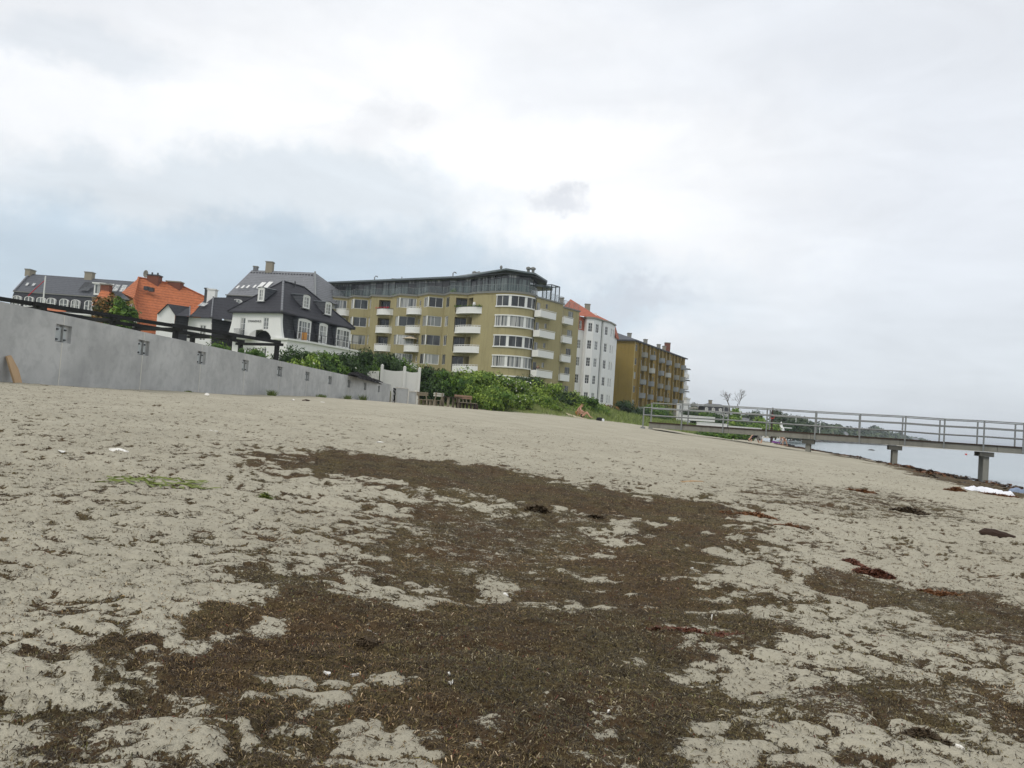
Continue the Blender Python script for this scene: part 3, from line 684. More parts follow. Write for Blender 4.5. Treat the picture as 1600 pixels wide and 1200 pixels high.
# ------------------------------------------------------------------ PIER
PA = PH(1275, 641.0, 2.9); PB = PH(1600, 659.5, 2.9)
FP = Fac((7.85, 44.5), (23.9, 37.9))
def pier():
    zt = 1.74; L = FP.L+9; W_ = 1.85
    root = thing('pier', 'narrow concrete bathing pier with steel railings reaching out over the water', 'pier', (*FP.xy(0), 1.4))
    m = MB(); n = 4
    for i, (a, b) in enumerate([(-.1, 4.2), (4.2, 8.35), (8.35, 12.5), (12.5, 16.7), (16.7, 21), (21, L)]):
        m = MB(); FP.box(m, a+.008, b-.008, zt-.33, zt-.065, -W_, 0); m.build('deck_beam', 'concrete_pier', root)
    m = MB(); FP.box(m, -.12, L, zt-.06, zt, -W_-.05, .05); m.build('deck_edge', 'drift_wood', root)
    def S(px, py): d = ray(px, py); t = (FP.p@FP.n)/(d[:2]@FP.n); P = d*t; return float((P[:2]-FP.p)@FP.d)
    near = [S(px, 680) for px in (1004, 1064, 1129, 1197, 1273, 1343, 1414, 1475, 1537, 1599)]; near += [near[-1]+1.75, near[-1]+3.5, near[-1]+5.2]
    print('pier posts', np.round(near, 2))
    for side, off in (('n', .07), ('f', -W_-.07)):
        for i, s in enumerate(near):
            top = zt+1.13
            if side == 'n' and i == 0: top = zt+.80
            m = MB(); FP.box(m, s-.035, s+.035, zt-(.34 if side == 'n' else .3), top, off-.025, off+.025)
            if i == 0: FP.box(m, s-.12, s+.12, zt-.42, zt-.30, off-.06, off+.06)
            m.build('post', 'galvanised', root)
        a0 = near[0]; a1 = near[1]
        for z, st in ((zt+1.12, a1 if side == 'n' else a0), (zt+.79, a0), (zt+.38, a0)):
            m = MB(); mid = [s for s in near if s >= st]; pts = [FP.W(s, z+.012*math.sin(s*2.1), off+.03*(1 if side == 'n' else -1)) for s in mid]; m.tube(pts, .026, 7); m.build('rail', 'galvanised', root)
    for px, lo in ((1260, .05), (1397.5, -.4), (1541, -.6), (1690, -.9)):
        s = S(px+2, 700)
        m = MB(); FP.box(m, s-.30, s+.30, zt-.58, zt-.363, -W_+.08, -.06); m.build('cap_beam', 'concrete_dark', root)
        for off in (-.32, -W_+.32):
            m = MB(); FP.box(m, s-.12, s+.12, lo+.32, zt-.585, off-.13, off+.13); pl = m.build('pile', 'concrete_pier', root)
            m = MB(); FP.box(m, s-.117, s+.117, lo-.5, lo+.318, off-.127, off+.127); m.build('pile_foot', 'concrete_wet', pl)
pier()

# ------------------------------------------------------------------ BENCHES AND TABLE
def slab(m, F, a, b, z0, z1, n0, n1): F.box(m, a, b, z0, z1, n0, n1)
def bench(cx, cy, rz, label, w=1.7, backmat='old_wood', high=.0):
    z = H1(cx, cy); d = np.array([math.cos(rz), math.sin(rz)]); F = Fac(np.array([cx, cy])-d*w/2, np.array([cx, cy])+d*w/2)
    r = thing('wooden_bench', label, 'bench', (cx, cy, z), 'weathered wooden benches at the table by the shrubs')
    for s in (.18, w-.18):
        for n in (-.17, .17): m = MB(); F.box(m, s-.055, s+.055, z-.1, z+.40, n-.055, n+.055); m.build('leg', 'wood_dark' if high else 'old_wood', r)
        m = MB(); m.bar(F.W(s, z+.40, -.20), F.W(s, z+.93, -.34), .07, .07); m.build('back_post', 'old_wood', r)
    m = MB()
    for i in range(3): F.box(m, 0, w, z+.402, z+.445, -.21+i*.145, -.08+i*.145)
    m.build('seat', 'old_wood', r)
    m = MB()
    for z0 in (.68, .81): m.hexa([F.W(0, z+z0, -.225), F.W(w, z+z0, -.225), F.W(w, z+z0, -.27), F.W(0, z+z0, -.27), F.W(0, z+z0+.11, -.26), F.W(w, z+z0+.11, -.26), F.W(w, z+z0+.11, -.305), F.W(0, z+z0+.11, -.305)])
    m.build('backrest', backmat, r)
BY = 54.0
def bxy(px, Y): p = at(px, 632, Y); return p[0], p[1]
bench(*bxy(664, BY-.2), math.radians(132), 'grey weathered bench nearest the white fence, its back to the sea wall', 1.25)
bench(*bxy(680, BY-1.2), math.radians(232), 'small pale bench with its back to the camera beside the dark table', .95, 'stone_white')
bench(*bxy(722, BY-.2), math.radians(50), 'bench with reddish backrest on the shrub side of the dark table', 1.0, 'wood_red', 1)
bench(*bxy(736, BY+.8), math.radians(58), 'bench with narrow red-brown back at the far right of the table group', .85, 'wood_red', 1)
def table():
    cx, cy = bxy(704, BY-.6); z = H1(cx, cy); F = Fac((cx-.45, cy-.5), (cx+.45, cy+.5))
    r = thing('picnic_table', 'dark wooden table standing between the benches on the sand', 'table', (cx, cy, z))
    m = MB()
    for i in range(5): F.box(m, 0, 1.35, z+.72, z+.765, -.42+i*.17, -.27+i*.17)
    m.build('table_top', 'wood_dark', r)
    for s in (.2, 1.15):
        for n in (-.25, .25): m = MB(); F.box(m, s-.06, s+.06, z-.1, z+.715, n-.06, n+.06); m.build('leg', 'old_wood', r)
table()
def stump():
    x, y = bxy(743.5, BY+3); z = H1(x, y); m = MB(); m.lathe((x, y, z), [(0.001, .42), (.17, .42), (.19, .2), (.21, -.1)], 10)
    tag(m.build('tree_stump', 'drift_wood'), 'short brown post stump in the sand at the edge of the shrubs', 'stump')
stump()

# ================================================================== BUILDINGS
def poly(name, mat, parent, *faces):
    m = MB()
    for f in faces: m.quad(*f)
    return m.build(name, mat, parent)
def chimney(c, w, d, z0, z1, mat, parent, cap='slab_grey', name='chimney', label=None, pots=0):
    m = MB(); m.box(c[0]-w/2, c[0]+w/2, c[1]-d/2, c[1]+d/2, z0, z1); ch = m.build(name, mat, parent, label=label)
    m = MB(); m.box(c[0]-w/2-.08, c[0]+w/2+.08, c[1]-d/2-.08, c[1]+d/2+.08, z1+.003, z1+.16)
    for i in range(pots): m.lathe((c[0]-w/4+i*w/2, c[1], z1+.16), [(.13, 0), (.11, .35), (.001, .35)], 8)
    m.build('chimney_cap', cap, ch); return ch
def arc_bump(pts): return pts

def yellow_building():
    k = (-0.64554, 115.4285); YY = lambda X: k[0]*X+k[1]
    F = Fac((-35, YY(-35)), (0, YY(0)))
    root = thing('apartment_building', 'long ochre yellow apartment block with zigzag facade, white balconies, rounded window corner and glazed penthouse', 'building', (-2, 116, 3.6))
    zb, zt = 2.5, 19.7
    V = [(-6, 0), (-2.6, 1.0), (-.4, 0), (2.0, 0), (5.9, 1.05), (7.9, 0), (10.6, 1.05), (12.6, 0), (14.5, 1.0), (17.4, 0), (20.6, 1.1), (22.9, 0), (26.4, 1.15), (28.3, 0), (30.5, 1.0), (32.7, 0), (34.3, .75), (36.2, 1.05), (39.4, 1.07)]
    V = [(s, n*1.45 if s < 32 else n) for s, n in V]
    PL = [np.array(F.xy(s, n)) for s, n in V]
    ang0 = math.atan2(F.d[1], F.d[0]); R = 3.45
    nL = np.array([-F.d[1], F.d[0]]); C = PL[-1]+nL*R; arc = []
    for t in np.linspace(0, math.radians(118), 22): a = ang0-math.pi/2+t; arc.append(C+R*np.array([math.cos(a), math.sin(a)]))
    floors = [17.52-2.93*i for i in range(5)]    # sills
    wins = {}  # segment index -> list of (frac a, frac b, kind)
    segs = []
    for i in range(len(PL)-1): segs.append(Fac(PL[i], PL[i+1]))
    def s2seg(i, s): a, b = V[i][0], V[i+1][0]; return (s-a)/(b-a)*segs[i].L
    # window table: (seg, s0, s1, mullions)
    def idx(s): return max(i for i in range(len(V)-1) if V[i][0] <= s+1e-6)
    specs = [(-5.2, -4.3, 0), (-1.9, -.9, 1), (5.2, 5.9, 0), (5.95, 7.7, 1), (9.4, 10.6, 1), (10.65, 12.45, 1), (13.15, 14.2, 1), (19.4, 20.6, 1), (20.65, 22.75, 1), (25.0, 26.4, 1), (26.45, 28.1, 1), (28.85, 30.1, 1)]
    small = [(23.6, 24.1)]
    rec = [(15.6, 17.3), (31.2, 32.65), (32.8, 34.2)]          # recesses behind balconies
    ops = {i: [] for i in range(len(segs))}; W = []
    for (a, b, mv) in specs:
        i = idx(a)
        if b > V[i+1][0]+1e-6: b = V[i+1][0]
        for r, z in enumerate(floors):
            A, B = s2seg(i, a), s2seg(i, b)
            ops[i].append((A, B, z, z+1.55)); W.append((i, A, B, z, z+1.55, mv, r))
    for a, b in small:
        i = idx(a)
        for r, z in enumerate(floors): A, B = s2seg(i, a), s2seg(i, b); ops[i].append((A, B, z+.35, z+1.2)); W.append((i, A, B, z+.35, z+1.2, 0, r))
    for a, b in rec:
        i = idx(a)
        for r, z in enumerate(floors): A, B = s2seg(i, a), s2seg(i, min(b, V[i+1][0]-.02)); ops[i].append((A, B, z-.85, z+1.4, 1.25)); W.append((i, A, B, z-.85, z+1.4, 2, -1))
    m = MB()
    for i, f in enumerate(segs): f.wall(m, 0, f.L, zb, zt-.28, ops[i], .22)
    for i in range(len(arc)-1):
        f = Fac(arc[i], arc[i+1])
        z = zb; bands = [(s, s+1.5) for s in floors[::-1]]
        for a, b in bands: m.quad(f.W(0, z), f.W(f.L, z), f.W(f.L, a), f.W(0, a)); z = b
        m.quad(f.W(0, z), f.W(f.L, z), f.W(f.L, zt-.28), f.W(0, zt-.28))
    wall = m.build('wall', 'yellow_render', root)
    # flat terrace deck (roof under penthouse)
    back = [np.array(F.xy(39.5, -13)), np.array(F.xy(-6, -13))]
    m = MB(); poly_ = [tuple(p) for p in PL]+[tuple(p) for p in arc[1:]]+[tuple(arc[-1]+np.array([-5, 7.])), tuple(back[1])]
    m.add([(p[0], p[1], zt-.3) for p in poly_], [tuple(range(len(poly_)))]); m.build('terrace_deck', 'slab_grey', root)
    rr = random.Random(3); gl = ['glass_mid', 'glass_dark', 'glass_mid', 'glass_pale', 'glass_dark']
    for (i, A, B, c, d, mv, r) in W:
        f = segs[i]
        if r == -1: window(f, A, B, c, d, root, 1, 0, -1.24, 'dull_frame', 'glass_dark', .06, 'balcony_door')
        else: window(f, A, B, c, d, root, mv if B-A > .8 else 0, 0, -.11, 'dull_frame' if rr.random() < .45 else 'white_frame', rr.choice(gl), .06)
    # white corner posts of the canted windows
    for s in (5.93, 10.63, 20.63, 26.43):
        i = idx(s-.1); p = np.array(F.xy(*V[i+1]))
        for r, z in enumerate(floors): q = p-np.array(F.n)*.02; m = MB(); m.box(q[0]-.09, q[0]+.09, q[1]-.06, q[1]+.06, z, z+1.55); m.build('corner_post', 'white_paint', root)
    # parapet coping following the zigzag
    path = [tuple(p) for p in PL]+[tuple(p) for p in arc[1:]]
    m = MB(); strip(m, path, zt-.28, zt, -.3, .16); m.build('coping', 'grey_trim', root)
    m = MB(); strip(m, path, zt-.42, zt-.283, -.05, .06); m.build('cornice', 'cream_band', root)
    # curved window bands of the corner
    wpath = [np.array(F.xy(38.6, 1.06)), PL[-1]]+arc[1:]; P = np.array(wpath); seg = np.r_[0, np.cumsum(np.linalg.norm(np.diff(P, axis=0), axis=1))]
    def pt(s): return np.array([np.interp(s, seg, P[:, 0]), np.interp(s, seg, P[:, 1])])
    tot = seg[-1]
    for r, z in enumerate(floors):
        w = thing_part = MB(); sub = [tuple(pt(s)) for s in np.linspace(0, tot, 26)]
        strip(w, sub, z-.16, z+.02, -.2, .16); strip(w, sub, z+1.5, z+1.66, -.2, .15); bw = w.build('window_band', 'white_paint', root)
        g_ = MB(); strip(g_, sub, z+.02, z+1.5, -.10, .015); g_.build('pane', 'glass_mid' if r % 2 else 'glass_dark', bw)
        m = MB(); s = .08; kk = 0
        for thick, gap in [(.12, .9), (.07, .9), (.42, .95), (.07, .95), (.42, .9), (.07, .85), (.07, .85), (.42, .85), (.07, .8), (.4, .7), (.07, .7), (.1, 0)]:
            if s > tot-.1: break
            a, b = pt(s), pt(min(s+thick, tot)); f = Fac(a, b); f.box(m, 0, f.L, z+.02, z+1.5, -.13, .065); s += thick+gap
        m.build('mullion', 'white_paint', bw)
    # balconies on the zigzag wing
    def balcony(s0, s1, r, proj=1.25, big=False, rail=True, n_in=0):
        z0 = floors[r]-1.1; n = 13; pts = []
        for t in np.linspace(0, 1, n):
            e = min(1, math.sin(math.pi*t)**(.38 if big else .5)); pts.append(tuple(F.xy(s0+(s1-s0)*t, n_in+proj*e)))
        m = MB(); m.add([(*p, z0) for p in pts]+[(*p, z0+.16) for p in pts], [tuple(range(n))[::-1], tuple(range(n, 2*n))])
        strip(m, pts, z0, z0+.98, -.10, 0); strip(m, pts, z0+.0, z0+.07, 0, .04); b = m.build('balcony', 'white_paint', root)
        if rail:
            m = MB(); strip(m, pts, z0+1.12, z0+1.19, -.09, .02)
            for i in range(1, n-1, 1): x, y = pts[i]; m.box(x-.03, x+.03, y+.0, y+.06, z0+.98, z0+1.125)
            m.build('balcony_rail', 'white_paint', b)
        else: m = MB(); strip(m, pts, z0+.981, z0+1.05, -.14, .03); m.build('balcony_rail', 'dark_metal', b)
        return b
    for r in range(5):
        balcony(30.9, 36.7, r, 1.5, True, r > 0, .1); balcony(15.1, 18.5, r, 1.1, False, r > 0, .45); balcony(21.3, 24.7, r, 1.3, False, True, .3)
        if r < 4: balcony(5.9, 8.7, r, 1.2, False, True, .4)
        if r < 4: balcony(-2.2, .6, r, 1.2, False, True, .4)
    # plants on the top balcony
    m = foliage('balcony_plants', [(*F.xy(30.9+5.8*t, 1.35), floors[0]+.05, .5, .25, .16) for t in (.12, .3, .48, .66, .84)], 500, .09, 'leaf_mid', None, 31, core=0)
    tag(m, 'green trailing plants along the rim of the wide top balcony beside the round corner', 'plants')
    m = foliage('balcony_flowers', [(*F.xy(s, 1.5), floors[0]+.02, .35, .15, .15) for s in (15.8, 16.6, 17.4, 18.0)], 160, .09, 'petal_red', None, 32, core=0)
    tag(m, 'red flowers hanging over the rim of a small white top balcony', 'flowers')
    # side facade towards the sea
    F2 = Fac((2.75, 117.0), (7.05, 122.4)); F2b = Fac(F2.xy(F2.L, -.75), np.array(F2.xy(F2.L, -.75))+F2.d*5.6); z2 = 19.25
    o2 = []; W2 = []
    for r, z in enumerate(floors):
        o2 += [(2.35, 2.95, z+.45, z+1.2)]; W2.append((F2, 2.35, 2.95, z+.45, z+1.2, 0))
        o2 += [(4.2, 4.9, z-.75, z-.02)]; W2.append((F2, 4.2, 4.9, z-.75, z-.02, 0))
        o2 += [(.15, 1.05, z-.95, z+1.1)]; W2.append((F2, .15, 1.05, z-.95, z+1.1, 0))
    m = MB(); F2.wall(m, 0, F2.L, zb, z2, o2, .2); m.quad(F2.W(F2.L, zb, 0), F2.W(F2.L, z2, 0), F2.W(F2.L, z2, -.75), F2.W(F2.L, zb, -.75)); 
    o3 = []
    for r, z in enumerate(floors):
        o3 += [(2.55, 3.9, z-.35, z+1.2)]; W2.append((F2b, 2.55, 3.9, z-.35, z+1.2, 2)); o3 += [(.35, 1.2, z-.95, z+1.1)]; W2.append((F2b, .35, 1.2, z-.95, z+1.1, 0))
    F2b.wall(m, 0, F2b.L, zb, z2-.25, o3, .2); m.quad(F2b.W(F2b.L, zb, 0), F2b.W(F2b.L, z2-.25, 0), F2b.W(F2b.L, z2-.25, -9), F2b.W(F2b.L, zb, -9))
    m.quad(F2.W(0, z2-.01, 0), F2.W(F2.L, z2-.01, 0), F2.W(F2.L, z2-.01, -9), F2.W(0, z2-.01, -9)); m.quad(F2b.W(0, z2-.26, 0), F2b.W(F2b.L, z2-.26, 0), F2b.W(F2b.L, z2-.26, -9), F2b.W(0, z2-.26, -9))
    m.build('side_wall', 'yellow_render', root)
    for f, a, b, c, d, mv in W2: window(f, a, b, c, d, root, mv, 0, -.11, 'dull_frame', rr.choice(gl), .06)
    m = MB(); F2.box(m, -.2, F2.L+.15, z2, z2+.22, -.3, .15); F2b.box(m, -.1, F2b.L+.15, z2-.245, z2-.03, -.3, .15); m.build('side_coping', 'grey_trim', root)
    for r, z in enumerate(floors):
        for f, a, b in ((F2, -.3, 3.6), (F2b, -.15, 2.35)):
            m = MB(); z0 = z-1.12; f.box(m, a, b, z0, z0+.15, 0, 1.15); f.box(m, a, b, z0+.15, z0+.98, 1.05, 1.15); f.box(m, a, a+.1, z0+.15, z0+.98, 0, 1.05); f.box(m, b-.1, b, z0+.15, z0+.98, 0, 1.05)
            bb = m.build('balcony', 'white_paint', root); m = MB(); f.box(m, a-.02, b+.02, z0+1.08, z0+1.14, 1.02, 1.2); f.box(m, a, a+.06, z0+.981, z0+1.08, 1.06, 1.14); f.box(m, b-.06, b, z0+.981, z0+1.08, 1.06, 1.14); m.build('balcony_rail', 'white_paint', bb)
    # penthouse
    def offp(n0): return [tuple(F.xy(s, n0)) for s in (-6, 8, 20, 32)]
    zr = 22.35; pen = [F.xy(-6, -1.9), F.xy(12, -2.0), F.xy(31.5, -2.2), F.xy(34, -1.5), F.xy(39.6, -.1), tuple(C+np.array([2.2, -.9])), tuple(C+np.array([3.4, 2.9]))]
    fr = MB(); r2 = random.Random(9); PN = []
    for i in range(len(pen)-1):
        f = Fac(pen[i], pen[i+1]); n = max(2, int(f.L/1.35))
        for j in range(n):
            a, b = f.L*j/n, f.L*(j+1)/n; f.box(fr, a-.05, a+.05, zt-.29, zr, -.08, .05)
            q = r2.random()
            PN.append(('pane', 'glass_teal' if (q < .45 or i >= 3) else 'glass_dark', MB().quad(f.W(a, zt-.25, 0), f.W(b, zt-.25, 0), f.W(b, zr-.45, 0), f.W(a, zr-.45, 0)))); PN.append(('clerestory_pane', 'glass_mid' if r2.random() < .5 else 'glass_dark', MB().quad(f.W(a, zr-.42, 0), f.W(b, zr-.42, 0), f.W(b, zr-.02, 0), f.W(a, zr-.02, 0))))
        f.box(fr, 0, f.L, zr-.46, zr-.40, -.08, .06)
    ph = fr.build('penthouse_frame', 'dark_metal', root); [mm_.build(nm_, mt_, ph) for nm_, mt_, mm_ in PN]
    roof = [F.xy(-6, -.7), F.xy(31.2, -1.0), F.xy(34.0, -.3), tuple(np.array(F.xy(39.6, .55))), tuple(C+np.array([2.9, -1.7])), tuple(C+np.array([4.9, 2.6])), F.xy(39, -12), F.xy(-6, -12)]
    m = MB(); m.prism([tuple(p) for p in roof], zr+.06, zr+.30); lift = [0, 0, .12, .48, .25, 0, 0, 0]
    m.v = [(x, y, z+lift[i % 8]) for i, (x, y, z) in enumerate(m.v)]; m.build('penthouse_roof', 'roof_metal', root)
    m = MB(); rp = [roof[i] for i in range(6)]; strip(m, rp, zr-.0, zr+.055, -.7, .0); m.build('roof_soffit', 'dark_metal', root)
    m = MB(); m.prism([tuple(C+np.array(q)) for q in ((.5, 1.0), (5.7, 3.2), (5.9, 5.2), (1.0, 9))], zr-.75, zr-.45); m.build('side_canopy', 'roof_metal', root)
    # glass railing round the terrace
    rp = [tuple(np.array(p)) for p in path]; m = MB(); strip(m, rp, zt+.08, zt+1.02, -.10, -.085); g_ = m.build('terrace_railing', 'rail_glass', root)
    m = MB(); strip(m, rp, zt+1.02, zt+1.06, -.115, -.07)
    P2 = np.array(rp); sg = np.r_[0, np.cumsum(np.linalg.norm(np.diff(P2, axis=0), axis=1))]
    for s in np.arange(0, sg[-1], 1.15): x, y = np.interp(s, sg, P2[:, 0]), np.interp(s, sg, P2[:, 1]); m.box(x-.02, x+.02, y+.08, y+.12, zt, zt+1.05)
    m.build('railing_post', 'galvanised', g_)
    m = MB()
    for f, L, z in ((F2, F2.L, z2+.2), (F2b, F2b.L, z2-.04)):
        f.box(m, 0, L, z+.98, z+1.03, -.1, -.06)
        for s in np.linspace(.1, L-.1, 5): f.box(m, s-.02, s+.02, z, z+1, -.1, -.06)
    sr = m.build('side_railing', 'galvanised', root); m = MB(); F2.box(m, .1, F2.L, z2+.25, z2+1.1, -.09, -.08); F2b.box(m, .1, F2b.L, z2, z2+.9, -.09, -.08); m.build('railing_glass', 'rail_glass', sr)
    # glass stair cabin
    f = F2; m = MB(); a, b, n0, n1, z0, z1 = 4.0, 6.1, -2.0, -.35, z2+.15, z2+2.7
    for s in (a, (a+b)/2, b):
        for n in (n0, n1): f.box(m, s-.06, s+.06, z0, z1, n-.05, n+.05)
    for z in (z0, z1-.1): 
        for n in (n0, n1): f.box(m, a+.06, b-.06, z, z+.12, n-.055, n+.055)
        for s in (a, b): f.box(m, s-.055, s+.055, z, z+.12, n0+.05, n1-.05)
    cb = m.build('stair_cabin', 'dark_metal', root); m = MB(); f.box(m, a+.08, b-.08, z0+.15, z1-.15, n1-.01, n1+.01); f.box(m, a-.01, a+.01, z0+.15, z1-.15, n0+.1, n1-.1); f.box(m, a+.3, b-.4, z1-.12, z1-.08, n0, n1); m.build('cabin_glass', 'rail_glass', cb)
    # roof vents and cowls
    for s, n, t in ((10.6, -3, 0), (27.2, -3, 0), (15.5, -4, 1), (30, -4, 1), (31.8, -3, 2), (36.7, -2.4, 3), (41.5, -3.2, 2)):
        x, y = F.xy(s, n); z = zr+.28+(.35 if s > 36 else .05); m = MB()
        if t == 0: m.tube([(x, y, z), (x, y, z+.9), (x+.12, y, z+1.05), (x+.42, y, z+1.02), (x+.5, y, z+.85)], .09, 7)
        elif t == 1: m.box(x-1.3, x+1.3, y-.6, y+.6, z, z+.35); m.box(x-1.4, x+1.4, y-.7, y+.7, z+.354, z+.46); m.lathe((x+.2, y, z+.46), [(.08, 0), (.08, .45), (.001, .5)], 7)
        elif t == 2:
            for dx in (-.35, .35): m.lathe((x+dx, y, z), [(.22, 0), (.22, .55), (.38, .6), (.38, .85), (.1, 1.0), (.001, 1.0)], 9)
        else: m.lathe((x, y, z-.1), [(.14, 0), (.14, .9), (.22, 1.0), (.16, 1.3), (.001, 1.4)], 8)
        m.build('roof_vent', 'galvanised' if t < 2 else 'grey_trim', root)
    # things on the terrace and balconies
    x, y = F.xy(22.9, 1.0); z0 = floors[2]-.95
    u = thing('parasol', 'open pale parasol standing on a white balcony of the yellow block', 'parasol', (x, y, z0))
    m = MB(); m.tube([(x, y, z0), (x, y, z0+2.25)], .03, 6); m.build('pole', 'white_paint', u)
    m = MB(); n = 8; m.lathe((x, y, z0+1.85), [(1.35, 0), (.7, .26), (.02, .48)], n); m.build('canopy', 'cloth_tan', u)
    x, y = F.xy(34.6, .9); z0 = floors[0]-.94
    tag(MB().lathe((x, y, z0), [(.001, 0), (.22, 0), (.25, 1.25), (.2, 1.6), (.001, 1.62)], 8).build('patio_heater', 'white_paint'), 'small pale upright object on the top balcony behind its plants', 'heater')
    x, y = F.xy(29, -1.0)
    o = foliage('terrace_shrub', [(x, y, zt+.35, .55, .4, .75)], 260, .12, 'leaf_bright', None, 61, core=.6); tag(o, 'bright yellow-green potted shrub behind the roof terrace railing', 'plant')
    gr = [(8, 'mid'), (12, 'dark'), (17, 'mid'), (23.5, 'dark'), (35.6, 'dark')]
    for i, (s, t) in enumerate(gr):
        x, y = F.xy(s, -1.1); o = foliage('terrace_plant', [(x, y, zt+.2, .5, .35, .5), (x+.6, y-.3, zt+.1, .4, .3, .35)], 220, .1, 'leaf_'+t, None, 62+i, core=.5); tag(o, 'low planter greenery behind the roof terrace railing '+['above the leftmost bays', 'above the first corner windows', 'above the red-flowered balcony', 'above the parasol balcony', 'beside the round corner'][i], 'plant', 'planters on the roof terrace')
    # person on a low side balcony
    return F, F2, floors
YF, YF2, YFL = yellow_building()

def flat_windows(F, rows, cols, root, h, frame='white_frame', glass='glass_mid', nv=1, nh=1, off=-.08):
    for z in rows:
        for a, b in cols: window(F, a, b, z, z+h, root, nv, nh, off, frame, glass, .07)
def white_building():
    root = thing('white_apartment_building', 'tall white rendered apartment house with canted bays and orange tiled mansard roof', 'building', (14, 148, 4))
    P = [(11.0, 143.4), (12.35, 144.9), (12.75, 143.6), (14.0, 143.9), (15.55, 145.9), (15.75, 147.1), (16.2, 146.9), (17.5, 148.6), (18.9, 152.3), (19.6, 153.9)]
    zt = 20.25; zb = 3; heads = [19.45-3.13*r for r in range(5)]; segs = [Fac(P[i], P[i+1]) for i in range(len(P)-1)]
    sp = {0: [(.35, 1.35, 'white_frame', 'glass_mid')], 2: [(.25, 1.05, 'dull_frame', 'glass_dark')], 3: [(.75, 1.75, 'white_frame', 'glass_mid')], 6: [(.45, 1.45, 'dull_frame', 'glass_dark')], 7: [(.9, 1.75, 'white_frame', 'glass_mid'), (2.6, 3.3, 'white_frame', 'glass_mid')]}
    m = MB()
    for i, f in enumerate(segs):
        ops = [(a, b, hd-1.6, hd) for a, b, _, _ in sp.get(i, []) for hd in heads if not (i == 0 and hd > 19)]
        top = zt if 1 <= i <= 7 else zt-2.2
        f.wall(m, 0, f.L, zb, top, ops, .16)
        for a, b, fr, gl in sp.get(i, []):
            for r, hd in enumerate(heads):
                if i == 0 and r == 0: continue
                window(f, a, b, hd-1.6, hd, root, 1, 2, -.1, 'white_frame', gl if (r+i) % 3 else 'glass_dark', .06)
    e = np.array(P[-1]); b = e+np.array([-8, 4.]); m.quad((*e, zb), (*e, zt-2.2), (*b, zt-2.2), (*b, zb)); m.build('wall', 'white_render', root)
    path = P[1:-1]; m = MB(); strip(m, path, zt, zt+.28, -.3, .22); m.build('eaves', 'slab_grey', root)
    m = MB(); x, y = segs[1].xy(-.12, .12); m.tube([(x, y, zb), (x, y, zt)], .07, 6); x, y = segs[5].xy(.1, .1); m.tube([(x, y, zb), (x, y, zt)], .07, 6); m.build('downpipe', 'galvanised', root)
    # roof
    z1 = zt+.3; ridge0 = PH(*c5(325, 165), 25.2); r0 = np.array([10.0, 151.5, 24.7]); r1 = np.array([15.2, 160.5, 23.6])
    e0 = (*np.array(P[0])+np.array([-1.5, -.6]), z1); e1 = (*np.array(P[1])+np.array([-.3, -1.2]), z1); e2 = (*P[4], z1); e2b = (*P[5], z1); e3 = (*P[7], z1); e4 = (*P[8], z1); e5 = (19.6, 154.6, z1)
    m = MB(); m.quad(e0, e1, tuple(r0)); m.quad(e1, (*P[3], z1), e2, tuple(r0)); m.quad(e2, e2b, e3, tuple(r1), tuple(r0)); m.quad(e3, e4, tuple(r1)); m.quad(e4, e5, tuple(r1)); m.quad(e0, tuple(r0), tuple(r1), (6, 160, z1)); rf = m.build('roof', 'roof_tile_red', root)
    m = MB(); f = segs[0]; f.wall(m, -.6, f.L-.02, zt-2.2, zt+.25, [(.35, 1.2, zt-2.0, zt-.5)], .2, .12); m.build('mansard', 'roof_tile_red', root); window(f, .35, 1.2, zt-2.0, zt-.5, root, 1, 1, -.02)
    m = MB(); f = segs[8]; a = np.array(f.W(0, zt-2.3, .35)); b = np.array(f.W(f.L+.5, zt-2.3, .35)); c = np.array(f.W(f.L+.2, zt+.2, -.5)); d = np.array(f.W(0, zt+.2, -.5)); m.quad(a, b, c, d); bb = b+np.array([-5, 3, 0]); cc = c+np.array([-5, 3, 0]); m.quad(b, bb, cc, c); m.build('mansard', 'roof_tile_red', root)
    p = PH(*c5(370, 165), 26.0); chimney((p[0]+1.1, p[1]+6), 1.1, .9, 21.5, 26.5, 'chimney_tan', rf); chimney((p[0]-4.6, p[1]+3), .8, .9, 21.5, 27.0, 'chimney_tan', rf)
    m = MB(); q = PH(*c5(440, 268), 21.6); sk = np.array(q); m.box(q[0]-.5, q[0]+.5, q[1]-.2, q[1]+.2, 21.3, 22.1); m.build('roof_hatch', 'white_paint', rf)
white_building()

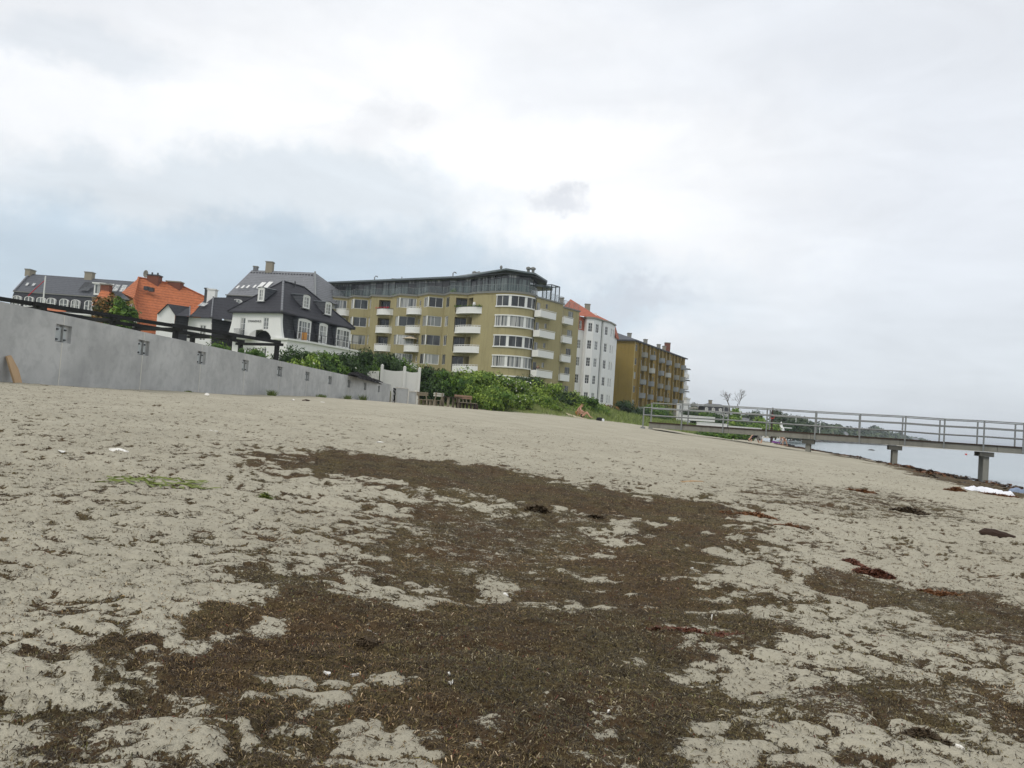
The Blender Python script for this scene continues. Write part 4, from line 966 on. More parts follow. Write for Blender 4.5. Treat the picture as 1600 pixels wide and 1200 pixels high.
def brown_block():
    p0 = np.array([24.4, 162.6]); p1 = np.array([42.2, 196.8]); F = Fac(p0, p1); L = F.L; zt = 18.75; zb = 3
    root = thing('brick_apartment_block', 'ochre brown brick apartment block with rows of small rounded grey balconies and flat grey roof', 'building', (*p0, 4))
    g = np.array([-(p1-p0)[1], (p1-p0)[0]])/np.linalg.norm(p1-p0); G0 = p0+g*12; GF = Fac(G0, p0)
    rows = [15.95-2.83*r for r in range(5)]           # floor levels
    bal = [4.6, 10.2, 16.9, 22.4, 29.2, 34.6]; wn = [1.3, 7.4, 13.5, 19.6, 25.8, 31.9, 37.0]
    ops = []
    for z in rows:
        for s in bal: ops.append((s-1.0, s+1.0, z, z+2.2))
        for s in wn: ops.append((s-.6, s+.6, z+.85, z+2.2))
    m = MB(); F.wall(m, 0, L, zb, zt, ops, .25); m.build('wall', 'brick_ochre', root)
    m = MB(); GF.wall(m, 0, GF.L, zb, zt); m.build('gable_wall', 'brick_brown', root)
    m = MB(); F.box(m, .02, .30, zb, zt-.05, 0.003, .10); m.build('corner_strip', 'cream_band', root)
    for s in (3.2, 6.0, 8.9, 11.6, 15.5, 18.2, 21.1, 23.8, 27.8, 30.5, 33.3, 36.0): m = MB(); F.box(m, s-.28, s+.28, zb, zt-.05, .003, .42); m.build('brick_rib', 'brick_brown', root)
    rr = random.Random(4)
    for r, z in enumerate(rows):
        for s in wn: window(F, s-.6, s+.6, z+.85, z+2.2, root, 1, 0, -.12, 'dull_frame', rr.choice(['glass_dark', 'glass_mid']), .08)
        for s in bal:
            window(F, s-1.0, s+1.0, z, z+2.2, root, 1, 0, -.2, 'white_frame', rr.choice(['glass_dark', 'glass_mid']), .10, 'balcony_door')
            pts = [tuple(F.xy(s-1.1+2.2*t, .25+1.15*math.sin(math.pi*t)**.45)) for t in np.linspace(0, 1, 9)]
            m = MB(); n = 9; m.add([(*p, z-.12) for p in pts]+[(*p, z+.02) for p in pts], [tuple(range(n))[::-1], tuple(range(n, 2*n))]); strip(m, pts, z-.12, z+.92, -.05, 0); m.build('balcony', rr.choice(['slab_grey', 'galvanised', 'galvanised', 'dull_frame']), root)
    # roof, low hip
    ev = .55; a = np.array(F.W(-ev, zt, ev)); b = np.array(F.W(L+ev, zt, ev)); c = np.array(F.W(L+ev, zt, -12-ev)); d = np.array(F.W(-ev, zt, -12-ev)); u = np.array([0, 0, .22]); r0 = np.array(F.W(5, zt+2.3, -6)); r1 = np.array(F.W(L-5, zt+2.3, -6))
    m = MB(); m.hexa([a, b, c, d, a+u, b+u, c+u, d+u]); m.quad(a+u*1.02, b+u*1.02, r1, r0); m.quad(d+u*1.02, a+u*1.02, r0); m.quad(b+u*1.02, c+u*1.02, r1); m.quad(c+u*1.02, d+u*1.02, r0, r1); rf = m.build('roof', 'slate_mid', root)
    for s, mt, w, zz in ((5.5, 'slab_grey', .75, 1.2), (16.5, 'slab_grey', .75, 1.2), (26.5, 'slab_grey', .7, 1.2), (31.0, 'chimney_tan', .7, 1.3), (33.5, 'red_brick', 1.25, 2.4)):
        x, y = F.xy(s, -3.2); chimney((x, y), w, 1.2, zt+.3, zt+.9+zz, mt, rf)
    # white house edge behind, with balconies
    e = Fac((43.5, 203), (46.3, 212)); r2 = thing('white_balcony_block', 'narrow white block with white balconies just past the brown brick block', 'building', (44, 205, 4))
    m = MB(); e.wall(m, 0, e.L, 3, 17.6); q = Fac((38, 205), (43.5, 203)); q.wall(m, 0, q.L, 3, 17.6); m.quad((43.5, 203, 17.6), (46.3, 212, 17.6), (40, 214, 17.6), (38, 205, 17.6)); m.build('wall', 'white_render', r2)
    for r in range(4): 
        z = 14.6-2.9*r; m = MB(); e.box(m, .5, 3.5, z, z+.95, .003, 1.0); m.build('balcony', 'white_paint', r2); m = MB(); e.box(m, .4, 4, z+2.3, z+2.4, .003, 1.3); m.build('canopy', 'dark_metal', r2)
brown_block()

# ------------------------------------------------------------------ white villa with the big dark roof
def villa():
    C0 = np.array([-27.1, 91.8]); Lc = np.array([-33.75, 94.97]); Rc = np.array([-21.75, 105.15]); ez = 11.7
    FL = Fac(Lc, C0); FR = Fac(C0, Rc); w, L = FL.L, FR.L
    root = thing('white_villa', 'white villa with big black tiled hipped roof, arched gable front and white dormers', 'house', (*C0, 4.3))
    z1 = 8.75; zb = 3.2      # first floor level
    # front (left) face: flared white gable wall with windows; arch opening below
    fl = lambda t: .75*(1-t)**2.2    # flare outward towards the bottom
    n = 9; m = MB(); H0, H1_ = z1-.25, ez-.12
    ax, ar = w*.60, 1.75
    cols = sorted(set([0, w]+list(np.linspace(ax-ar, ax+ar, 13))+[w*.185, w*.30, w*.66, w*.77]))
    wz = [(1.28, 2.08, z1+.12, z1+2.25), (w*.655, w*.655+.8, z1+.75, z1+2.3)]
    FL.wall(m, 0, w, z1+.95, H1_, wz, .14)
    # part under z1+.95 with arch cut
    S = np.linspace(0, w, 61)
    for i in range(60):
        a, b = S[i], S[i+1]; c = (a+b)/2; lo = H0
        if abs(c-ax) < ar: lo = H0-.0+1.15*math.sqrt(max(0, 1-((c-ax)/ar)**2))
        if wz[0][0]-.03 < c < wz[0][1]+.03: 
            m.quad(FL.W(a, H0), FL.W(b, H0), FL.W(b, wz[0][2]), FL.W(a, wz[0][2])); continue
        if wz[1][0] < c < wz[1][1] and False: continue
        m.quad(FL.W(a, lo), FL.W(b, lo), FL.W(b, z1+.95), FL.W(a, z1+.95)); m.quad(FL.W(a, lo), FL.W(b, lo), FL.W(b, lo, -1.2), FL.W(a, lo, -1.2))
    # flared wings at both sides
    for side in (0, 1):
        prev = None
        for j in range(n+1):
            t = j/n; z = H0+(H1_-H0)*t; e = fl(t); s = -e if side == 0 else w+e*.75; k = (0 if side == 0 else w)
            if prev: m.quad(FL.W(k, prev[0]), FL.W(prev[1], prev[0]), FL.W(s, z), FL.W(k, z)); m.quad(FL.W(prev[1], prev[0]), FL.W(prev[1], prev[0], -.35), FL.W(s, z, -.35), FL.W(s, z))
            prev = (z, s)
    m.build('front_wall', 'white_render', root)
    m = MB(); FL.box(m, ax-ar, ax+ar, 6.0, H0+1.2, -1.25, -1.2); m.build('loggia_back', 'black_wood', root)
    window(FL, *wz[0], root, 1, 2, -.1, glass='glass_mid', name='french_window'); window(FL, *wz[1], root, 1, 2, -.1, glass='glass_mid')
    m = MB(); FL.box(m, 1.0-.25, 2.35, z1+.85, z1+.89, .35, .39); [FL.box(m, s-.015, s+.015, z1+.1, z1+.85, .35, .38) for s in np.linspace(.8, 2.3, 9)]; FL.box(m, .75, 2.35, z1+.03, z1+.09, 0, .4); m.build('balconet', 'dark_metal', root)
    # name in small dark letters
    cu = bpy.data.curves.new('house_name', 'FONT'); cu.body = 'STRANDHUS'; cu.size = .36; cu.extrude = .01; cu.align_x = 'CENTER'; to = bpy.data.objects.new('house_name_c', cu); COL.objects.link(to)
    dg = bpy.context.evaluated_depsgraph_get(); me = bpy.data.meshes.new_from_object(to.evaluated_get(dg)); bpy.data.objects.remove(to); me.materials.clear(); me.materials.append(M['dark_metal'])
    o = bpy.data.objects.new('house_name', me); COL.objects.link(o); o.parent = root; q = np.array(FL.W(w*.475, z1+1.72, .03))-np.array(root.location)
    o.matrix_local = Matrix(((FL.d[0], 0, FL.n[0], q[0]), (FL.d[1], 0, FL.n[1], q[1]), (0, 1, 0, q[2]), (0, 0, 0, 1)))
    # ground floor
    m = MB(); gw = [(.6, 1.9, 6.1, 7.9), (3.0, 4.6, 6.1, 7.9)]; 
    FG = Fac(Lc+FL.n*-.9-FL.d*.6, C0+FL.n*-.9+FL.d*.2); 
    gops = [(2.2, 3.0, 5.7, 7.6), (3.15, 3.95, 5.7, 7.6), (4.6, 5.4, 5.7, 7.6)]; FG.wall(m, -.0, FG.L, zb, z1-.2, gops, .15)
    for a, b, c, d in gops: window(FG, a, b, c, d, root, 1, 2, -.1)
    m.build('ground_floor_wall', 'white_render', root)
    # side: mansard wall of dark tiles
    m = MB(); A = [FR.W(0, z1, .28), FR.W(L, z1, .28), FR.W(L, ez-.1, -.15), FR.W(0, ez-.1, -.15)]; m.quad(*A); m.build('mansard', 'slate_dark', root)
    def dormer(F, s0, s1, za, zc, nf, nb, parent, nv, label='dormer', door=False, arch=.16, side='slate_mid'):
        m = MB(); t = .16
        pts = lambda n, g=0: [F.W(s0-g, za, n), F.W(s1+g, za, n), F.W(s1+g, zc, n)]+[F.W(s1+g-(s1-s0+2*g)*k/6, zc+arch*math.sin(math.pi*k/6), n) for k in range(1, 6)]+[F.W(s0-g, zc, n)]
        f = pts(nf); k = len(f)
        # front ring: frame with opening
        FR_ = MB(); F.box(FR_, s0, s0+t, za, zc-.02, nf-.12, nf); F.box(FR_, s1-t, s1, za, zc-.02, nf-.12, nf); F.box(FR_, s0+t, s1-t, za, za+t*(.6), nf-.12, nf)
        top = [F.W(s0, zc-.02, nf), F.W(s1, zc-.02, nf)]+[F.W(s1-(s1-s0)*q/6, zc+arch*math.sin(math.pi*q/6), nf) for q in range(0, 7)]; FR_.quad(*top); F.box(FR_, s0+t, s1-t, zc-.16, zc-.022, nf-.12, nf)
        d = FR_.build('dormer', 'white_paint', parent)
        window(F, s0+t, s1-t, za+t*.6, zc-.16, d, nv, 2, nf-.09, t=.06)
        m = MB(); m.quad(F.W(s0, za, nf-.02), F.W(s0, zc, nf-.02), F.W(s0, zc, nb), F.W(s0, za, nf-.05)); m.build('dormer_cheek', side, d); m = MB(); m.quad(F.W(s1, za, nf-.02), F.W(s1, zc, nf-.02), F.W(s1, zc, nb), F.W(s1, za, nf-.05)); m.build('dormer_cheek', side, d)
        m = MB(); ev = .14; q0 = [F.W(s0-ev+(s1-s0+2*ev)*k/6, zc+.03+arch*math.sin(math.pi*k/6), nf+.12) for k in range(7)]; q1 = [F.W(s0-ev+(s1-s0+2*ev)*k/6, zc+.03+arch*math.sin(math.pi*k/6)+.06, nb-.2) for k in range(7)]
        m.add(q0+q1, [(i, i+1, 8+i, 7+i) for i in range(6)]); m.build('dormer_roof', 'roof_metal', d)
        m = MB(); F.box(m, s0-.15, s1+.15, za-.08, za-.003, nf-.3, nf+.1); m.build('dormer_sill', 'galvanised', d); return d
    dormer(FR, 2.35, 4.85, z1+.1, ez-.42, .75, -.2, root, 3); dormer(FR, 6.6, 8.3, z1+.1, ez-.42, .7, -.2, root, 1); dormer(FR, 10.3, 13.4, z1+.1, ez-.42, .7, -.2, root, 3)
    # ground floor extension with terrace
    E0_ = Fac(FR.xy(.4, 1.9), FR.xy(L-.6, 1.9)); m = MB(); gx = [(1.7, 4.6, 5.9, 7.7), (6.6, 8.4, 5.9, 7.7), (10.5, 12.5, 5.9, 7.7)]
    path = [FR.xy(-.1, -.6), FR.xy(.1, 1.1), FR.xy(3.2, 1.9), FR.xy(L-.6, 1.9), FR.xy(L-.6, -.5)]
    for i in range(4):
        f = Fac(path[i], path[i+1]); ops = [] if i != 2 else [(a, b, c, d) for a, b, c, d in [(.8, 3.4, 5.9, 7.7), (5, 6.6, 5.9, 7.7), (8.6, 10.6, 5.9, 7.7)]]; f.wall(m, 0, f.L, zb, z1-.25, ops, .15)
        for a, b, c, d in ops: window(f, a, b, c, d, root, 3 if b-a > 2 else 1, 2, -.1)
    m.build('extension_wall', 'white_render', root)
    m = MB(); m.prism([tuple(FR.xy(-.3, -.6)), tuple(FR.xy(-.1, 1.3)), tuple(FR.xy(3.1, 2.15)), tuple(FR.xy(L-.4, 2.15)), tuple(FR.xy(L-.4, -.5))], z1-.25, z1-.03); m.build('terrace_slab', 'white_paint', root)
    pr = [FR.xy(0, 1.2), FR.xy(3.15, 2.0), FR.xy(L-.5, 2.0)]; m = MB(); 
    for i in range(2):
        f = Fac(pr[i], pr[i+1]); f.box(m, 0, f.L, z1+.92, z1+.96, -.02, .02); f.box(m, 0, f.L, z1+.08, z1+.11, -.015, .015)
        for s in np.arange(0, f.L, .75): f.box(m, s-.018, s+.018, z1, z1+.92, -.018, .018)
    m.build('terrace_railing', 'dark_metal', root)
    # roof: hips
    ev = .45; a = .5*w
    e = [np.array(FL.W(-ev, ez, ev)), np.array([*(C0+FL.n*ev+FR.n*ev), ez]), np.array(FR.W(L+ev, ez, ev)), np.array([*(Rc-FL.d*w+FR.d*ev-FL.d*ev), ez])]
    z_r = 16.15; A1 = np.array([*(C0-FL.d*3.9+FR.d*4.6), z_r]); A2 = np.array([*(C0-FL.d*3.9+FR.d*(L-5.6)), z_r])
    for nm, T in (('A1', A1), ('A2', A2), ('e1', e[1]), ('e0', e[0]), ('e2', e[2])):
        v = T-E0; ww = v@Fv; print('villa', nm, round(800+FPX*(v@Rv)/ww, 1), round(600-FPX*(v@Uv)/ww, 1))
    m = MB(); m.quad(e[0], e[1], A1); m.quad(e[1], e[2], A2, A1); m.quad(e[2], e[3], A2); m.quad(e[3], e[0], A1, A2)
    dn = np.array([0, 0, -.16])
    for i in range(4): m.quad(e[i], e[(i+1) % 4], e[(i+1) % 4]+dn, e[i]+dn)
    m.quad(*[q+dn for q in e]); rf = m.build('roof', 'roof_tile_dark', root)
    m = MB(); up = np.array([0, 0, .05]); m.tube([e[1]+up, A1+up], .13, 6); m.build('hip_tiles', 'slate_grey', rf); m = MB(); m.tube([A1+up, A2+up], .12, 6); m.tube([A2+up, e[2]+up], .10, 6); m.tube([e[0]+up, A1+up], .10, 6); m.build('ridge_tiles', 'roof_tile_dark', rf)
    # upper dormers: on the roof planes
    def rd(F, s, ww, z, dn_, nv): 
        dormer(F, s-ww/2, s+ww/2, z, z+1.55, dn_, dn_-2.0, rf, nv, arch=.14)
    # roof plane inset at height z
    pl = lambda z, total: -(z-ez)/(z_r-ez)*total+ev
    rd(FR, 5.2, 1.35, 12.9, pl(12.9, 3.9)+.15, 1); rd(FR, 9.6, 1.35, 12.75, pl(12.75, 3.9)+.15, 1); rd(FL, w*.45, .95, 13.1, pl(13.1, 4.6)+.15, 1)
    m = MB(); q = A1*.35+A2*.65; m.tube([q+np.array([0, -.9, -.9]), q+np.array([0, -.9, .35])], .09, 6); m.build('roof_pipe', 'dark_metal', rf)
    o = MB(); x, y = FR.xy(3.2, 1.1); o.box(x-.3, x+.3, y-.03, y+.03, z1+.1, z1+1.0); tag(o.build('orange_towel', 'cloth_orange'), 'orange-brown towel hanging at the terrace railing of the white villa', 'towel')
    for s in (5.2, 6.1):
        x, y = FR.xy(s, 1.2); c = thing('terrace_chair', 'dark slatted chair on the villa terrace '+('nearer the orange towel' if s < 6 else 'before the narrow dormer door'), 'chair', (x, y, z1)); m = MB(); m.box(x-.25, x+.25, y-.25, y+.25, z1+.40, z1+.45); m.build('seat', 'black_wood', c); m = MB(); m.box(x+.2, x+.25, y-.25, y+.25, z1+.453, z1+.95); m.build('backrest', 'black_wood', c)
        for dx in (-.22, .22):
            for dy in (-.22, .22): m = MB(); m.box(x+dx-.02, x+dx+.02, y+dy-.02, y+dy+.02, z1-.02, z1+.398); m.build('leg', 'black_wood', c)
villa()

# generic helper: roof/wall polygons given by photo corners standing on a known depth
def tri(px, py, Y): return tuple(at(px, py, Y))

def small_white_house():
    root = thing('white_cottage', 'low white house with black tiled roof and white chimney beside the villa', 'house', (-38, 98, 4))
    D = 97.
    def pr(a, Y=D): return np.array(at(*a, Y))
    # three bays: gable wing, middle wing, main roof
    m = MB()
    # gable wing
    gl = [pr((246, 490)), pr((261.5, 475)), pr((273.5, 492.5))]; b0, b1 = pr((246, 490)), pr((273.5, 492.5)); zb = 3.5
    m.quad((b0[0], b0[1], zb), (b1[0], b1[1], zb), tuple(gl[2]), tuple(gl[1]), tuple(gl[0])); 
    FW2 = Fac((b0[0], b0[1]), (b1[0], b1[1])); 
    # middle and main walls
    p1 = pr((295, 496), D+1.5); p2 = pr((331, 497.5), D+1.0); p3 = pr((362, 501), D+3); FM = Fac(p1[:2], p2[:2]); zt = float(p1[2])
    win = (FM.L*.52, FM.L*.80, zt-2.75, zt-.85); FM.wall(m, 0, FM.L, zb, zt, [win], .15); m.build('wall', 'white_render', root); window(FM, *win, root, 1, 2, -.1)
    m = MB(); a = pr((273.5, 492.5)); FA = Fac((a[0]+.03, a[1]), p1[:2]+np.array([-.02, 0])); FA.wall(m, 0, FA.L, zb, zt+.1, (), .1); FB = Fac(p2[:2]+np.array([.02, .0]), p3[:2]); 
    m.quad(FB.W(0, zb, .8), FB.W(FB.L, zb, .8), FB.W(FB.L, zt, 0), FB.W(0, zt, 0)); m.build('mansard', 'slate_dark', root)
    m = MB(); ap = pr((261.5, 474.5), D-.3); rb = pr((297, 479.5), D+4); eR0 = pr((274, 493), D-.3); eR1 = pr((296.5, 494.5), D+.5); eL0 = pr((245, 490.5), D-.3)
    m.quad(tuple(eR0), tuple(eR1), tuple(rb), tuple(ap)); m.quad(tuple(eL0), tuple(ap), tuple(rb), tuple(rb+np.array([-3.5, 2, -1.6])))
    r0 = pr((333.5, 464.5), D+5); r1 = pr((361, 465), D+6); r2 = pr((374, 474.5), D+6.5); e0 = pr((294.5, 494.5), D+.9); e1 = pr((330.5, 496), D+.5); e2 = pr((366, 500.5), D+2.2); 
    m.quad(tuple(e0), tuple(e1), tuple(r0)); m.quad(tuple(e1), tuple(e2), tuple(r2), tuple(r1), tuple(r0)); m.quad(tuple(e0), tuple(r0), tuple(r0+np.array([-6, 6, -3.5]))); rf = m.build('roof', 'roof_tile_dark', root)
    m = MB(); up = np.array([0, -.05, .06]); m.tube([e1+up, r0+up], .10, 5); m.tube([eR1+up, rb+up], .08, 5); m.build('hip_flashing', 'slate_grey', rf)
    q = pr((315, 479), D+2.6); t = pr((322, 474), D+3.2); w = np.array([.42, 0, 0]); m = MB(); off = np.array([0, -.25, .05]); m.quad(q-w+off, q+w+off, t+w+off, t-w+off); m.build('skylight', 'glass_pale', rf)
    c = pr((332, 458), D+5.5); chimney((c[0], c[1]), 1.0, .9, c[2]-2.2, c[2]+.35, 'white_render', rf, 'white_paint'); c = pr((322.5, 458), D+6.5); chimney((c[0], c[1]), .35, .4, c[2]-1.5, c[2]+.5, 'dark_metal', rf, 'dark_metal')
small_white_house()

def orange_house():
    D = 100.; pr = lambda x, y, Y=D: np.array(at(x, y, Y))
    root = thing('orange_roof_house', 'house with large weathered orange tiled roof and two brick chimneys', 'house', (-48, 100, 4)); zb = 3.5
    A = pr(217, 434, D+6); B = pr(283, 446.5, D+9); E = pr(209, 466.5, D-.5); e = pr(216, 497, D-1.0); f = pr(246, 530, D-1.5); g_ = pr(322, 465, D+9.5); h = pr(297, 495, D+2)
    m = MB(); fl = pr(216, 520, D-1.2)
    m.quad(tuple(E), tuple(e), tuple(fl), tuple(f), tuple(h), tuple(g_), tuple(B), tuple(A)); lh = pr(190, 457, D+7); m.quad(tuple(A), tuple(E), tuple(lh)); m.quad(tuple(A), tuple(lh), tuple(lh+np.array([0, 8, -2])), tuple(B+np.array([0, 9, -4])), tuple(B)); rf = m.build('roof', 'roof_tile_orange', root)
    m = MB(); u = np.array([0, -.06, .05]); m.tube([A+u, E+u], .13, 6); m.tube([E+u, e+u, fl+u], .10, 6); m.tube([A+u, B+u, g_+u], .11, 6); m.build('ridge_tiles', 'roof_tile_orange', rf)
    FG = Fac(pr(189, 470, D+5)[:2], (E[0]+.05, E[1]+.05)); m = MB(); zt = E[2]-.1
    wn = (FG.L*.66, FG.L*.92, zt-1.9, zt-.45); FG.wall(m, 0, FG.L, zb, zt, [wn], .15); m.build('gable_wall', 'brick_brown', root); window(FG, *wn, root, 1, 0, -.1)
    F2 = Fac((E[0], E[1]+.1), pr(217, 520, D-.8)[:2]); m = MB(); F2.box(m, -1.5, F2.L+.2, e[2]-.55, e[2]-.3, .05, .4); m.build('gutter', 'white_paint', root)
    c = pr(241.5, 437, D+7); ch = chimney((c[0], c[1]), 1.5, 1.2, c[2]-2.2, c[2]+.45, 'red_brick', rf, 'dark_metal', pots=2)
    c = pr(273.5, 443, D+8.5); chimney((c[0], c[1]), 1.9, 1.2, c[2]-2.2, c[2]+.1, 'red_brick', rf, 'chimney_tan')
    # roof windows
    for px, py in ((229, 450), (236.5, 452)):
        q = pr(px, py, D+4.0); m = MB(); m.box(q[0]-.28, q[0]+.28, q[1]-.25, q[1]+.35, q[2]-.3, q[2]+.2); m.build('roof_window', 'dark_metal', rf)
    # satellite dish
    q = pr(228, 428, D+7); d = thing('satellite_dish', 'grey satellite dish on a thin mast above the orange roof', 'satellite dish', (q[0], q[1], q[2]-1.6)); m = MB(); m.tube([(q[0]+.1, q[1]+.2, q[2]-1.6), (q[0]+.1, q[1]+.2, q[2])], .035, 6); m.build('mast', 'galvanised', d)
    m = MB(); n = 14; V = [(q[0], q[1]+.12, q[2])]+[(q[0]+.48*math.cos(t)*.72, q[1]-.05, q[2]+.52*math.sin(t)) for t in np.arange(n)*2*math.pi/n]; m.add(V, [(0, 1+i, 1+(i+1) % n) for i in range(n)]); m.build('dish', 'slab_grey', d)
    # small wing with its own roof and chimney
    D2 = 98.; r = thing('orange_roof_annex', 'small orange tiled roof with short chimney beside the green tree', 'house', (-55, 98, 4)); pr2 = lambda x, y, Y=D2: np.array(at(x, y, Y))
    a, b, c, d_ = pr2(158, 453.5, D2+3), pr2(170, 455, D2+3), pr2(178, 479), pr2(143, 477); m = MB(); m.quad(tuple(d_), tuple(c), tuple(b), tuple(a)); m.quad(tuple(b), tuple(c), tuple(c+np.array([0, 6, 0]))); rf2 = m.build('roof', 'roof_tile_orange', r)
    q = pr2(166, 452, D2+3.5); chimney((q[0], q[1]), 1.1, .9, q[2]-1, q[2]+.5, 'red_brick', rf2); m = MB(); FF = Fac((d_[0]+.3, d_[1]+.3), (c[0]-.3, c[1]+.3)); FF.wall(m, 0, FF.L, zb, d_[2]-.02); m.build('wall', 'brick_brown', r)
    # orange low roof seen through the pergola
    D3 = 70.; a, b, c, d_ = [np.array(at(x, y, D3+o)) for x, y, o in ((64, 474, 3), (92, 477, 3), (104, 487, 0), (60, 486, 0))]; r = thing('garden_house', 'low garden house with orange roof seen between the wall and the pergola beam', 'house', (a[0], a[1], 3.5)); m = MB(); m.quad(tuple(d_), tuple(c), tuple(b), tuple(a)); m.build('roof', 'roof_tile_orange', r)
    m = MB(); FF = Fac((d_[0]+.2, d_[1]+.2), (c[0]-.2, c[1]+.2)); FF.wall(m, 0, FF.L, 3, d_[2]-.03); m.build('wall', 'white_render', r)
orange_house()

def arched_dormer(F, s, z, w, h, root, off=.5, dp=.9):
    """white arched dormer window standing out of a steep slate roof"""
    n = 8; m = MB(); t = .13
    def ring(a, zz, nn): return [F.W(s-a, z, nn), F.W(s+a, z, nn)]+[F.W(s+a*math.cos(q), z+zz+(a*.55)*math.sin(q), nn) for q in np.linspace(0, math.pi, n)]
    o = ring(w/2+t, h, off); i = ring(w/2, h, off+.0); k = len(o)
    m.add(o+i, [(j, (j+1) % k, k+(j+1) % k, k+j) for j in range(k)]); o2 = ring(w/2+t, h, off-dp); m.add(o+o2, [(j, (j+1) % k, k+(j+1) % k, k+j) for j in range(k)])
    F.box(m, s-.05, s+.05, z, z+h+.25, off-.06, off+.01); F.box(m, s-w/2, s+w/2, z+h*.55-.03, z+h*.55+.03, off-.06, off+.012); F.box(m, s-w/2-t, s+w/2+t, z-.14, z-.003, off-.3, off+.06)
    d = m.build('dormer', 'white_paint', root); g = MB(); g.quad(*ring(w/2, h, off-.05)); g.build('pane', 'glass_mid', d); return d
def slate_mansards():
    # far left long one
    D = 124.; pr = lambda x, y, Y=D: np.array(at(x, y, Y)); zb = 3.5
    root = thing('grey_mansard_building', 'long apartment house with grey slate mansard roof and white arched dormers at the far left', 'building', (-75, D, 4))
    eL, eR = pr(22, 455.5), pr(210, 466); zE = float(eL[2]); F = Fac(eL[:2], (eR[0]+14, eR[1])); RL = pr(47, 428, D+5); RR = pr(281, 445, D+5); zR = float(RL[2])
    ER = pr(335, 466.5, D+.0)
    m = MB(); m.quad(F.W(0, zE), F.W(F.L, zE), tuple(RR), tuple(RL)); m.quad(F.W(F.L, zE), (ER[0], ER[1]+8, zE-.3), tuple(RR)); bk = np.array([0, 9, 0]); m.quad(F.W(0, zE), tuple(RL), tuple(np.array(F.W(0, zE))+bk)); rf = m.build('roof', 'slate_mid', root)
    m = MB(); lo = zE-2.75; m.quad(F.W(-.35, lo, .45), F.W(F.L, lo, .45), F.W(F.L, zE, 0), F.W(0, zE, 0)); m.quad(F.W(-.35, lo, .45), F.W(0, zE, 0), tuple(np.array(F.W(0, zE))+bk), tuple(np.array(F.W(-.35, lo, .45))+bk)); m.build('mansard', 'slate_dark', root)
    m = MB(); F.wall(m, -.3, F.L, zb, lo-.25, (), .1, .3); m.build('wall', 'white_render', root); m = MB(); F.box(m, -.6, F.L, lo-.24, lo-.02, 0, .75); m.build('cornice', 'white_paint', root)
    m = MB(); F.box(m, -.1, F.L, zE-.05, zE+.1, -.02, .16); m.build('eaves', 'grey_trim', root)
    def S(px, py=460): d = ray(px, py); t = (F.p@F.n)/(d[:2]@F.n); P = d*t; return float((P[:2]-F.p)@F.d)
    for px in (30, 49, 68, 84, 104, 122, 143): arched_dormer(F, S(px), zE-2.15, 1.05, 1.15, root, .62)
    chimney(pr(47, 430, D+5)[:2], .8, 1.6, zR-.5, zR+.55, 'chimney_tan', rf); c = pr(140, 433, D+5); chimney((c[0], c[1]), 1.2, 1, zR-.5, zR+.8, 'chimney_tan', rf)
    m = MB(); m.tube([np.array(F.W(0, zE))+np.array([0, 0, .1]), RL+np.array([0, -.05, .1])], .16, 6); m.build('verge', 'slate_grey', rf)
    for px, py in ((43, 445), (53, 445.5), (173, 449.5), (182, 451), (193, 451.5)):
        t = (py-428)/28; q = pr(px, py, D+5*(1-t)-.15); m = MB(); b = np.array([.38 if px > 100 else .2, 0, 0]); u = np.array([0, .75, .85])*(.7 if px > 100 else .3); m.quad(q-b-u+np.array([0, -.1, .1]), q+b-u+np.array([0, -.1, .1]), q+b+u+np.array([0, -.1, .1]), q-b+u+np.array([0, -.1, .1])); m.build('skylight', 'glass_pale', rf)
    q = pr(134, 449, D+1.4); m = MB(); m.quad(q+np.array([-.8, -.7, -.6]), q+np.array([.8, -.7, -.6]), q+np.array([1, .7, .95]), q+np.array([-.6, .7, .95])); m.build('skylight', 'glass_dark', rf)
    q = pr(157, 452, D+.5); m = MB(); m.box(q[0]-.75, q[0]+.75, q[1]-.5, q[1]+2, q[2]-1.0, q[2]+.75); m.box(q[0]-1.0, q[0]+1.0, q[1]-.75, q[1]+2, q[2]+.753, q[2]+.95); dd = m.build('dormer', 'white_paint', rf); m = MB(); m.quad(*[(q[0]+a, q[1]-.52, q[2]+b) for a, b in ((-.55, -.7), (.55, -.7), (.55, .6), (-.55, .6))]); m.build('pane', 'glass_mid', dd)
    # flagpole with red pennant
    p = np.array(at(68, 465, 60.)); r = thing('flagpole', 'white flagpole rising before the grey slate roof with a thin red pennant', 'flagpole', (p[0], p[1], 3.5)); t = np.array(at(69.5, 431, 60.)); m = MB(); m.tube([(p[0], p[1], 3.5), (p[0], p[1], t[2])], [.075, .045], 7); m.build('pole', 'white_paint', r)
    m = MB(); a = np.array(at(54, 452.5, 60.5)); b = np.array(at(44, 462.5, 60.7)); m.tube([(p[0]-.02, p[1], a[2]+.7), tuple(a), tuple(b)], [.02, .035, .03], 5); m.build('pennant', 'petal_red', r)
    # middle one behind the villa
    D = 131.; root = thing('slate_corner_building', 'tall grey hipped slate roof with snow guards and tan chimney behind the villa', 'building', (-40, D, 4))
    e0, e1 = pr(354, 461, D), pr(494, 459.5, D-2); F = Fac(e0[:2], e1[:2]); zE = float(e0[2]); R0_ = pr(392.5, 433, D+6); R1_ = pr(492.5, 426, D+4.); zR = float(R1_[2]); R0_[2] = zR; e2 = pr(520, 447, D+10)
    m = MB(); m.quad(F.W(0, zE), F.W(F.L, zE), tuple(R1_), tuple(R0_)); E2 = (e1[0]+6.5, e1[1]+11, zE); m.quad(F.W(F.L, zE), E2, tuple(R1_)); m.quad(F.W(0, zE), tuple(R0_), (e0[0]+1, e0[1]+14, zE)); m.quad(tuple(R0_), tuple(R1_), E2, (e0[0]+1, e0[1]+14, zE)); rf = m.build('roof', 'slate_grey', root)
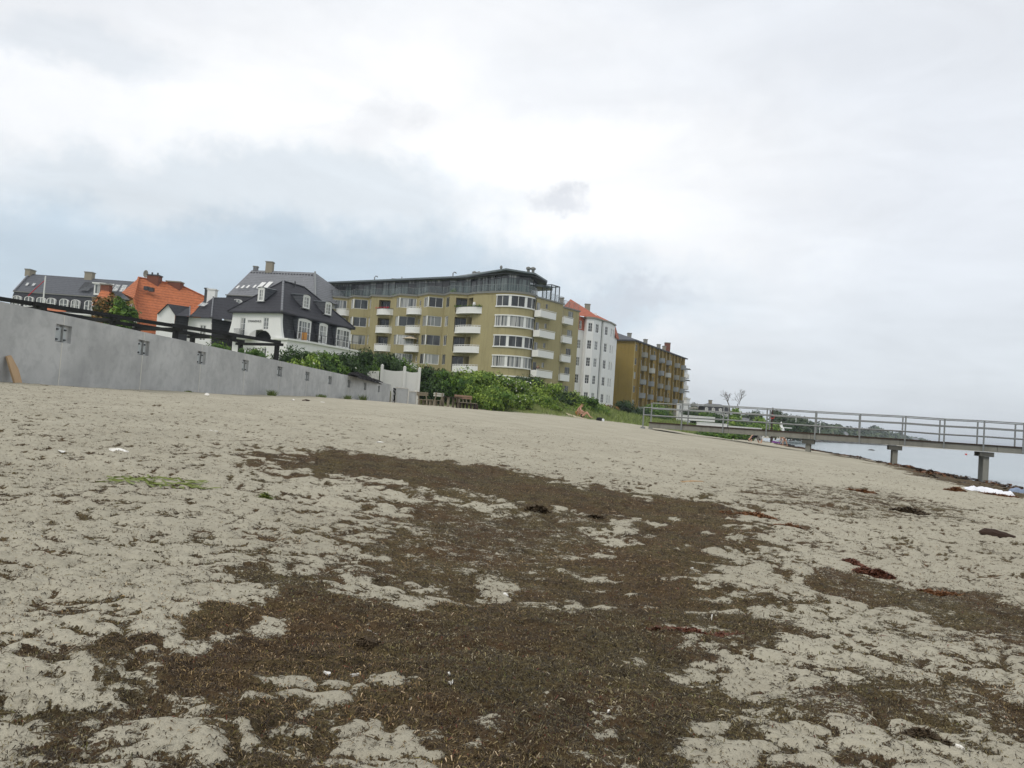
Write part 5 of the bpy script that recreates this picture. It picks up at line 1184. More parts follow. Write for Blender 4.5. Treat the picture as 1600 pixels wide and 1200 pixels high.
    m = MB(); u = np.array([0, -.1, .1]); m.tube([np.array(F.W(F.L, zE))+u, R1_+u], .16, 6); m.build('hip_flashing', 'galvanised', rf)
    m = MB(); 
    for t in np.linspace(.02, .97, 22): q = R0_*(1-t)+R1_*t; m.box(q[0]-.14, q[0]+.14, q[1]-.75, q[1]-.5, q[2]-.75, q[2]-.45)
    m.build('snow_guard', 'slate_dark', rf)
    m = MB(); lo = zE-3; m.quad(F.W(-.2, lo, .4), F.W(F.L, lo, .4), F.W(F.L, zE, 0), F.W(0, zE, 0)); m.build('mansard', 'slate_dark', root); m = MB(); F.wall(m, 0, F.L, zb, lo-.1, (), .1, .2); m.build('wall', 'white_render', root); m = MB(); F.box(m, -.15, F.L, zE-.06, zE+.08, -.02, .2); m.build('eaves', 'grey_trim', root)
    for px in (359, 374, 393): arched_dormer(F, S2(F, px), zE-2.35, 1.25, 1.3, root, .6)
    c = pr(420.5, 431, D+5.5); chimney((c[0], c[1]), 1.15, 1.1, zR-.8, zR+1.4, 'chimney_tan', rf); c = pr(398.5, 434, D+6); chimney((c[0], c[1]), .7, .7, zR-.8, zR+.55, 'slate_grey', rf)
    for px, py, w in ((372, 450, .16), (380, 449.7, .16), (388, 449.3, .16), (398.5, 448.8, .16), (408.5, 447.5, .36), (419.5, 446.5, .36), (474, 444, .36)):
        t = (py-430)/30; q = pr(px, py, D-1.0+6.0*(1-t)-.1); b = np.array([w, 0, 0]); u = np.array([.3, .55, .62])*(w/.36); m = MB(); o = np.array([0, -.2, .15]); m.quad(q-b-u+o, q+b-u+o, q+b+u+o, q-b+u+o); m.build('skylight', 'white_paint', rf)
def S2(F, px, py=460): d = ray(px, py); t = (F.p@F.n)/(d[:2]@F.n); P = d*t; return float((P[:2]-F.p)@F.d)
slate_mansards()

# ================================================================== SHRUBS, HEDGE, TREES
def shrub(px, py, Y, w, h, dep, mat, label, n=4200, size=.14, seed=0, group='shrubs on the bank above the beach', lobes=6, name='shrub', zb=None, white=0):
    """top of the shrub at the photo point (px,py) at distance Y"""
    t = at(px, py, Y); x, y = t[0], t[1]; zg = H1(x, y) if zb is None else zb; zt = t[2]; hh = max(h, zt-zg+.2)
    r = random.Random(seed); root = thing(name, label, 'shrub', (x, y, zt-hh), group)
    bl = [(x, y, zt-hh*.55, w*.42, dep*.42, hh*.5)]
    for i in range(lobes):
        a = r.uniform(0, 6.28); q = r.uniform(.45, .95); bl.append((x+math.cos(a)*w*.42*q, y+math.sin(a)*dep*.42*q, zt-hh*(r.uniform(.16, .75)), w*r.uniform(.16, .26), dep*r.uniform(.16, .26), hh*r.uniform(.13, .24)))
    m = MB()
    for i in range(min(5, lobes)): b = bl[i+1]; m.tube([(x+r.uniform(-.2, .2), y, zt-hh-.2), ((x+b[0])/2, (y+b[1])/2, (b[2]+zt-hh)/2), (b[0], b[1], b[2]+b[5]*.9)], [.04, .03, .012], 5)
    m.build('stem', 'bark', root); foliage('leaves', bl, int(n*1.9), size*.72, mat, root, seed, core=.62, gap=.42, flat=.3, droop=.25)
    if white:
        V, Fq, tt = leaf_geo([(b[0], b[1]-b[4]*.25, b[2]+b[5]*.15, b[3], b[4], b[5]) for b in bl[1:]], white, size*.62, seed+50, shell=.9, gap=.55); npmesh('blossom', V, Fq, 'petals_white', root, tint=tt)
    return root
B = 'leaf_bright'; MI = 'leaf_mid'; DK = 'leaf_dark'
shr = [
 (664, 577, 69, 4.2, 3, 3.5, DK, 'dark tangled shrub with pale blossoms right beside the white fence', 3600, .15, 40),
 (684, 581, 67.5, 3.2, 3, 3.0, DK, 'dark drooping shrub behind the two pale benches', 3200, .15, 0),
 (706, 581, 68, 3.4, 3, 3.2, MI, 'mid-green shrub straight behind the dark picnic table', 3600, .15, 0),
 (728, 578, 68.5, 3.6, 3, 3.2, B, 'green shrub behind the red-backed benches', 3800, .15, 0),
 (752, 581, 70, 4.0, 3, 3.6, B, 'bright green shrub below the wide white balconies', 4400, .15, 0),
 (778, 586, 71, 4.0, 3, 3.6, B, 'yellow-green shrub just below the rounded window corner', 4400, .15, 0),
 (802, 592, 72, 4.0, 3, 3.6, B, 'light green shrub sprinkled with white blossom below the side balconies', 4400, .15, 420),
 (826, 587, 76, 3.6, 3, 3.4, DK, 'dark green bush rising behind the blossoming shrub', 3800, .15, 0),
 (846, 598, 75, 4.0, 3, 3.4, B, 'rounded green shrub left of the white apartment house', 4200, .15, 60),
 (866, 604, 79, 4.2, 3, 3.4, DK, 'dark shrub in front of the foot of the white apartment house', 4000, .15, 0),
 (888, 613, 80, 4.4, 2.6, 3.2, B, 'bright shrub below the orange mansard house, behind the sunbather', 4400, .15, 0),
 (910, 621, 84, 4.4, 2.4, 3.2, MI, 'low spreading shrub right above the sunbather', 4200, .15, 0),
 (930, 631, 86, 4.2, 2.0, 3, B, 'last low bright shrub of the bank, nearest the grass', 3600, .14, 30),
 (768, 606, 67.5, 4.0, 2, 2.6, B, 'front shrub spilling over the sand right of the benches', 3800, .14, 0),
 (800, 616, 70, 4.2, 1.8, 2.4, B, 'front shrub at the sand edge under the white blossom', 3800, .14, 120),
 (838, 622, 73.5, 4.4, 1.8, 2.4, B, 'front shrub at the sand edge in the middle of the bank', 3800, .14, 0),
 (872, 632, 76.5, 4.2, 1.5, 2.2, B, 'small front shrub at the sand edge left of the sunbather', 3400, .13, 0)]
for i, (px, py, Y, w, h, dp, mt, lb, n, sz, wh) in enumerate(shr): shrub(px, py-3, Y, w, h, dp, mt, lb, n, sz, 100+i, white=wh)
# garden hedge behind the wall
hed = [(453, 541, 46, 2.6, DK, 'dark leafy bush right of the last pergola post', 30), (470, 556, 45, 1.8, B, 'yellow-green bush showing just over the wall below the villa windows', 40), (487, 551, 50, 2.4, DK, 'dark hedge bush in front of the villa ground floor', 10),
 (508, 549, 52, 2.8, MI, 'green hedge bush below the villa terrace corner', 10), (530, 545, 54, 3.0, DK, 'dense dark hedge bush below the end of the villa terrace', 0), (552, 543, 62, 3.0, DK, 'hedge bush where the villa meets the yellow block', 20),
 (572, 549, 66, 3.0, MI, 'hedge bush under the small white balcony', 0), (592, 551, 68, 3.2, DK, 'dark hedge bush right above the black plastic pile', 0), (612, 551, 68.5, 3.2, DK, 'dark hedge bush behind the white fence', 10), (636, 556, 69.5, 3.6, MI, 'hedge bush above the right half of the white fence', 60)]
for i, (px, py, Y, w, mt, lb, wh) in enumerate(hed): shrub(px, py, Y, w*1.25, 2.6, 2.6, mt, lb, 3600, .12, 200+i, 'hedge bushes behind the sea wall', white=wh, zb=2.9)
for i, (px, py, Y, w) in enumerate([(405, 538.5, 40, 1.6), (388, 539, 38.5, 1.2), (332, 530, 34.5, 1.3), (345, 532, 35, 1.0)]): shrub(px, py, Y, w, 1.2, 1.2, MI, ['leafy twigs over the wall below the arched loggia', 'small pale twigs over the wall left of the arched loggia', 'small green bush over the wall below the white cottage', 'sparse twigs over the wall at the third pergola post'][i], 420, .07, 240+i, 'plants peeping over the sea wall', 3)
# tree beside the orange roof
x, y, z = at(166, 505, 60); tree('rowan_tree', 'tree with orange-brown and green leaves in front of the orange roofs', (x, y, 3.4), 5.3, 3.0, 'leaf_autumn', 3400, .14, seed=5, trunk=.2)
x, y, z = at(192, 505, 59); tree('garden_tree', 'green leafy tree right of the orange-brown tree', (x, y, 3.4), 4.8, 3.2, 'leaf_mid', 2200, .16, seed=6, trunk=.2)

# grass on the bank and behind the pier foot
def grass():
    r = np.random.default_rng(4); N = 52000; x = r.uniform(-6, 44, N); y = r.uniform(62, 150, N)
    d, s = seg_sd(x, y, FOOT); k = (s > 0) & (d < 10) & (d > .2) & (r.random(N) < np.where(x > 8, 1, .5)); x, y = x[k], y[k]; n = len(x); z = H(x, y)
    h = r.uniform(.2, .62, n)*(.6+.4*sst(0, 3, d[k])); a = r.uniform(0, 6.28, n); w = .035; lx = r.normal(0, .14, n); V = np.stack([np.c_[x-np.cos(a)*w, y-np.sin(a)*w, z-.03], np.c_[x+np.cos(a)*w, y+np.sin(a)*w, z-.03], np.c_[x+lx, y+r.normal(0, .1, n), z+h]], 1).reshape(-1, 3)
    o = npmesh('beach_grass', V, np.arange(n*3).reshape(-1, 3), 'grass_blade', tint=r.random(n)); tag(o, 'pale green beach grass growing at the foot of the bank', 'grass', kind='stuff')
grass()
def tuft(px, py, label, w=.3, h=.16, n=90, mat='grass_blade', Y=None):
    P = G(px, py); x, y = P[0], P[1]
    if Y: q = at(px, py, Y); x, y = q[0], q[1]
    z = H1(x, y); r = np.random.default_rng(int(px)); a = r.uniform(0, 6.28, n); q = r.uniform(0, w/2, n)**1; xx = x+np.cos(a)*q; yy = y+np.sin(a)*q*.6; hh = r.uniform(.4, 1, n)*h; l = r.normal(0, h*.5, (n, 2)); b = .008+.0004*y; t = r.uniform(0, 3.14, n)
    V = np.stack([np.c_[xx-np.cos(t)*b, yy-np.sin(t)*b, np.full(n, z-.02)], np.c_[xx+np.cos(t)*b, yy+np.sin(t)*b, np.full(n, z-.02)], np.c_[xx+l[:, 0], yy+l[:, 1], z+hh]], 1).reshape(-1, 3)
    o = npmesh('grass_tuft', V, np.arange(n*3).reshape(-1, 3), mat, tint=r.random(n)); tag(o, label, 'grass tuft', 'grass tufts along the wall foot')
def wfoot(px): # point on the sand right at the wall foot
    s = S2(FW, px, 620)+0; return FW.xy(s, .25)
for px, lb, w, h in ((275, 'small flat green tuft on the sand between the second and third wall joints', .35, .08), (409, 'green tuft on the sand at the foot of the fifth wall panel', .55, .32), (489, 'low green tuft at the wall foot below the middle bolt pockets', .9, .2), (532, 'low green tuft at the wall foot left of the far bushy tuft', .8, .3), (557, 'bushy green tuft at the far part of the wall foot', .7, .5)):
    x, y = wfoot(px); z = H1(x, y); r = np.random.default_rng(px); n = 160; a = r.uniform(0, 6.28, n); q = r.uniform(0, w/2, n); xx = x+np.cos(a)*q*.5+.2; yy = y+np.sin(a)*q*1.6; l = r.normal(0, h*.5, (n, 2)); b = .02; t = r.uniform(0, 3.14, n)
    V = np.stack([np.c_[xx-np.cos(t)*b, yy-np.sin(t)*b, np.full(n, z-.04)], np.c_[xx+np.cos(t)*b, yy+np.sin(t)*b, np.full(n, z-.04)], np.c_[xx+l[:, 0], yy+l[:, 1], z+h*r.uniform(.4, 1, n)]], 1).reshape(-1, 3)
    tag(npmesh('grass_tuft', V, np.arange(n*3).reshape(-1, 3), 'grass_blade', tint=r.random(n)*.6), lb, 'grass tuft', 'grass tufts along the wall foot')
# green clump and dark things under the pier
q = at(1124, 681, 60); zz = H1(q[0], q[1]); o = foliage('green_clump', [(q[0]-.9, q[1], zz+.15, .9, .6, .38), (q[0]+.4, q[1], zz+.1, 1.1, .6, .36)], 1600, .09, 'leaf_mid', None, 71, core=.6); tag(o, 'low bright green clump of plants under the pier on the sand', 'plant')
q = at(1101, 678, 61); zz = H1(q[0], q[1]); m = MB(); m.lathe((q[0], q[1], zz-.1), [(.62, 0), (.6, .3), (.35, .52), (.001, .55)], 9); tag(m.build('dark_boulder', 'concrete_wet'), 'dark boulder under the pier left of the green clump', 'boulder')
q = at(985, 636, 140.)
for i, (px, py, Y, w, h, mt, lb) in enumerate([(979, 627, 128, 4.6, 4.2, DK, 'dark round bush at the corner of the brown brick block'), (1030, 627, 140, 7.5, 4.5, MI, 'green bushes before the brown brick block behind the pier end'), (1003, 636, 132, 5, 3, DK, 'low dark bush between the corner bush and the green bushes'), (948, 632, 118, 3, 2, 'leaf_autumn', 'small brownish bush at the foot of the white apartment house')]):
    shrub(px, py, Y, w, h, 4, mt, lb, 2600, .2, 300+i, 'bushes at the foot of the brick block')

# ------------------------------------------------------------------ beyond the pier: low walls, houses, trees
def simple_wall(name, label, p0, p1, z0, z1, mat='white_render', th=.3, cat='wall'):
    F = Fac(p0, p1); m = MB(); F.box(m, 0, F.L, z0, z1, -th, 0); m.v = m.v; F.box(m, -.04, F.L+.04, z1+.003, z1+.10, -th-.04, .04); return tag(m.build(name, mat), label, cat)
a = at(1063, 655, 150); b = at(1117, 657, 152); simple_wall('garden_wall', 'long white garden wall behind the pier railing', a[:2], b[:2], at(1090, 650.5, 150)[2]-.85, at(1090, 650.5, 150)[2])
a = at(1090, 663, 128); b = at(1136, 667, 130); simple_wall('terrace_wall', 'lower white wall step nearer the beach, in front of the long garden wall', a[:2], b[:2], at(1112, 661.5, 128)[2]-.45, at(1112, 661.5, 128)[2])
a = at(1136, 668, 131); b = at(1190, 673, 134); simple_wall('low_kerb_wall', 'very low pale wall running on towards the water', a[:2], b[:2], at(1150, 667, 131)[2]-.45, at(1150, 667, 131)[2])
for i, (px, py, Y, w, lb) in enumerate([(1085, 660.5, 143, 5, 'low bush under the left half of the long white garden wall'), (1108, 661.5, 141, 5, 'low bush under the right half of the long white garden wall'), (1105, 667.5, 122, 4, 'low bush under the lower white wall step'), (1128, 669, 123, 4, 'low bush where the lower white wall ends'), (1152, 670, 124, 4.5, 'low green bush before the very low pale wall'), (1168, 671, 126, 4, 'green bush at the beach end of the low pale wall')]): shrub(px, py, Y, w, 1.2, 2, MI, lb, 900, .2, 330+i, 'low bushes by the white garden walls', 3)
r = thing('white_tower_house', 'narrow tall white house end with bay window at the end of the brick block', 'house', (*at(1072, 640, 170)[:2], 3)); a = at(1060.5, 640, 168); b = at(1077, 640, 170); F = Fac(a[:2], b[:2]); zt = at(1073, 623.5, 169)[2]; m = MB(); F.box(m, F.L*.70, F.L, 1.5, zt, -.8, 0); F.box(m, 0, F.L*.695, 1.5, at(1066, 631, 169)[2], -.6, -.15); m.build('wall', 'white_render', r)
window(F, F.L*.08, F.L*.5, at(1066, 645, 168)[2], at(1066, 633, 168)[2], r, 1, 1, -.15); m = MB(); F.box(m, F.L*.66, F.L*1.04, zt+.003, zt+.22, -.9, .1); m.build('roof_slab', 'stone_white', r)
def slate_house():
    D = 190.; pr = lambda x, y, Y=D: np.array(at(x, y, Y)); r = thing('slate_villa', 'dark slate mansard house with white arched windows above the trees beyond the pier', 'house', (*pr(1115, 660)[:2], 3))
    a, b = pr(1099, 641), pr(1138, 643); F = Fac(a[:2], b[:2]); z0 = pr(1115, 645)[2]; z1 = pr(1103, 633.5)[2]; z2 = pr(1110, 630)[2]; m = MB(); m.quad(F.W(0, z0, .5), F.W(F.L, z0, .5), F.W(F.L-.2, z1, 0), F.W(.2, z1, 0)); m.quad(F.W(0, z0, .5), F.W(.2, z1, 0), F.W(.2, z1, -6), F.W(0, z0, -6.5)); m.build('mansard', 'slate_dark', r)
    m = MB(); m.quad(F.W(-.2, z1, .2), F.W(F.L+.2, z1, .2), F.W(F.L-1.5, z2, -2.5), F.W(1.5, z2, -2.5)); m.quad(F.W(-.2, z1, .2), F.W(1.5, z2, -2.5), F.W(-.2, z1, -6)); rf = m.build('roof', 'slate_mid', r); m = MB(); F.box(m, 0, F.L, 2.5, z0-.02, -6, .3); m.build('wall', 'white_render', r)
    for s in (F.L*.11, F.L*.38, F.L*.66): arched_dormer(F, s, z0+.25, .42, .72, r, .5, .35)
    c = F.xy(F.L*.36, -2.5); chimney(c, .7, .7, z2-.3, z2+.7, 'chimney_tan', rf)
    a = pr(1086, 637, D+6); b = pr(1099, 638, D+6); m = MB(); m.box(a[0], b[0], a[1], a[1]+5, 3, b[2]-.3); r2 = thing('white_annex', 'small white house with pale flat roof left of the slate villa', 'house', (a[0], a[1], 3)); m.build('wall', 'slate_mid', r2); m = MB(); m.box(a[0]-.3, b[0]+.1, a[1]-.3, a[1]+5, b[2]-.29, b[2]+.25); m.build('roof', 'stone_white', r2)
slate_house()
def lifebuoy():
    q = np.array(at(1205.5, 672, 130.)); t = at(1207.5, 637, 130.); z = H1(q[0], q[1]); r = thing('lifebuoy_post', 'dark post with a red lifebuoy standing on the shore behind the pier', 'lifebuoy', (q[0], q[1], z)); m = MB(); m.box(q[0]-.11, q[0]+.11, q[1]-.08, q[1]+.08, z-.2, t[2]); m.build('post', 'drift_wood', r)
    c = np.array([q[0]-.05, q[1]-.18, at(1206, 651, 130.)[2]]); m = MB(); m.tube([c+.32*np.array([math.cos(a_), 0, math.sin(a_)]) for a_ in np.linspace(0, 2*math.pi, 17)], .07, 7); m.build('ring', 'red_paint', r, True)
lifebuoy()
def bare_tree():
    def branch(m, p, d, L, r, n, R):
        q = p+d*L; k = np.array([R.gauss(0, .1), R.gauss(0, .1), 0])*L; m.tube([p, (p+q)/2+k, q], [r, r*.85, r*.65], 5)
        if n == 0: return
        for i in range(3 if n > 1 else 4):
            e = d+np.array([R.gauss(0, .55), R.gauss(0, .3), R.gauss(.08, .35)]); e /= np.linalg.norm(e); branch(m, q if i < 2 else (p+q)/2, e, L*R.uniform(.6, .85), r*.6, n-1, R)
    for i, (px, py, top, lean, lb) in enumerate([(1141, 646, 612, -.45, 'left bare dead tree with spreading dark branches against the sky'), (1152, 646, 609, .25, 'right bare dead tree with a forked crown against the sky')]):
        b = np.array(at(px, py, 180.)); R = random.Random(21+i*4); root = thing('bare_tree', lb, 'tree', tuple(b-np.array([0, 0, 1.5]))); m = MB(); h = at(px, top, 180.)[2]-b[2]
        m.tube([b-np.array([0, 0, 1.5]), b+np.array([lean*.5, 0, 1.3])], [.17, .12], 6); m.build('trunk', 'bark', root)
        m = MB(); d = np.array([lean*.8, 0, 1.]); d /= np.linalg.norm(d); branch(m, b+np.array([lean*.5, 0, 1.25]), d, h*.30, .11, 4, R); m.build('branches', 'bark', root)
bare_tree()
tr = [ # px, py top, Y, width, material, seed, label
 (1083, 642, 165, 5.5, DK, 'dark tree right behind the narrow white house end'), (1086, 629, 215, 4, 'leaf_far', 'thin dark tree top beside the brick block in the sky'), (1097, 645, 160, 6, DK, 'dark tree over the left part of the long white garden wall'), (1108, 648, 158, 5.5, MI, 'green tree in front of the slate mansard house'), (1121, 648, 158, 6, DK, 'dark tree above the right end of the garden wall'),
 (1135, 647, 162, 6, MI, 'tree below the left bare tree'), (1150, 637, 160, 4.0, B, 'yellow-green slender tree around the right bare tree'), (1163, 655, 158, 5, MI, 'round green tree right of the yellow-green tree'), (1146, 652, 150, 4, B, 'bright low tree in front of the bare trees'),
 (1172, 645, 230, 9, 'leaf_far', 'dark treetop above the grey rails left of the conifer'), (1176, 643, 260, 5, 'leaf_far', 'dark rounded far tree before the pointed conifer'), (1189, 651, 165, 6.2, B, 'large light green round tree left of the lifebuoy'), (1208, 657, 165, 5.5, B, 'second light green tree just right of the lifebuoy'),
 (1188, 641, 235, 6, 'leaf_far', 'tall dark tree behind the light green round tree'), (1214, 640, 225, 7, 'leaf_far', 'dark tree right of the lifebuoy post'), (1222, 648, 215, 7, 'leaf_far', 'dark tree sloping down above the white tent'), (1240, 646, 250, 10, 'leaf_far', 'wide flat-topped dark tree behind the flagpoles'), (1252, 648, 255, 9, 'leaf_far', 'right half of the flat-topped dark trees'), (1236, 656, 205, 7, DK, 'dark tree low behind the first flagpole'), (1256, 659, 215, 8, 'leaf_far', 'low dark tree behind the second flagpole'), (1175, 662, 150, 5, MI, 'low bush at the water side under the rails')]
for i, (px, py, Y, w, mt, lb) in enumerate(tr):
    py = py-(4 if px < 1140 and i != 1 else 1)
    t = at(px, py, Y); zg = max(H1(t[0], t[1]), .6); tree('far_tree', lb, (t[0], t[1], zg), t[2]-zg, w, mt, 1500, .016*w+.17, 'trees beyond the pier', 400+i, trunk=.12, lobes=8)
t = at(1176.2, 641, 210); zg = 3
def conifer(px, py, Y, w, lb, seed):
    t = at(px, py, Y); zg = max(1., H1(t[0], t[1])); h = t[2]-zg; root = thing('conifer', lb, 'tree', (t[0], t[1], zg)); m = MB(); m.tube([(t[0], t[1], zg), (t[0], t[1], zg+h)], [.15, .03], 5); m.build('trunk', 'bark', root); foliage('crown', [(t[0], t[1], zg+h*(.3+.62*k/6), w*(.5-.075*k), w*(.5-.075*k), h*.12) for k in range(7)], 700, .25, 'leaf_far', root, seed, core=.6)
conifer(1176, 640.5, 200, 2.4, 'small pointed dark conifer standing out above the rails', 1); conifer(1219, 641, 205, 2.0, 'thin pointed conifer right of the lifebuoy', 2)
# white tent, flagpoles, small white house shapes
r = thing('white_tent', 'white pointed tent on the shore below the dark trees', 'tent', (*at(1220.5, 672, 190)[:2], 1)); q = at(1220.5, 663, 190); z0 = at(1220.5, 672, 190)[2]; m = MB(); m.lathe((q[0], q[1], z0-1), [(.95, 0), (.85, 1.3), (.35, 2.1), (.42, 2.3), (.001, 3.1)], 8); m.build('canvas', 'white_paint', r)
q = at(1228, 669, 192); r = thing('market_awning', 'flat white awning right of the pointed tent', 'awning', (q[0], q[1], q[2]-2)); m = MB(); m.box(q[0]-1.2, q[0]+1.2, q[1]-.8, q[1]+.8, q[2], q[2]+.2); m.build('canopy', 'white_paint', r)
m = MB(); [m.box(q[0]+d-.05, q[0]+d+.05, q[1]-.05, q[1]+.05, q[2]-2.2, q[2]-.01) for d in (-1, 1)]; m.build('frame', 'dark_metal', r)
for px, top, bot, lb in ((1243.5, 654, 673, 'white flagpole in front of the flat-topped trees'), (1263.5, 657, 675, 'second white flagpole, at the end of the dark trees'), (1281.5, 660, 675, 'third, faintest white flagpole before the far wooded shore')):
    a = at(px-.8, bot, 230); b = at(px+.3, top, 230); r = thing('flagpole', lb, 'flagpole', tuple(a), 'flagpoles on the far shore'); m = MB(); m.tube([(a[0], a[1], a[2]-1.5), (a[0], a[1], b[2])], .085, 6); m.build('pole', 'white_paint', r); m = MB(); m.lathe((a[0], a[1], b[2]), [(.16, 0), (.16, .18), (.001, .25)], 6); m.build('pole_cap', 'white_paint', r)
q = at(1200.5, 667.5, 175); 
for i, (px, py, Y, w, h, lb, rm) in enumerate([(1187, 663, 172, 2.0, 1.5, 'tiny white house gable between the bright round tree and the sand', 'slate_mid'), (1284, 671, 480, 7, 4, 'far white house with red roof at the left end of the wooded shore', 'roof_tile_red'), (1291, 672.5, 500, 9, 4, 'far white house with pale pink walls among the trees', 'roof_tile_red'), (1303, 674.5, 520, 6, 4, 'far narrow white gable among the shore trees', 'slate_mid'), (1313, 674, 540, 11, 4.5, 'far white house with large grey roof on the wooded shore', 'slate_grey'), (1427, 683.5, 900, 12, 6, 'farthest white house on the wooded shore', 'slate_grey'), (1160, 652.5, 200, 3, 2.6, 'grey gabled house roof between the trees beyond the pier', 'slate_grey'), (1170, 654, 205, 3.4, 3, 'pale gabled house right of the grey gabled roof', 'slate_grey')]):
    q = at(px, py, Y); x, y, z = q; r = thing('far_house', lb, 'house', (x, y, z-h-1)); m = MB(); m.box(x-w/2, x+w/2, y, y+w*.7, z-h-2, z-h*.4); m.build('wall', 'white_render', r); m = MB(); m.add([(x-w/2-.2, y-.3, z-h*.4), (x+w/2+.2, y-.3, z-h*.4), (x+w/2+.2, y+w*.7+.3, z-h*.4), (x-w/2-.2, y+w*.7+.3, z-h*.4), (x-w/2-.1, y+w*.35, z), (x+w/2+.1, y+w*.35, z)], [(0, 1, 5, 4), (2, 3, 4, 5), (0, 4, 3), (1, 2, 5), (0, 3, 2, 1)]); m.build('roof', rm, r)
    m = MB(); m.box(x-w*.2, x+w*.2, y-.05, y-.003, z-h*1.0, z-h*.6); m.build('window', 'glass_dark', r)
def woodland():
    """far wooded shore that reads as one mass"""
    prof = [(1225, 655, 330), (1240, 653, 360), (1262, 657, 400), (1275, 661, 450), (1290, 661.5, 520), (1305, 663, 560), (1320, 667, 600), (1335, 668, 640), (1350, 671, 700), (1362, 668, 740), (1369, 666, 750), (1376, 671, 760), (1390, 675, 820), (1402, 676, 880), (1415, 680, 940), (1430, 683, 1000), (1445, 686, 1100), (1460, 691, 1250), (1480, 694.5, 1400), (1510, 698, 1600), (1545, 702, 1900)]
    bl = []; R = random.Random(8)
    for i in range(len(prof)-1):
        for k in range(5):
            t = k/5; px = prof[i][0]*(1-t)+prof[i+1][0]*t; py = prof[i][1]*(1-t)+prof[i+1][1]*t; Y = prof[i][2]*(1-t)+prof[i+1][2]*t; Y *= R.uniform(.93, 1.07)
            q = at(px, py+R.uniform(-.3, 2.2), Y); h = max(2.5, q[2]-1.5); s = Y/1250*9; bl.append((q[0], q[1], q[2]-h*.5, s*R.uniform(.8, 1.3), s*.8, h*.5)); bl.append((q[0]+s, q[1]-s*.6, 1+(q[2]-1)*.33, s*1.1, s*.8, h*.36))
    o = foliage('woodland', bl, 26000, 2.2, 'leaf_far', None, 90, core=.8, gap=.3); tag(o, 'far low wooded shore fading into haze beyond the water', 'woodland', kind='stuff')
woodland()
def rocks():
    R = random.Random(2); m = MB()
    pts = [(1262, 687.0, 330), (1300, 690, 430), (1330, 691.5, 480), (1365, 694, 560), (1400, 697, 620)]
    for i in range(len(pts)-1):
        for k in range(26):
            t = R.random(); px = pts[i][0]*(1-t)+pts[i+1][0]*t; Y = pts[i][2]*(1-t)+pts[i+1][2]*t+R.uniform(-12, 12); q = at(px, 690, Y); x, y = q[0], q[1]; s = R.uniform(.5, 1.9); m.lathe((x, y, -.2), [(s, 0), (s*.9, .25+s*.25), (s*.45, .4+s*.4), (.001, .45+s*.42)], 6)
    o = m.build('shore_rocks', 'concrete_wet'); tag(o, 'scattered dark rocks lying in the shallow water beyond the pier', 'rocks', kind='stuff')
    q = at(1362, 696, 150); x, y = q[0], q[1]; m = MB(); m.lathe((x, y, -.1), [(.7, 0), (.6, .2), (.3, .3), (.001, .32)], 8); tag(m.build('rock', 'concrete_wet'), 'single flat dark rock in the water seen under the pier', 'rock')
    q = PH(1509.5, 710.6, .05); x, y = q[0], q[1]; m = MB(); m.lathe((x, y, -.1), [(.25, 0), (.3, .2), (.2, .42), (.001, .5)], 8); tag(m.build('buoy', 'red_paint'), 'tiny red buoy floating on the water between the pier piles', 'buoy')
rocks()

# ================================================================== LITTER AND WEED HEAPS
def flake(px, py, label, L, W_, mat='shell_white', h=.03, rz=.4, name='paper_scrap', cat='litter', seed=0):
    L *= .6; W_ *= .55; h *= .6
    P = G(px, py); x, y = P[0], P[1]; r = random.Random(seed+int(px)); n = 9; m = MB(); ring = []
    for i in range(n):
        a = 2*math.pi*i/n; q = r.uniform(.7, 1.1); u, v = math.cos(a)*L/2*q, math.sin(a)*W_/2*q; X, Y = x+u*math.cos(rz)-v*math.sin(rz), y+u*math.sin(rz)+v*math.cos(rz); ring.append((X, Y, H1(X, Y)+.004+r.random()*h*.6))
    c = (x, y, H1(x, y)+h); vs = [c]+ring+[(p[0], p[1], p[2]-.008) for p in ring]; m.add(vs, [(0, 1+i, 1+(i+1) % n) for i in range(n)]+[(1+i, 1+n+i, 1+n+(i+1) % n, 1+(i+1) % n) for i in range(n)]); return tag(m.build(name, mat), label, cat)
flake(185, 709, 'flat white paper scrap on the sand left of the green weed', .36, .10, rz=-.1); flake(95, 713, 'small white scrap left of the flat paper scrap', .12, .08)
flake(510, 1058, 'white crumpled shell-like scrap on the dark seaweed in the foreground', .055, .035, h=.02); flake(700, 1074, 'white curved shell lying on the seaweed right of the crumpled scrap', .05, .02, rz=1.2, h=.02, name='shell', cat='shell'); flake(703, 1087, 'small beige pebble just below the curved shell', .04, .03, h=.02, name='pebble', cat='pebble')
flake(790, 928, 'bright white shell on the seaweed near the middle of the picture', .07, .05, h=.02, name='shell', cat='shell'); flake(593, 690, 'small white scrap on the smooth sand left of the upper seaweed band', .22, .12); flake(333, 669, 'small white scrap below the second wall panel', .25, .15)
flake(950, 1122, 'white round shell on the dark seaweed near the lower edge', .04, .03, h=.015, name='shell', cat='shell'); flake(1500, 1187, 'large white shell half buried at the lower right corner', .06, .02, rz=-.3, h=.02, name='shell', cat='shell'); flake(1080, 898, 'white shell on the dark band edge right of the centre', .05, .04, h=.02, name='shell', cat='shell')
flake(1082, 752, 'long thin pale stick on the smooth sand before the pier', .8, .05, 'plank_wood', .04, .1, 'stick', 'stick'); flake(323, 619, 'white stone-like lump at the foot of the wall', .28, .22, h=.16, name='stone', cat='stone'); flake(458, 627, 'pale lump in the sand by the middle of the wall', .3, .2, h=.12, name='stone', cat='stone'); flake(478, 628, 'brownish lump beside the pale lump by the wall', .5, .25, 'drift_wood', .12, name='stone', cat='stone')
flake(504, 630, 'white scrap on the sand below the far wall panels', .3, .2)
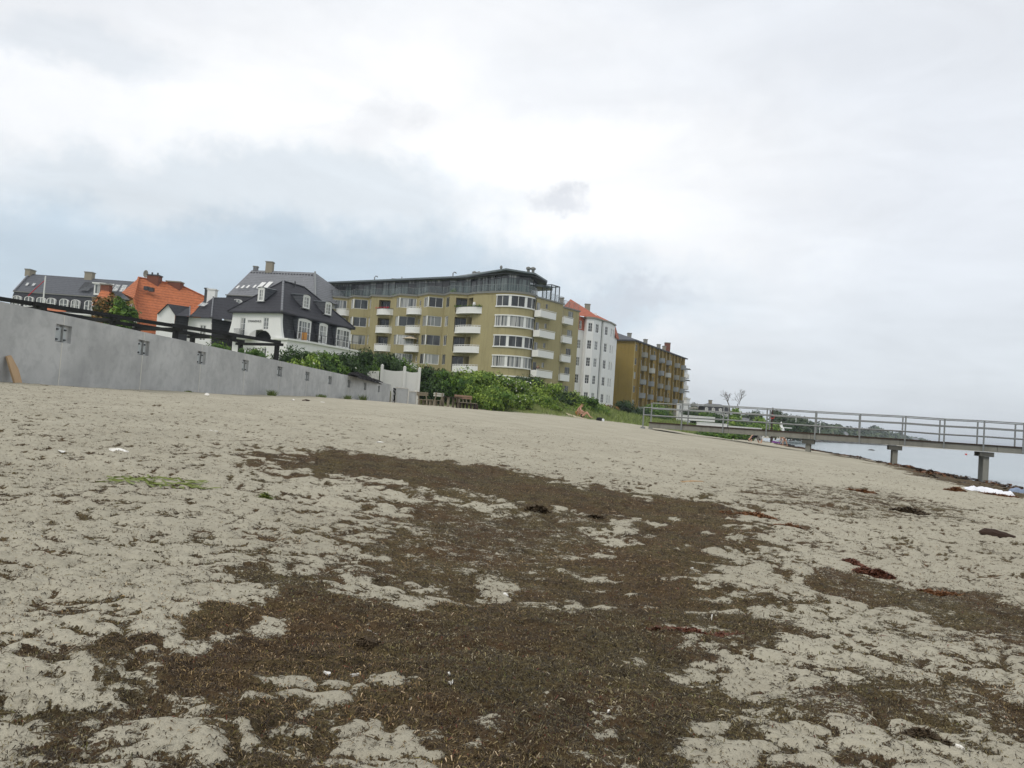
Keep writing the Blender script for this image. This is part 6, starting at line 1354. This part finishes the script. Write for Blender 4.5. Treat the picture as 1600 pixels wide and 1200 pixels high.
for px, py, rz, lb in ((555, 890*1.0+170, .9, 'curved white stalk on the seaweed low in the middle'), (1112, 895+75, 1.3, 'upright thin white stalk in the dark seaweed right of the middle'), (583, 995, .3, 'thin pale twig on the seaweed left of the middle')): flake(px, py, lb, .10, .012, rz=rz, h=.02, name='stalk', cat='stalk')
def heap(px, py, label, w, d, h, mat, n=700, size=.02, name='seaweed_heap', seed=1, cat='seaweed'):
    w *= .62; d *= .62; h *= .7; P = G(px, py); x, y = P[0], P[1]; z = H1(x, y); r = np.random.default_rng(seed+int(px)); a = r.uniform(0, 6.28, n); q = r.uniform(0, 1, n)**.6; X = x+np.cos(a)*q*w/2*(1+.35*np.sin(3*a+px)); Y = y+np.sin(a)*q*d/2; Z = H(X, Y)+h*(1-q**1.6)*r.uniform(.2, 1, n)
    L = size*r.uniform(.6, 2.2, n); t = r.uniform(0, 6.28, n); up = r.normal(0, .35, n); D = np.c_[np.cos(t), np.sin(t), up]*L[:, None]; S = np.c_[-np.sin(t), np.cos(t), r.normal(0, .6, n)]*(size*.28); C = np.c_[X, Y, Z]
    V = np.stack([C-D, C+S, C+D, C-S], 1).reshape(-1, 3); base = MB(); base.lathe((0, 0, 0), [(1, -.2), (.8, .4), (.45, .8), (.001, .95)], 12); BV = np.array(base.v); bn = 1+.25*np.sin(3*np.arctan2(BV[:, 1], BV[:, 0])+px); BV = np.c_[x+BV[:, 0]*w*.36*bn, y+BV[:, 1]*d*.36*bn, z+BV[:, 2]*h*.6]
    o = npmesh(name, np.concatenate([V, BV]), np.concatenate([np.arange(n*4).reshape(-1, 4), np.array(base.f)+n*4]), mat); return tag(o, label, cat)
heap(1335, 886, 'small dark red seaweed clump left of the larger red heap', .34, .22, .05, 'weed_red', 700, .017); heap(1368, 899, 'larger dark red seaweed heap on the sand at right', .52, .30, .08, 'weed_red', 1600, .018); heap(1465, 928, 'flat rusty orange seaweed patch right of the red heap', .5, .16, .03, 'weed_rust', 800, .016)
heap(1425, 800, 'brown rounded seaweed lump on the right-hand weed band', .75, .5, .12, 'weed_brown', 1200, .035); heap(838, 802, 'small dark brown weed lump in the upper seaweed band', .34, .25, .035, 'weed_brown', 700, .03); heap(1495, 768, 'golden brown weed heap left of the white towel', .7, .5, .12, 'weed_rust', 800, .03); heap(1350, 768, 'small rusty weed heap on the pale sand above the thin weed band', .8, .3, .06, 'weed_rust', 600, .03)
heap(575, 800+215, 'brown weed knot in the main seaweed field left of centre', .18, .12, .03, 'weed_brown', 300, .014); heap(1060, 992, 'reddish weed streak inside the dark seaweed', .42, .10, .03, 'weed_red', 500, .014); heap(1130, 1000, 'second reddish weed streak right of the first', .35, .08, .03, 'weed_red', 400, .014); heap(1560, 774, 'dark weed strip right below the white towel', 1.6, .3, .06, 'weed_rust', 700, .03)
heap(1180, 760+48, 'rust-red fringe where the two weed bands meet', 1.0, .35, .05, 'weed_rust', 700, .026); heap(1236, 825, 'small reddish weed tangle on pale sand right of the dark band', .5, .15, .04, 'weed_rust', 400, .02); heap(1440, 1165, 'olive brown weed tuft at the lower right', .28, .12, .04, 'weed_brown', 700, .014); heap(930, 765+45, 'dark weed lump at the lower rim of the upper band', .22, .15, .03, 'weed_brown', 500, .025)
def wrack_line():
    r = np.random.default_rng(19); V = []; C = []
    for k in range(230):
        y = r.uniform(21, 110); t = r.choice([.9, 1.3, 3.4]); x = float(coastx(y))-t-r.normal(0, .45)-.9*math.sin(y*.31)*(t > 2); w = r.gamma(2, .13)*(1+.012*y); h = .05+.08*r.random(); n = 26; a = r.uniform(0, 6.28, n); q = r.uniform(0, 1, n)**.6
        X = x+np.cos(a)*q*w*1.3; Y = y+np.sin(a)*q*w*1.1; Z = H(X, Y)+h*(1-q**1.5); s = .055*(1+.01*y); D = r.normal(size=(n, 3))*[1, 1, .35]*s; E = r.normal(size=(n, 3))*[1, 1, .35]*s*.6; P = np.c_[X, Y, Z]; V.append(np.stack([P-D, P+E, P+D, P-E], 1).reshape(-1, 3)); C.append(np.repeat(np.array([[(.05, .03, .016), (.13, .055, .02), (.035, .022, .012)][r.integers(0, 3)]]), n, 0)*r.uniform(.6, 1.4, (n, 1)))
    V = np.concatenate(V); o = npmesh('wrack_line', V, np.arange(len(V)).reshape(-1, 4), 'seaweed_strands', col=np.concatenate(C)); tag(o, 'brown and rusty weed washed up along the edge of the water', 'seaweed', kind='stuff')
wrack_line()
def lime_weed():
    """long tangled strip of bright green sea lettuce"""
    R = random.Random(5); m = MB()
    for k in range(30):
        t = R.random(); px = 163+t*148; py = 750+t*14+R.gauss(0, 1.8); P = G(px, py); x, y = P[0], P[1]; a = R.gauss(0, .5)-.1; n = 6; pts = []
        for i in range(n): pts.append((x, y)); L = R.uniform(.03, .075); x += math.cos(a)*L; y += math.sin(a)*L; a += R.gauss(0, .6)
        w = R.uniform(.005, .013); vs = []
        for i, (X, Y) in enumerate(pts): z = H1(X, Y)+.006+R.random()*.012; ww = w*math.sin(math.pi*(i+.6)/(n+.2)); vs += [(X, Y-ww, z), (X+.01, Y+ww, z+.008*R.random()+.004)]
        m.add(vs, [(2*i, 2*i+2, 2*i+3, 2*i+1) for i in range(n-1)])
    tag(m.build('green_seaweed', 'weed_lime'), 'long bright green strip of seaweed on the sand at left', 'seaweed')
lime_weed()
heap(415, 786, 'small yellow-green weed scrap right of the long green strip', .16, .10, .07, 'weed_lime', 90, .03, 'green_seaweed_scrap')
# driftwood lump at right
P = G(1553, 838); m = MB(); x, y = P[0], P[1]; z = H1(x, y); V = []; n = 9
for i in range(8):
    t = i/7; rr_ = [.04, .11, .125, .12, .10, .08, .05, .015][i]
    for j in range(n): a = 2*math.pi*j/n; V.append((x-.17+t*.38, y+math.cos(a)*rr_*.6-.08*t, z+.025-.02*t+math.sin(a)*rr_*.5+.006*math.sin(i*3+j*2)))
m.add(V, [(i*n+j, (i+1)*n+j, (i+1)*n+(j+1) % n, i*n+(j+1) % n) for i in range(7) for j in range(n)]+[tuple(range(n)), tuple(range(7*n, 8*n))]); tag(m.build('driftwood_log', 'drift_wood'), 'dark brown tapering log end lying on the sand at the right edge', 'driftwood')
def towel(px, py, w, d, label, mat, seed, rz=0, name='beach_towel', bumpz=.12):
    P = G(px, py); x0, y0 = P[0], P[1]; n = 26; V = []; c, s = math.cos(rz), math.sin(rz)
    for i in range(n+1):
        for j in range(n+1):
            u = (i/n-.5)*w; v = (j/n-.5)*d; k = float(vn(np.array([u*5+seed]), np.array([v*6]), seed)[0]); k2 = float(vn(np.array([u*2+seed*3]), np.array([v*3]), seed+1)[0]); u2 = u*(1+.25*(k2-.5)); v2 = v*(1+.6*(k-.5)); X = x0+u2*c-v2*s; Y = y0+u2*s+v2*c; e = min(1, 5*(.5-abs(i/n-.5))*2)*min(1, 5*(.5-abs(j/n-.5))*2); V.append((X, Y, H1(X, Y)+.012+bumpz*abs(2*k-1)*e+bumpz*k2*.6*e))
    Fq = np.array([(i*(n+1)+j, (i+1)*(n+1)+j, (i+1)*(n+1)+j+1, i*(n+1)+j+1) for i in range(n) for j in range(n)]); return tag(npmesh(name, np.array(V), Fq, mat, smooth=True), label, 'towel')
towel(1546, 769, 1.0, .5, 'crumpled white towel on the sand near the last pier piles', 'cloth_white', 3, -.25, bumpz=.10); towel(1596, 772, .5, .4, 'small grey-blue cloth at the right edge beside the white towel', 'cloth_blue', 5)
towel(1232, 697, 2.0, .8, 'purple and dark clothes heap spread at the waterline by the bent child', 'cloth_black', 7, .2, 'clothes_heap', .2)
towel(1212, 692.5, 1.6, .9, 'purple beach cloth beside the crouching person in black', 'cloth_purple', 9, .2, 'beach_cloth', .3)
# ================================================================== PEOPLE
def skinned(name, mat, parent, J, E, R, sub=2):
    me = bpy.data.meshes.new(name); keys = list(J); off = np.array(parent.location) if parent else np.zeros(3)
    me.from_pydata([tuple(np.array(J[k])-off) for k in keys], [(keys.index(a), keys.index(b)) for a, b in E], [])
    o = bpy.data.objects.new(name, me); COL.objects.link(o); m = o.modifiers.new('s', 'SKIN'); me.skin_vertices[0].data[0].use_root = True
    for i, k in enumerate(keys): q = R[k]; me.skin_vertices[0].data[i].radius = (q, q) if not isinstance(q, tuple) else q
    m.use_smooth_shade = True; s = o.modifiers.new('u', 'SUBSURF'); s.levels = s.render_levels = sub
    dg = bpy.context.evaluated_depsgraph_get(); m2 = bpy.data.meshes.new_from_object(o.evaluated_get(dg)); bpy.data.objects.remove(o)
    m2.materials.clear(); m2.materials.append(M[mat]); o = bpy.data.objects.new(name, m2); COL.objects.link(o)
    if parent: o.parent = parent
    return o
def figure(label, base, rz, J, mat='skin', scale=1, extra=(), group=None):
    """J in body coordinates: x forward (where the person faces), y left, z up"""
    root = thing('person', label, 'person', base, group); c, s = math.cos(rz), math.sin(rz)
    def T(p): p = np.array(p, float)*scale; return (base[0]+p[0]*c-p[1]*s, base[1]+p[0]*s+p[1]*c, base[2]+p[2])
    JJ = {k: T(v) for k, v in J.items() if k != 'look'}; Rr = dict(pelvis=.145, waist=.12, chest=.15, neck=.055, chin=.07, head=.095, crown=.07)
    E = [('pelvis', 'waist'), ('waist', 'chest'), ('chest', 'neck'), ('neck', 'chin'), ('chin', 'head'), ('head', 'crown')]
    for sd in 'lr':
        E += [('pelvis', 'hip'+sd), ('hip'+sd, 'knee'+sd), ('knee'+sd, 'ankle'+sd), ('ankle'+sd, 'toe'+sd), ('chest', 'sho'+sd), ('sho'+sd, 'elb'+sd), ('elb'+sd, 'wri'+sd), ('wri'+sd, 'palm'+sd)]
        Rr.update({'hip'+sd: .095, 'knee'+sd: .062, 'ankle'+sd: .042, 'toe'+sd: .034, 'sho'+sd: .058, 'elb'+sd: .042, 'wri'+sd: .028, 'palm'+sd: .034})
        w = np.array(J['wri'+sd]); p = np.array(J['palm'+sd]); d = p-w; d = d/np.linalg.norm(d); sx = np.cross(d, (0, 0, 1.)); sx = sx/(np.linalg.norm(sx)+1e-9)
        for fi, (o, L) in enumerate(((-.03, .065), (-.01, .075), (.01, .07), (.03, .055))):
            a = p+sx*o+d*.02; k = f'f{fi}{sd}'; JJ[k] = T(a+d*L+np.array([0, 0, -.012])); E.append(('palm'+sd, k)); Rr[k] = .009
        k = 'th'+sd; JJ[k] = T(w+d*.04+sx*.055); E.append(('palm'+sd, k)); Rr[k] = .011
    Rr = {k: v*scale for k, v in Rr.items()}
    body = skinned('body', mat, root, JJ, E, Rr)
    for nm, mt, ks, gr in extra: # clothing / hair as thicker shells along some bones
        e2 = [e for e in E if e[0] in ks and e[1] in ks]; skinned(nm, mt, root, {k: JJ[k] for k in ks}, e2, {k: Rr[k]*gr for k in ks})
    # face: nose, eyes, mouth
    hd = np.array(J['head']); ch = np.array(J['chin']); up = (np.array(J['crown'])-ch); up = up/np.linalg.norm(up); fw = np.array(J.get('look', (1, 0, 0)), float); fw = fw/np.linalg.norm(fw); lf = np.cross(up, fw)
    m = MB(); q = [hd+fw*.125-up*.03, hd+fw*.088-up*.035+lf*.014, hd+fw*.088-up*.035-lf*.014, hd+fw*.09+up*.02]; m.add([T(x) for x in q], [(0, 1, 3), (0, 3, 2), (0, 2, 1), (1, 2, 3)]); m.build('nose', mat, root)
    for e in (-1, 1): m = MB(); m.lathe(T(hd+fw*.088+up*.012+lf*e*.032), [(.001, -.008), (.010*scale, 0), (.001, .008)], 6); m.build('eye', 'hair_dark', root)
    return root
# sunbather sitting on a towel at the edge of the grass
q = at(909, 653, 74.); zb = H1(q[0], q[1]); 
figure('person with bare tanned skin sitting and leaning back on a towel at the grass edge', (q[0], q[1], zb+.02), math.radians(-12),
 dict(pelvis=(0, 0, .15), waist=(-.08, 0, .34), chest=(-.16, 0, .58), neck=(-.16, 0, .76), chin=(-.12, 0, .84), head=(-.11, 0, .93), crown=(-.12, 0, 1.02),
  hipl=(.06, .11, .14), kneel=(.38, .14, .50), anklel=(.66, .14, .10), toel=(.84, .14, .05), hipr=(.06, -.11, .14), kneer=(.42, -.13, .42), ankler=(.72, -.14, .09), toer=(.90, -.14, .05),
  shol=(-.17, .19, .66), elbl=(-.34, .26, .40), wril=(-.40, .24, .12), palml=(-.40, .25, .05), shor=(-.16, -.19, .66), elbr=(.02, -.25, .46), wrir=(.24, -.20, .44), palmr=(.32, -.19, .45), look=(1, -.2, -.1)), scale=1.12, extra=(('hair', 'hair_fair', ('head', 'crown'), 1.12), ('swimwear', 'cloth_black', ('pelvis', 'hipl', 'hipr'), 1.05)))
towel(901, 651.5, 1.9, .9, 'pale beach towel under the seated sunbather', 'cloth_tan', 12, .1, bumpz=.03)
q = at(901.5, 653, 74.8); zb = H1(q[0], q[1])
figure('second tanned person with fair hair sitting hunched over drawn-up knees behind the leaning sunbather', (q[0], q[1]+.3, zb+.02), math.radians(8),
 dict(pelvis=(0, 0, .16), waist=(.05, 0, .36), chest=(.18, 0, .58), neck=(.28, 0, .74), chin=(.35, 0, .79), head=(.39, 0, .86), crown=(.42, 0, .94),
  hipl=(.05, .12, .15), kneel=(.40, .15, .50), anklel=(.50, .13, .08), toel=(.66, .14, .04), hipr=(.05, -.12, .15), kneer=(.42, -.14, .46), ankler=(.52, -.13, .08), toer=(.68, -.14, .04),
  shol=(.17, .19, .64), elbl=(.30, .28, .42), wril=(.50, .18, .34), palml=(.56, .14, .33), shor=(.17, -.19, .64), elbr=(.30, -.28, .42), wrir=(.50, -.18, .36), palmr=(.56, -.14, .35), look=(1, 0, -.5)), scale=1.1, extra=(('hair', 'hair_fair', ('head', 'crown', 'chin'), 1.3), ('swimwear', 'cloth_orange', ('pelvis', 'hipl', 'hipr'), 1.3)))
q = at(878+40*0+.0, 653, 74.); q = at(936.5, 655.5, 74.); m = thing('beach_bag', 'small black and white bag on the sand right of the sunbathers', 'bag', (q[0], q[1], H1(q[0], q[1]))); z = H1(q[0], q[1]); mm = MB(); mm.lathe((q[0], q[1], z), [(.28, -.05), (.30, .12), (.22, .30), (.001, .32)], 8); mm.build('bag_body', 'cloth_black', m); mm = MB(); mm.lathe((q[0]+.32, q[1]-.1, z), [(.14, -.05), (.14, .16), (.001, .24)], 7); mm.build('bottle', 'cloth_white', m)
# crouching person in black and the bent child at the waterline
q = at(1181, 690.5, 72.); zb = H1(q[0], q[1])
figure('person in black top and pale shorts bending down on all fours near the waterline', (q[0], q[1], zb), math.radians(185),
 dict(pelvis=(-.20, 0, .66), waist=(.02, 0, .72), chest=(.28, 0, .58), neck=(.44, 0, .42), chin=(.50, 0, .33), head=(.56, 0, .26), crown=(.62, 0, .19),
  hipl=(-.22, .11, .58), kneel=(-.42, .13, .32), anklel=(-.36, .13, .06), toel=(-.18, .13, .03), hipr=(-.20, -.11, .58), kneer=(-.20, -.14, .28), ankler=(-.34, -.14, .06), toer=(-.14, -.14, .03),
  shol=(.32, .2, .54), elbl=(.44, .26, .28), wril=(.50, .22, .09), palml=(.56, .22, .045), shor=(.32, -.2, .54), elbr=(.42, -.26, .28), wrir=(.48, -.22, .09), palmr=(.54, -.22, .045), look=(.6, 0, -.8)), scale=1.15, extra=(('black_top', 'cloth_black', ('waist', 'chest', 'shol', 'shor', 'pelvis', 'elbl', 'elbr'), 1.6), ('shorts', 'cloth_grey', ('pelvis', 'hipl', 'hipr', 'kneel', 'kneer'), 1.35), ('hair', 'hair_dark', ('head', 'crown'), 1.15)))
q = at(1224.5, 694.5, 84.); zb = H1(q[0], q[1])
figure('small child in dark swimwear bending forward at the water edge', (q[0], q[1], zb), math.radians(-170),
 dict(pelvis=(-.14, 0, .80), waist=(.0, 0, .96), chest=(.16, 0, 1.06), neck=(.32, 0, 1.10), chin=(.40, 0, 1.08), head=(.46, 0, 1.08), crown=(.54, 0, 1.08),
  hipl=(-.15, .10, .74), kneel=(-.30, .13, .42), anklel=(-.42, .14, .06), toel=(-.26, .14, .03), hipr=(-.13, -.10, .74), kneer=(.06, -.12, .42), ankler=(.04, -.12, .06), toer=(.20, -.12, .03),
  shol=(.2, .18, 1.02), elbl=(.26, .22, .76), wril=(.34, .18, .54), palml=(.38, .16, .47), shor=(.2, -.18, 1.02), elbr=(.30, -.22, .78), wrir=(.42, -.18, .60), palmr=(.46, -.16, .54), look=(.5, 0, -.85)), scale=.86, extra=(('swimwear', 'cloth_black', ('pelvis', 'waist', 'hipl', 'hipr'), 1.4), ('hair', 'hair_fair', ('head', 'crown'), 1.14)))
# dark-clad person on the lowest side balcony of the yellow block
f = YF2; z0 = YFL[3]-.97; x, y = f.xy(.3, .65)
figure('person in dark clothes leaning over a side balcony of the yellow block', (x, y, z0), math.radians(-60),
 dict(pelvis=(0, 0, .9), waist=(.05, 0, 1.08), chest=(.22, 0, 1.28), neck=(.36, 0, 1.40), chin=(.42, 0, 1.44), head=(.46, 0, 1.50), crown=(.48, 0, 1.58),
  hipl=(-.02, .1, .84), kneel=(0, .1, .46), anklel=(-.04, .1, .08), toel=(.1, .1, .04), hipr=(-.02, -.1, .84), kneer=(0, -.1, .46), ankler=(-.04, -.1, .08), toer=(.1, -.1, .04),
  shol=(.22, .19, 1.26), elbl=(.40, .26, 1.10), wril=(.56, .2, 1.14), palml=(.63, .18, 1.14), shor=(.22, -.19, 1.26), elbr=(.40, -.26, 1.10), wrir=(.56, -.2, 1.14), palmr=(.63, -.18, 1.14), look=(1, 0, -.4)), extra=(('dark_jacket', 'cloth_black', ('waist', 'chest', 'shol', 'shor', 'elbl', 'elbr', 'pelvis'), 1.5), ('trousers', 'cloth_black', ('hipl', 'kneel', 'anklel', 'pelvis', 'hipr', 'kneer', 'ankler'), 1.35), ('hair', 'hair_dark', ('head', 'crown'), 1.14)))

# ================================================================== HAZE
def haze():
    m = bpy.data.materials.new('haze'); m.use_nodes = True; nt = m.node_tree; nt.nodes.clear(); o = nt.nodes.new('ShaderNodeOutputMaterial'); v = nt.nodes.new('ShaderNodeVolumePrincipled')
    v.inputs['Color'].default_value = (.86, .93, 1, 1); v.inputs['Density'].default_value = HAZE; v.inputs['Anisotropy'].default_value = .2; nt.links.new(v.outputs[0], o.inputs['Volume'])
    mb = MB(); mb.box(-9500, 9500, -300, 12500, -5, 60); ob = mb.build('haze', m); tag(ob, 'thin pale sea haze in the air', 'haze', kind='stuff')
HAZE = .00028

haze()
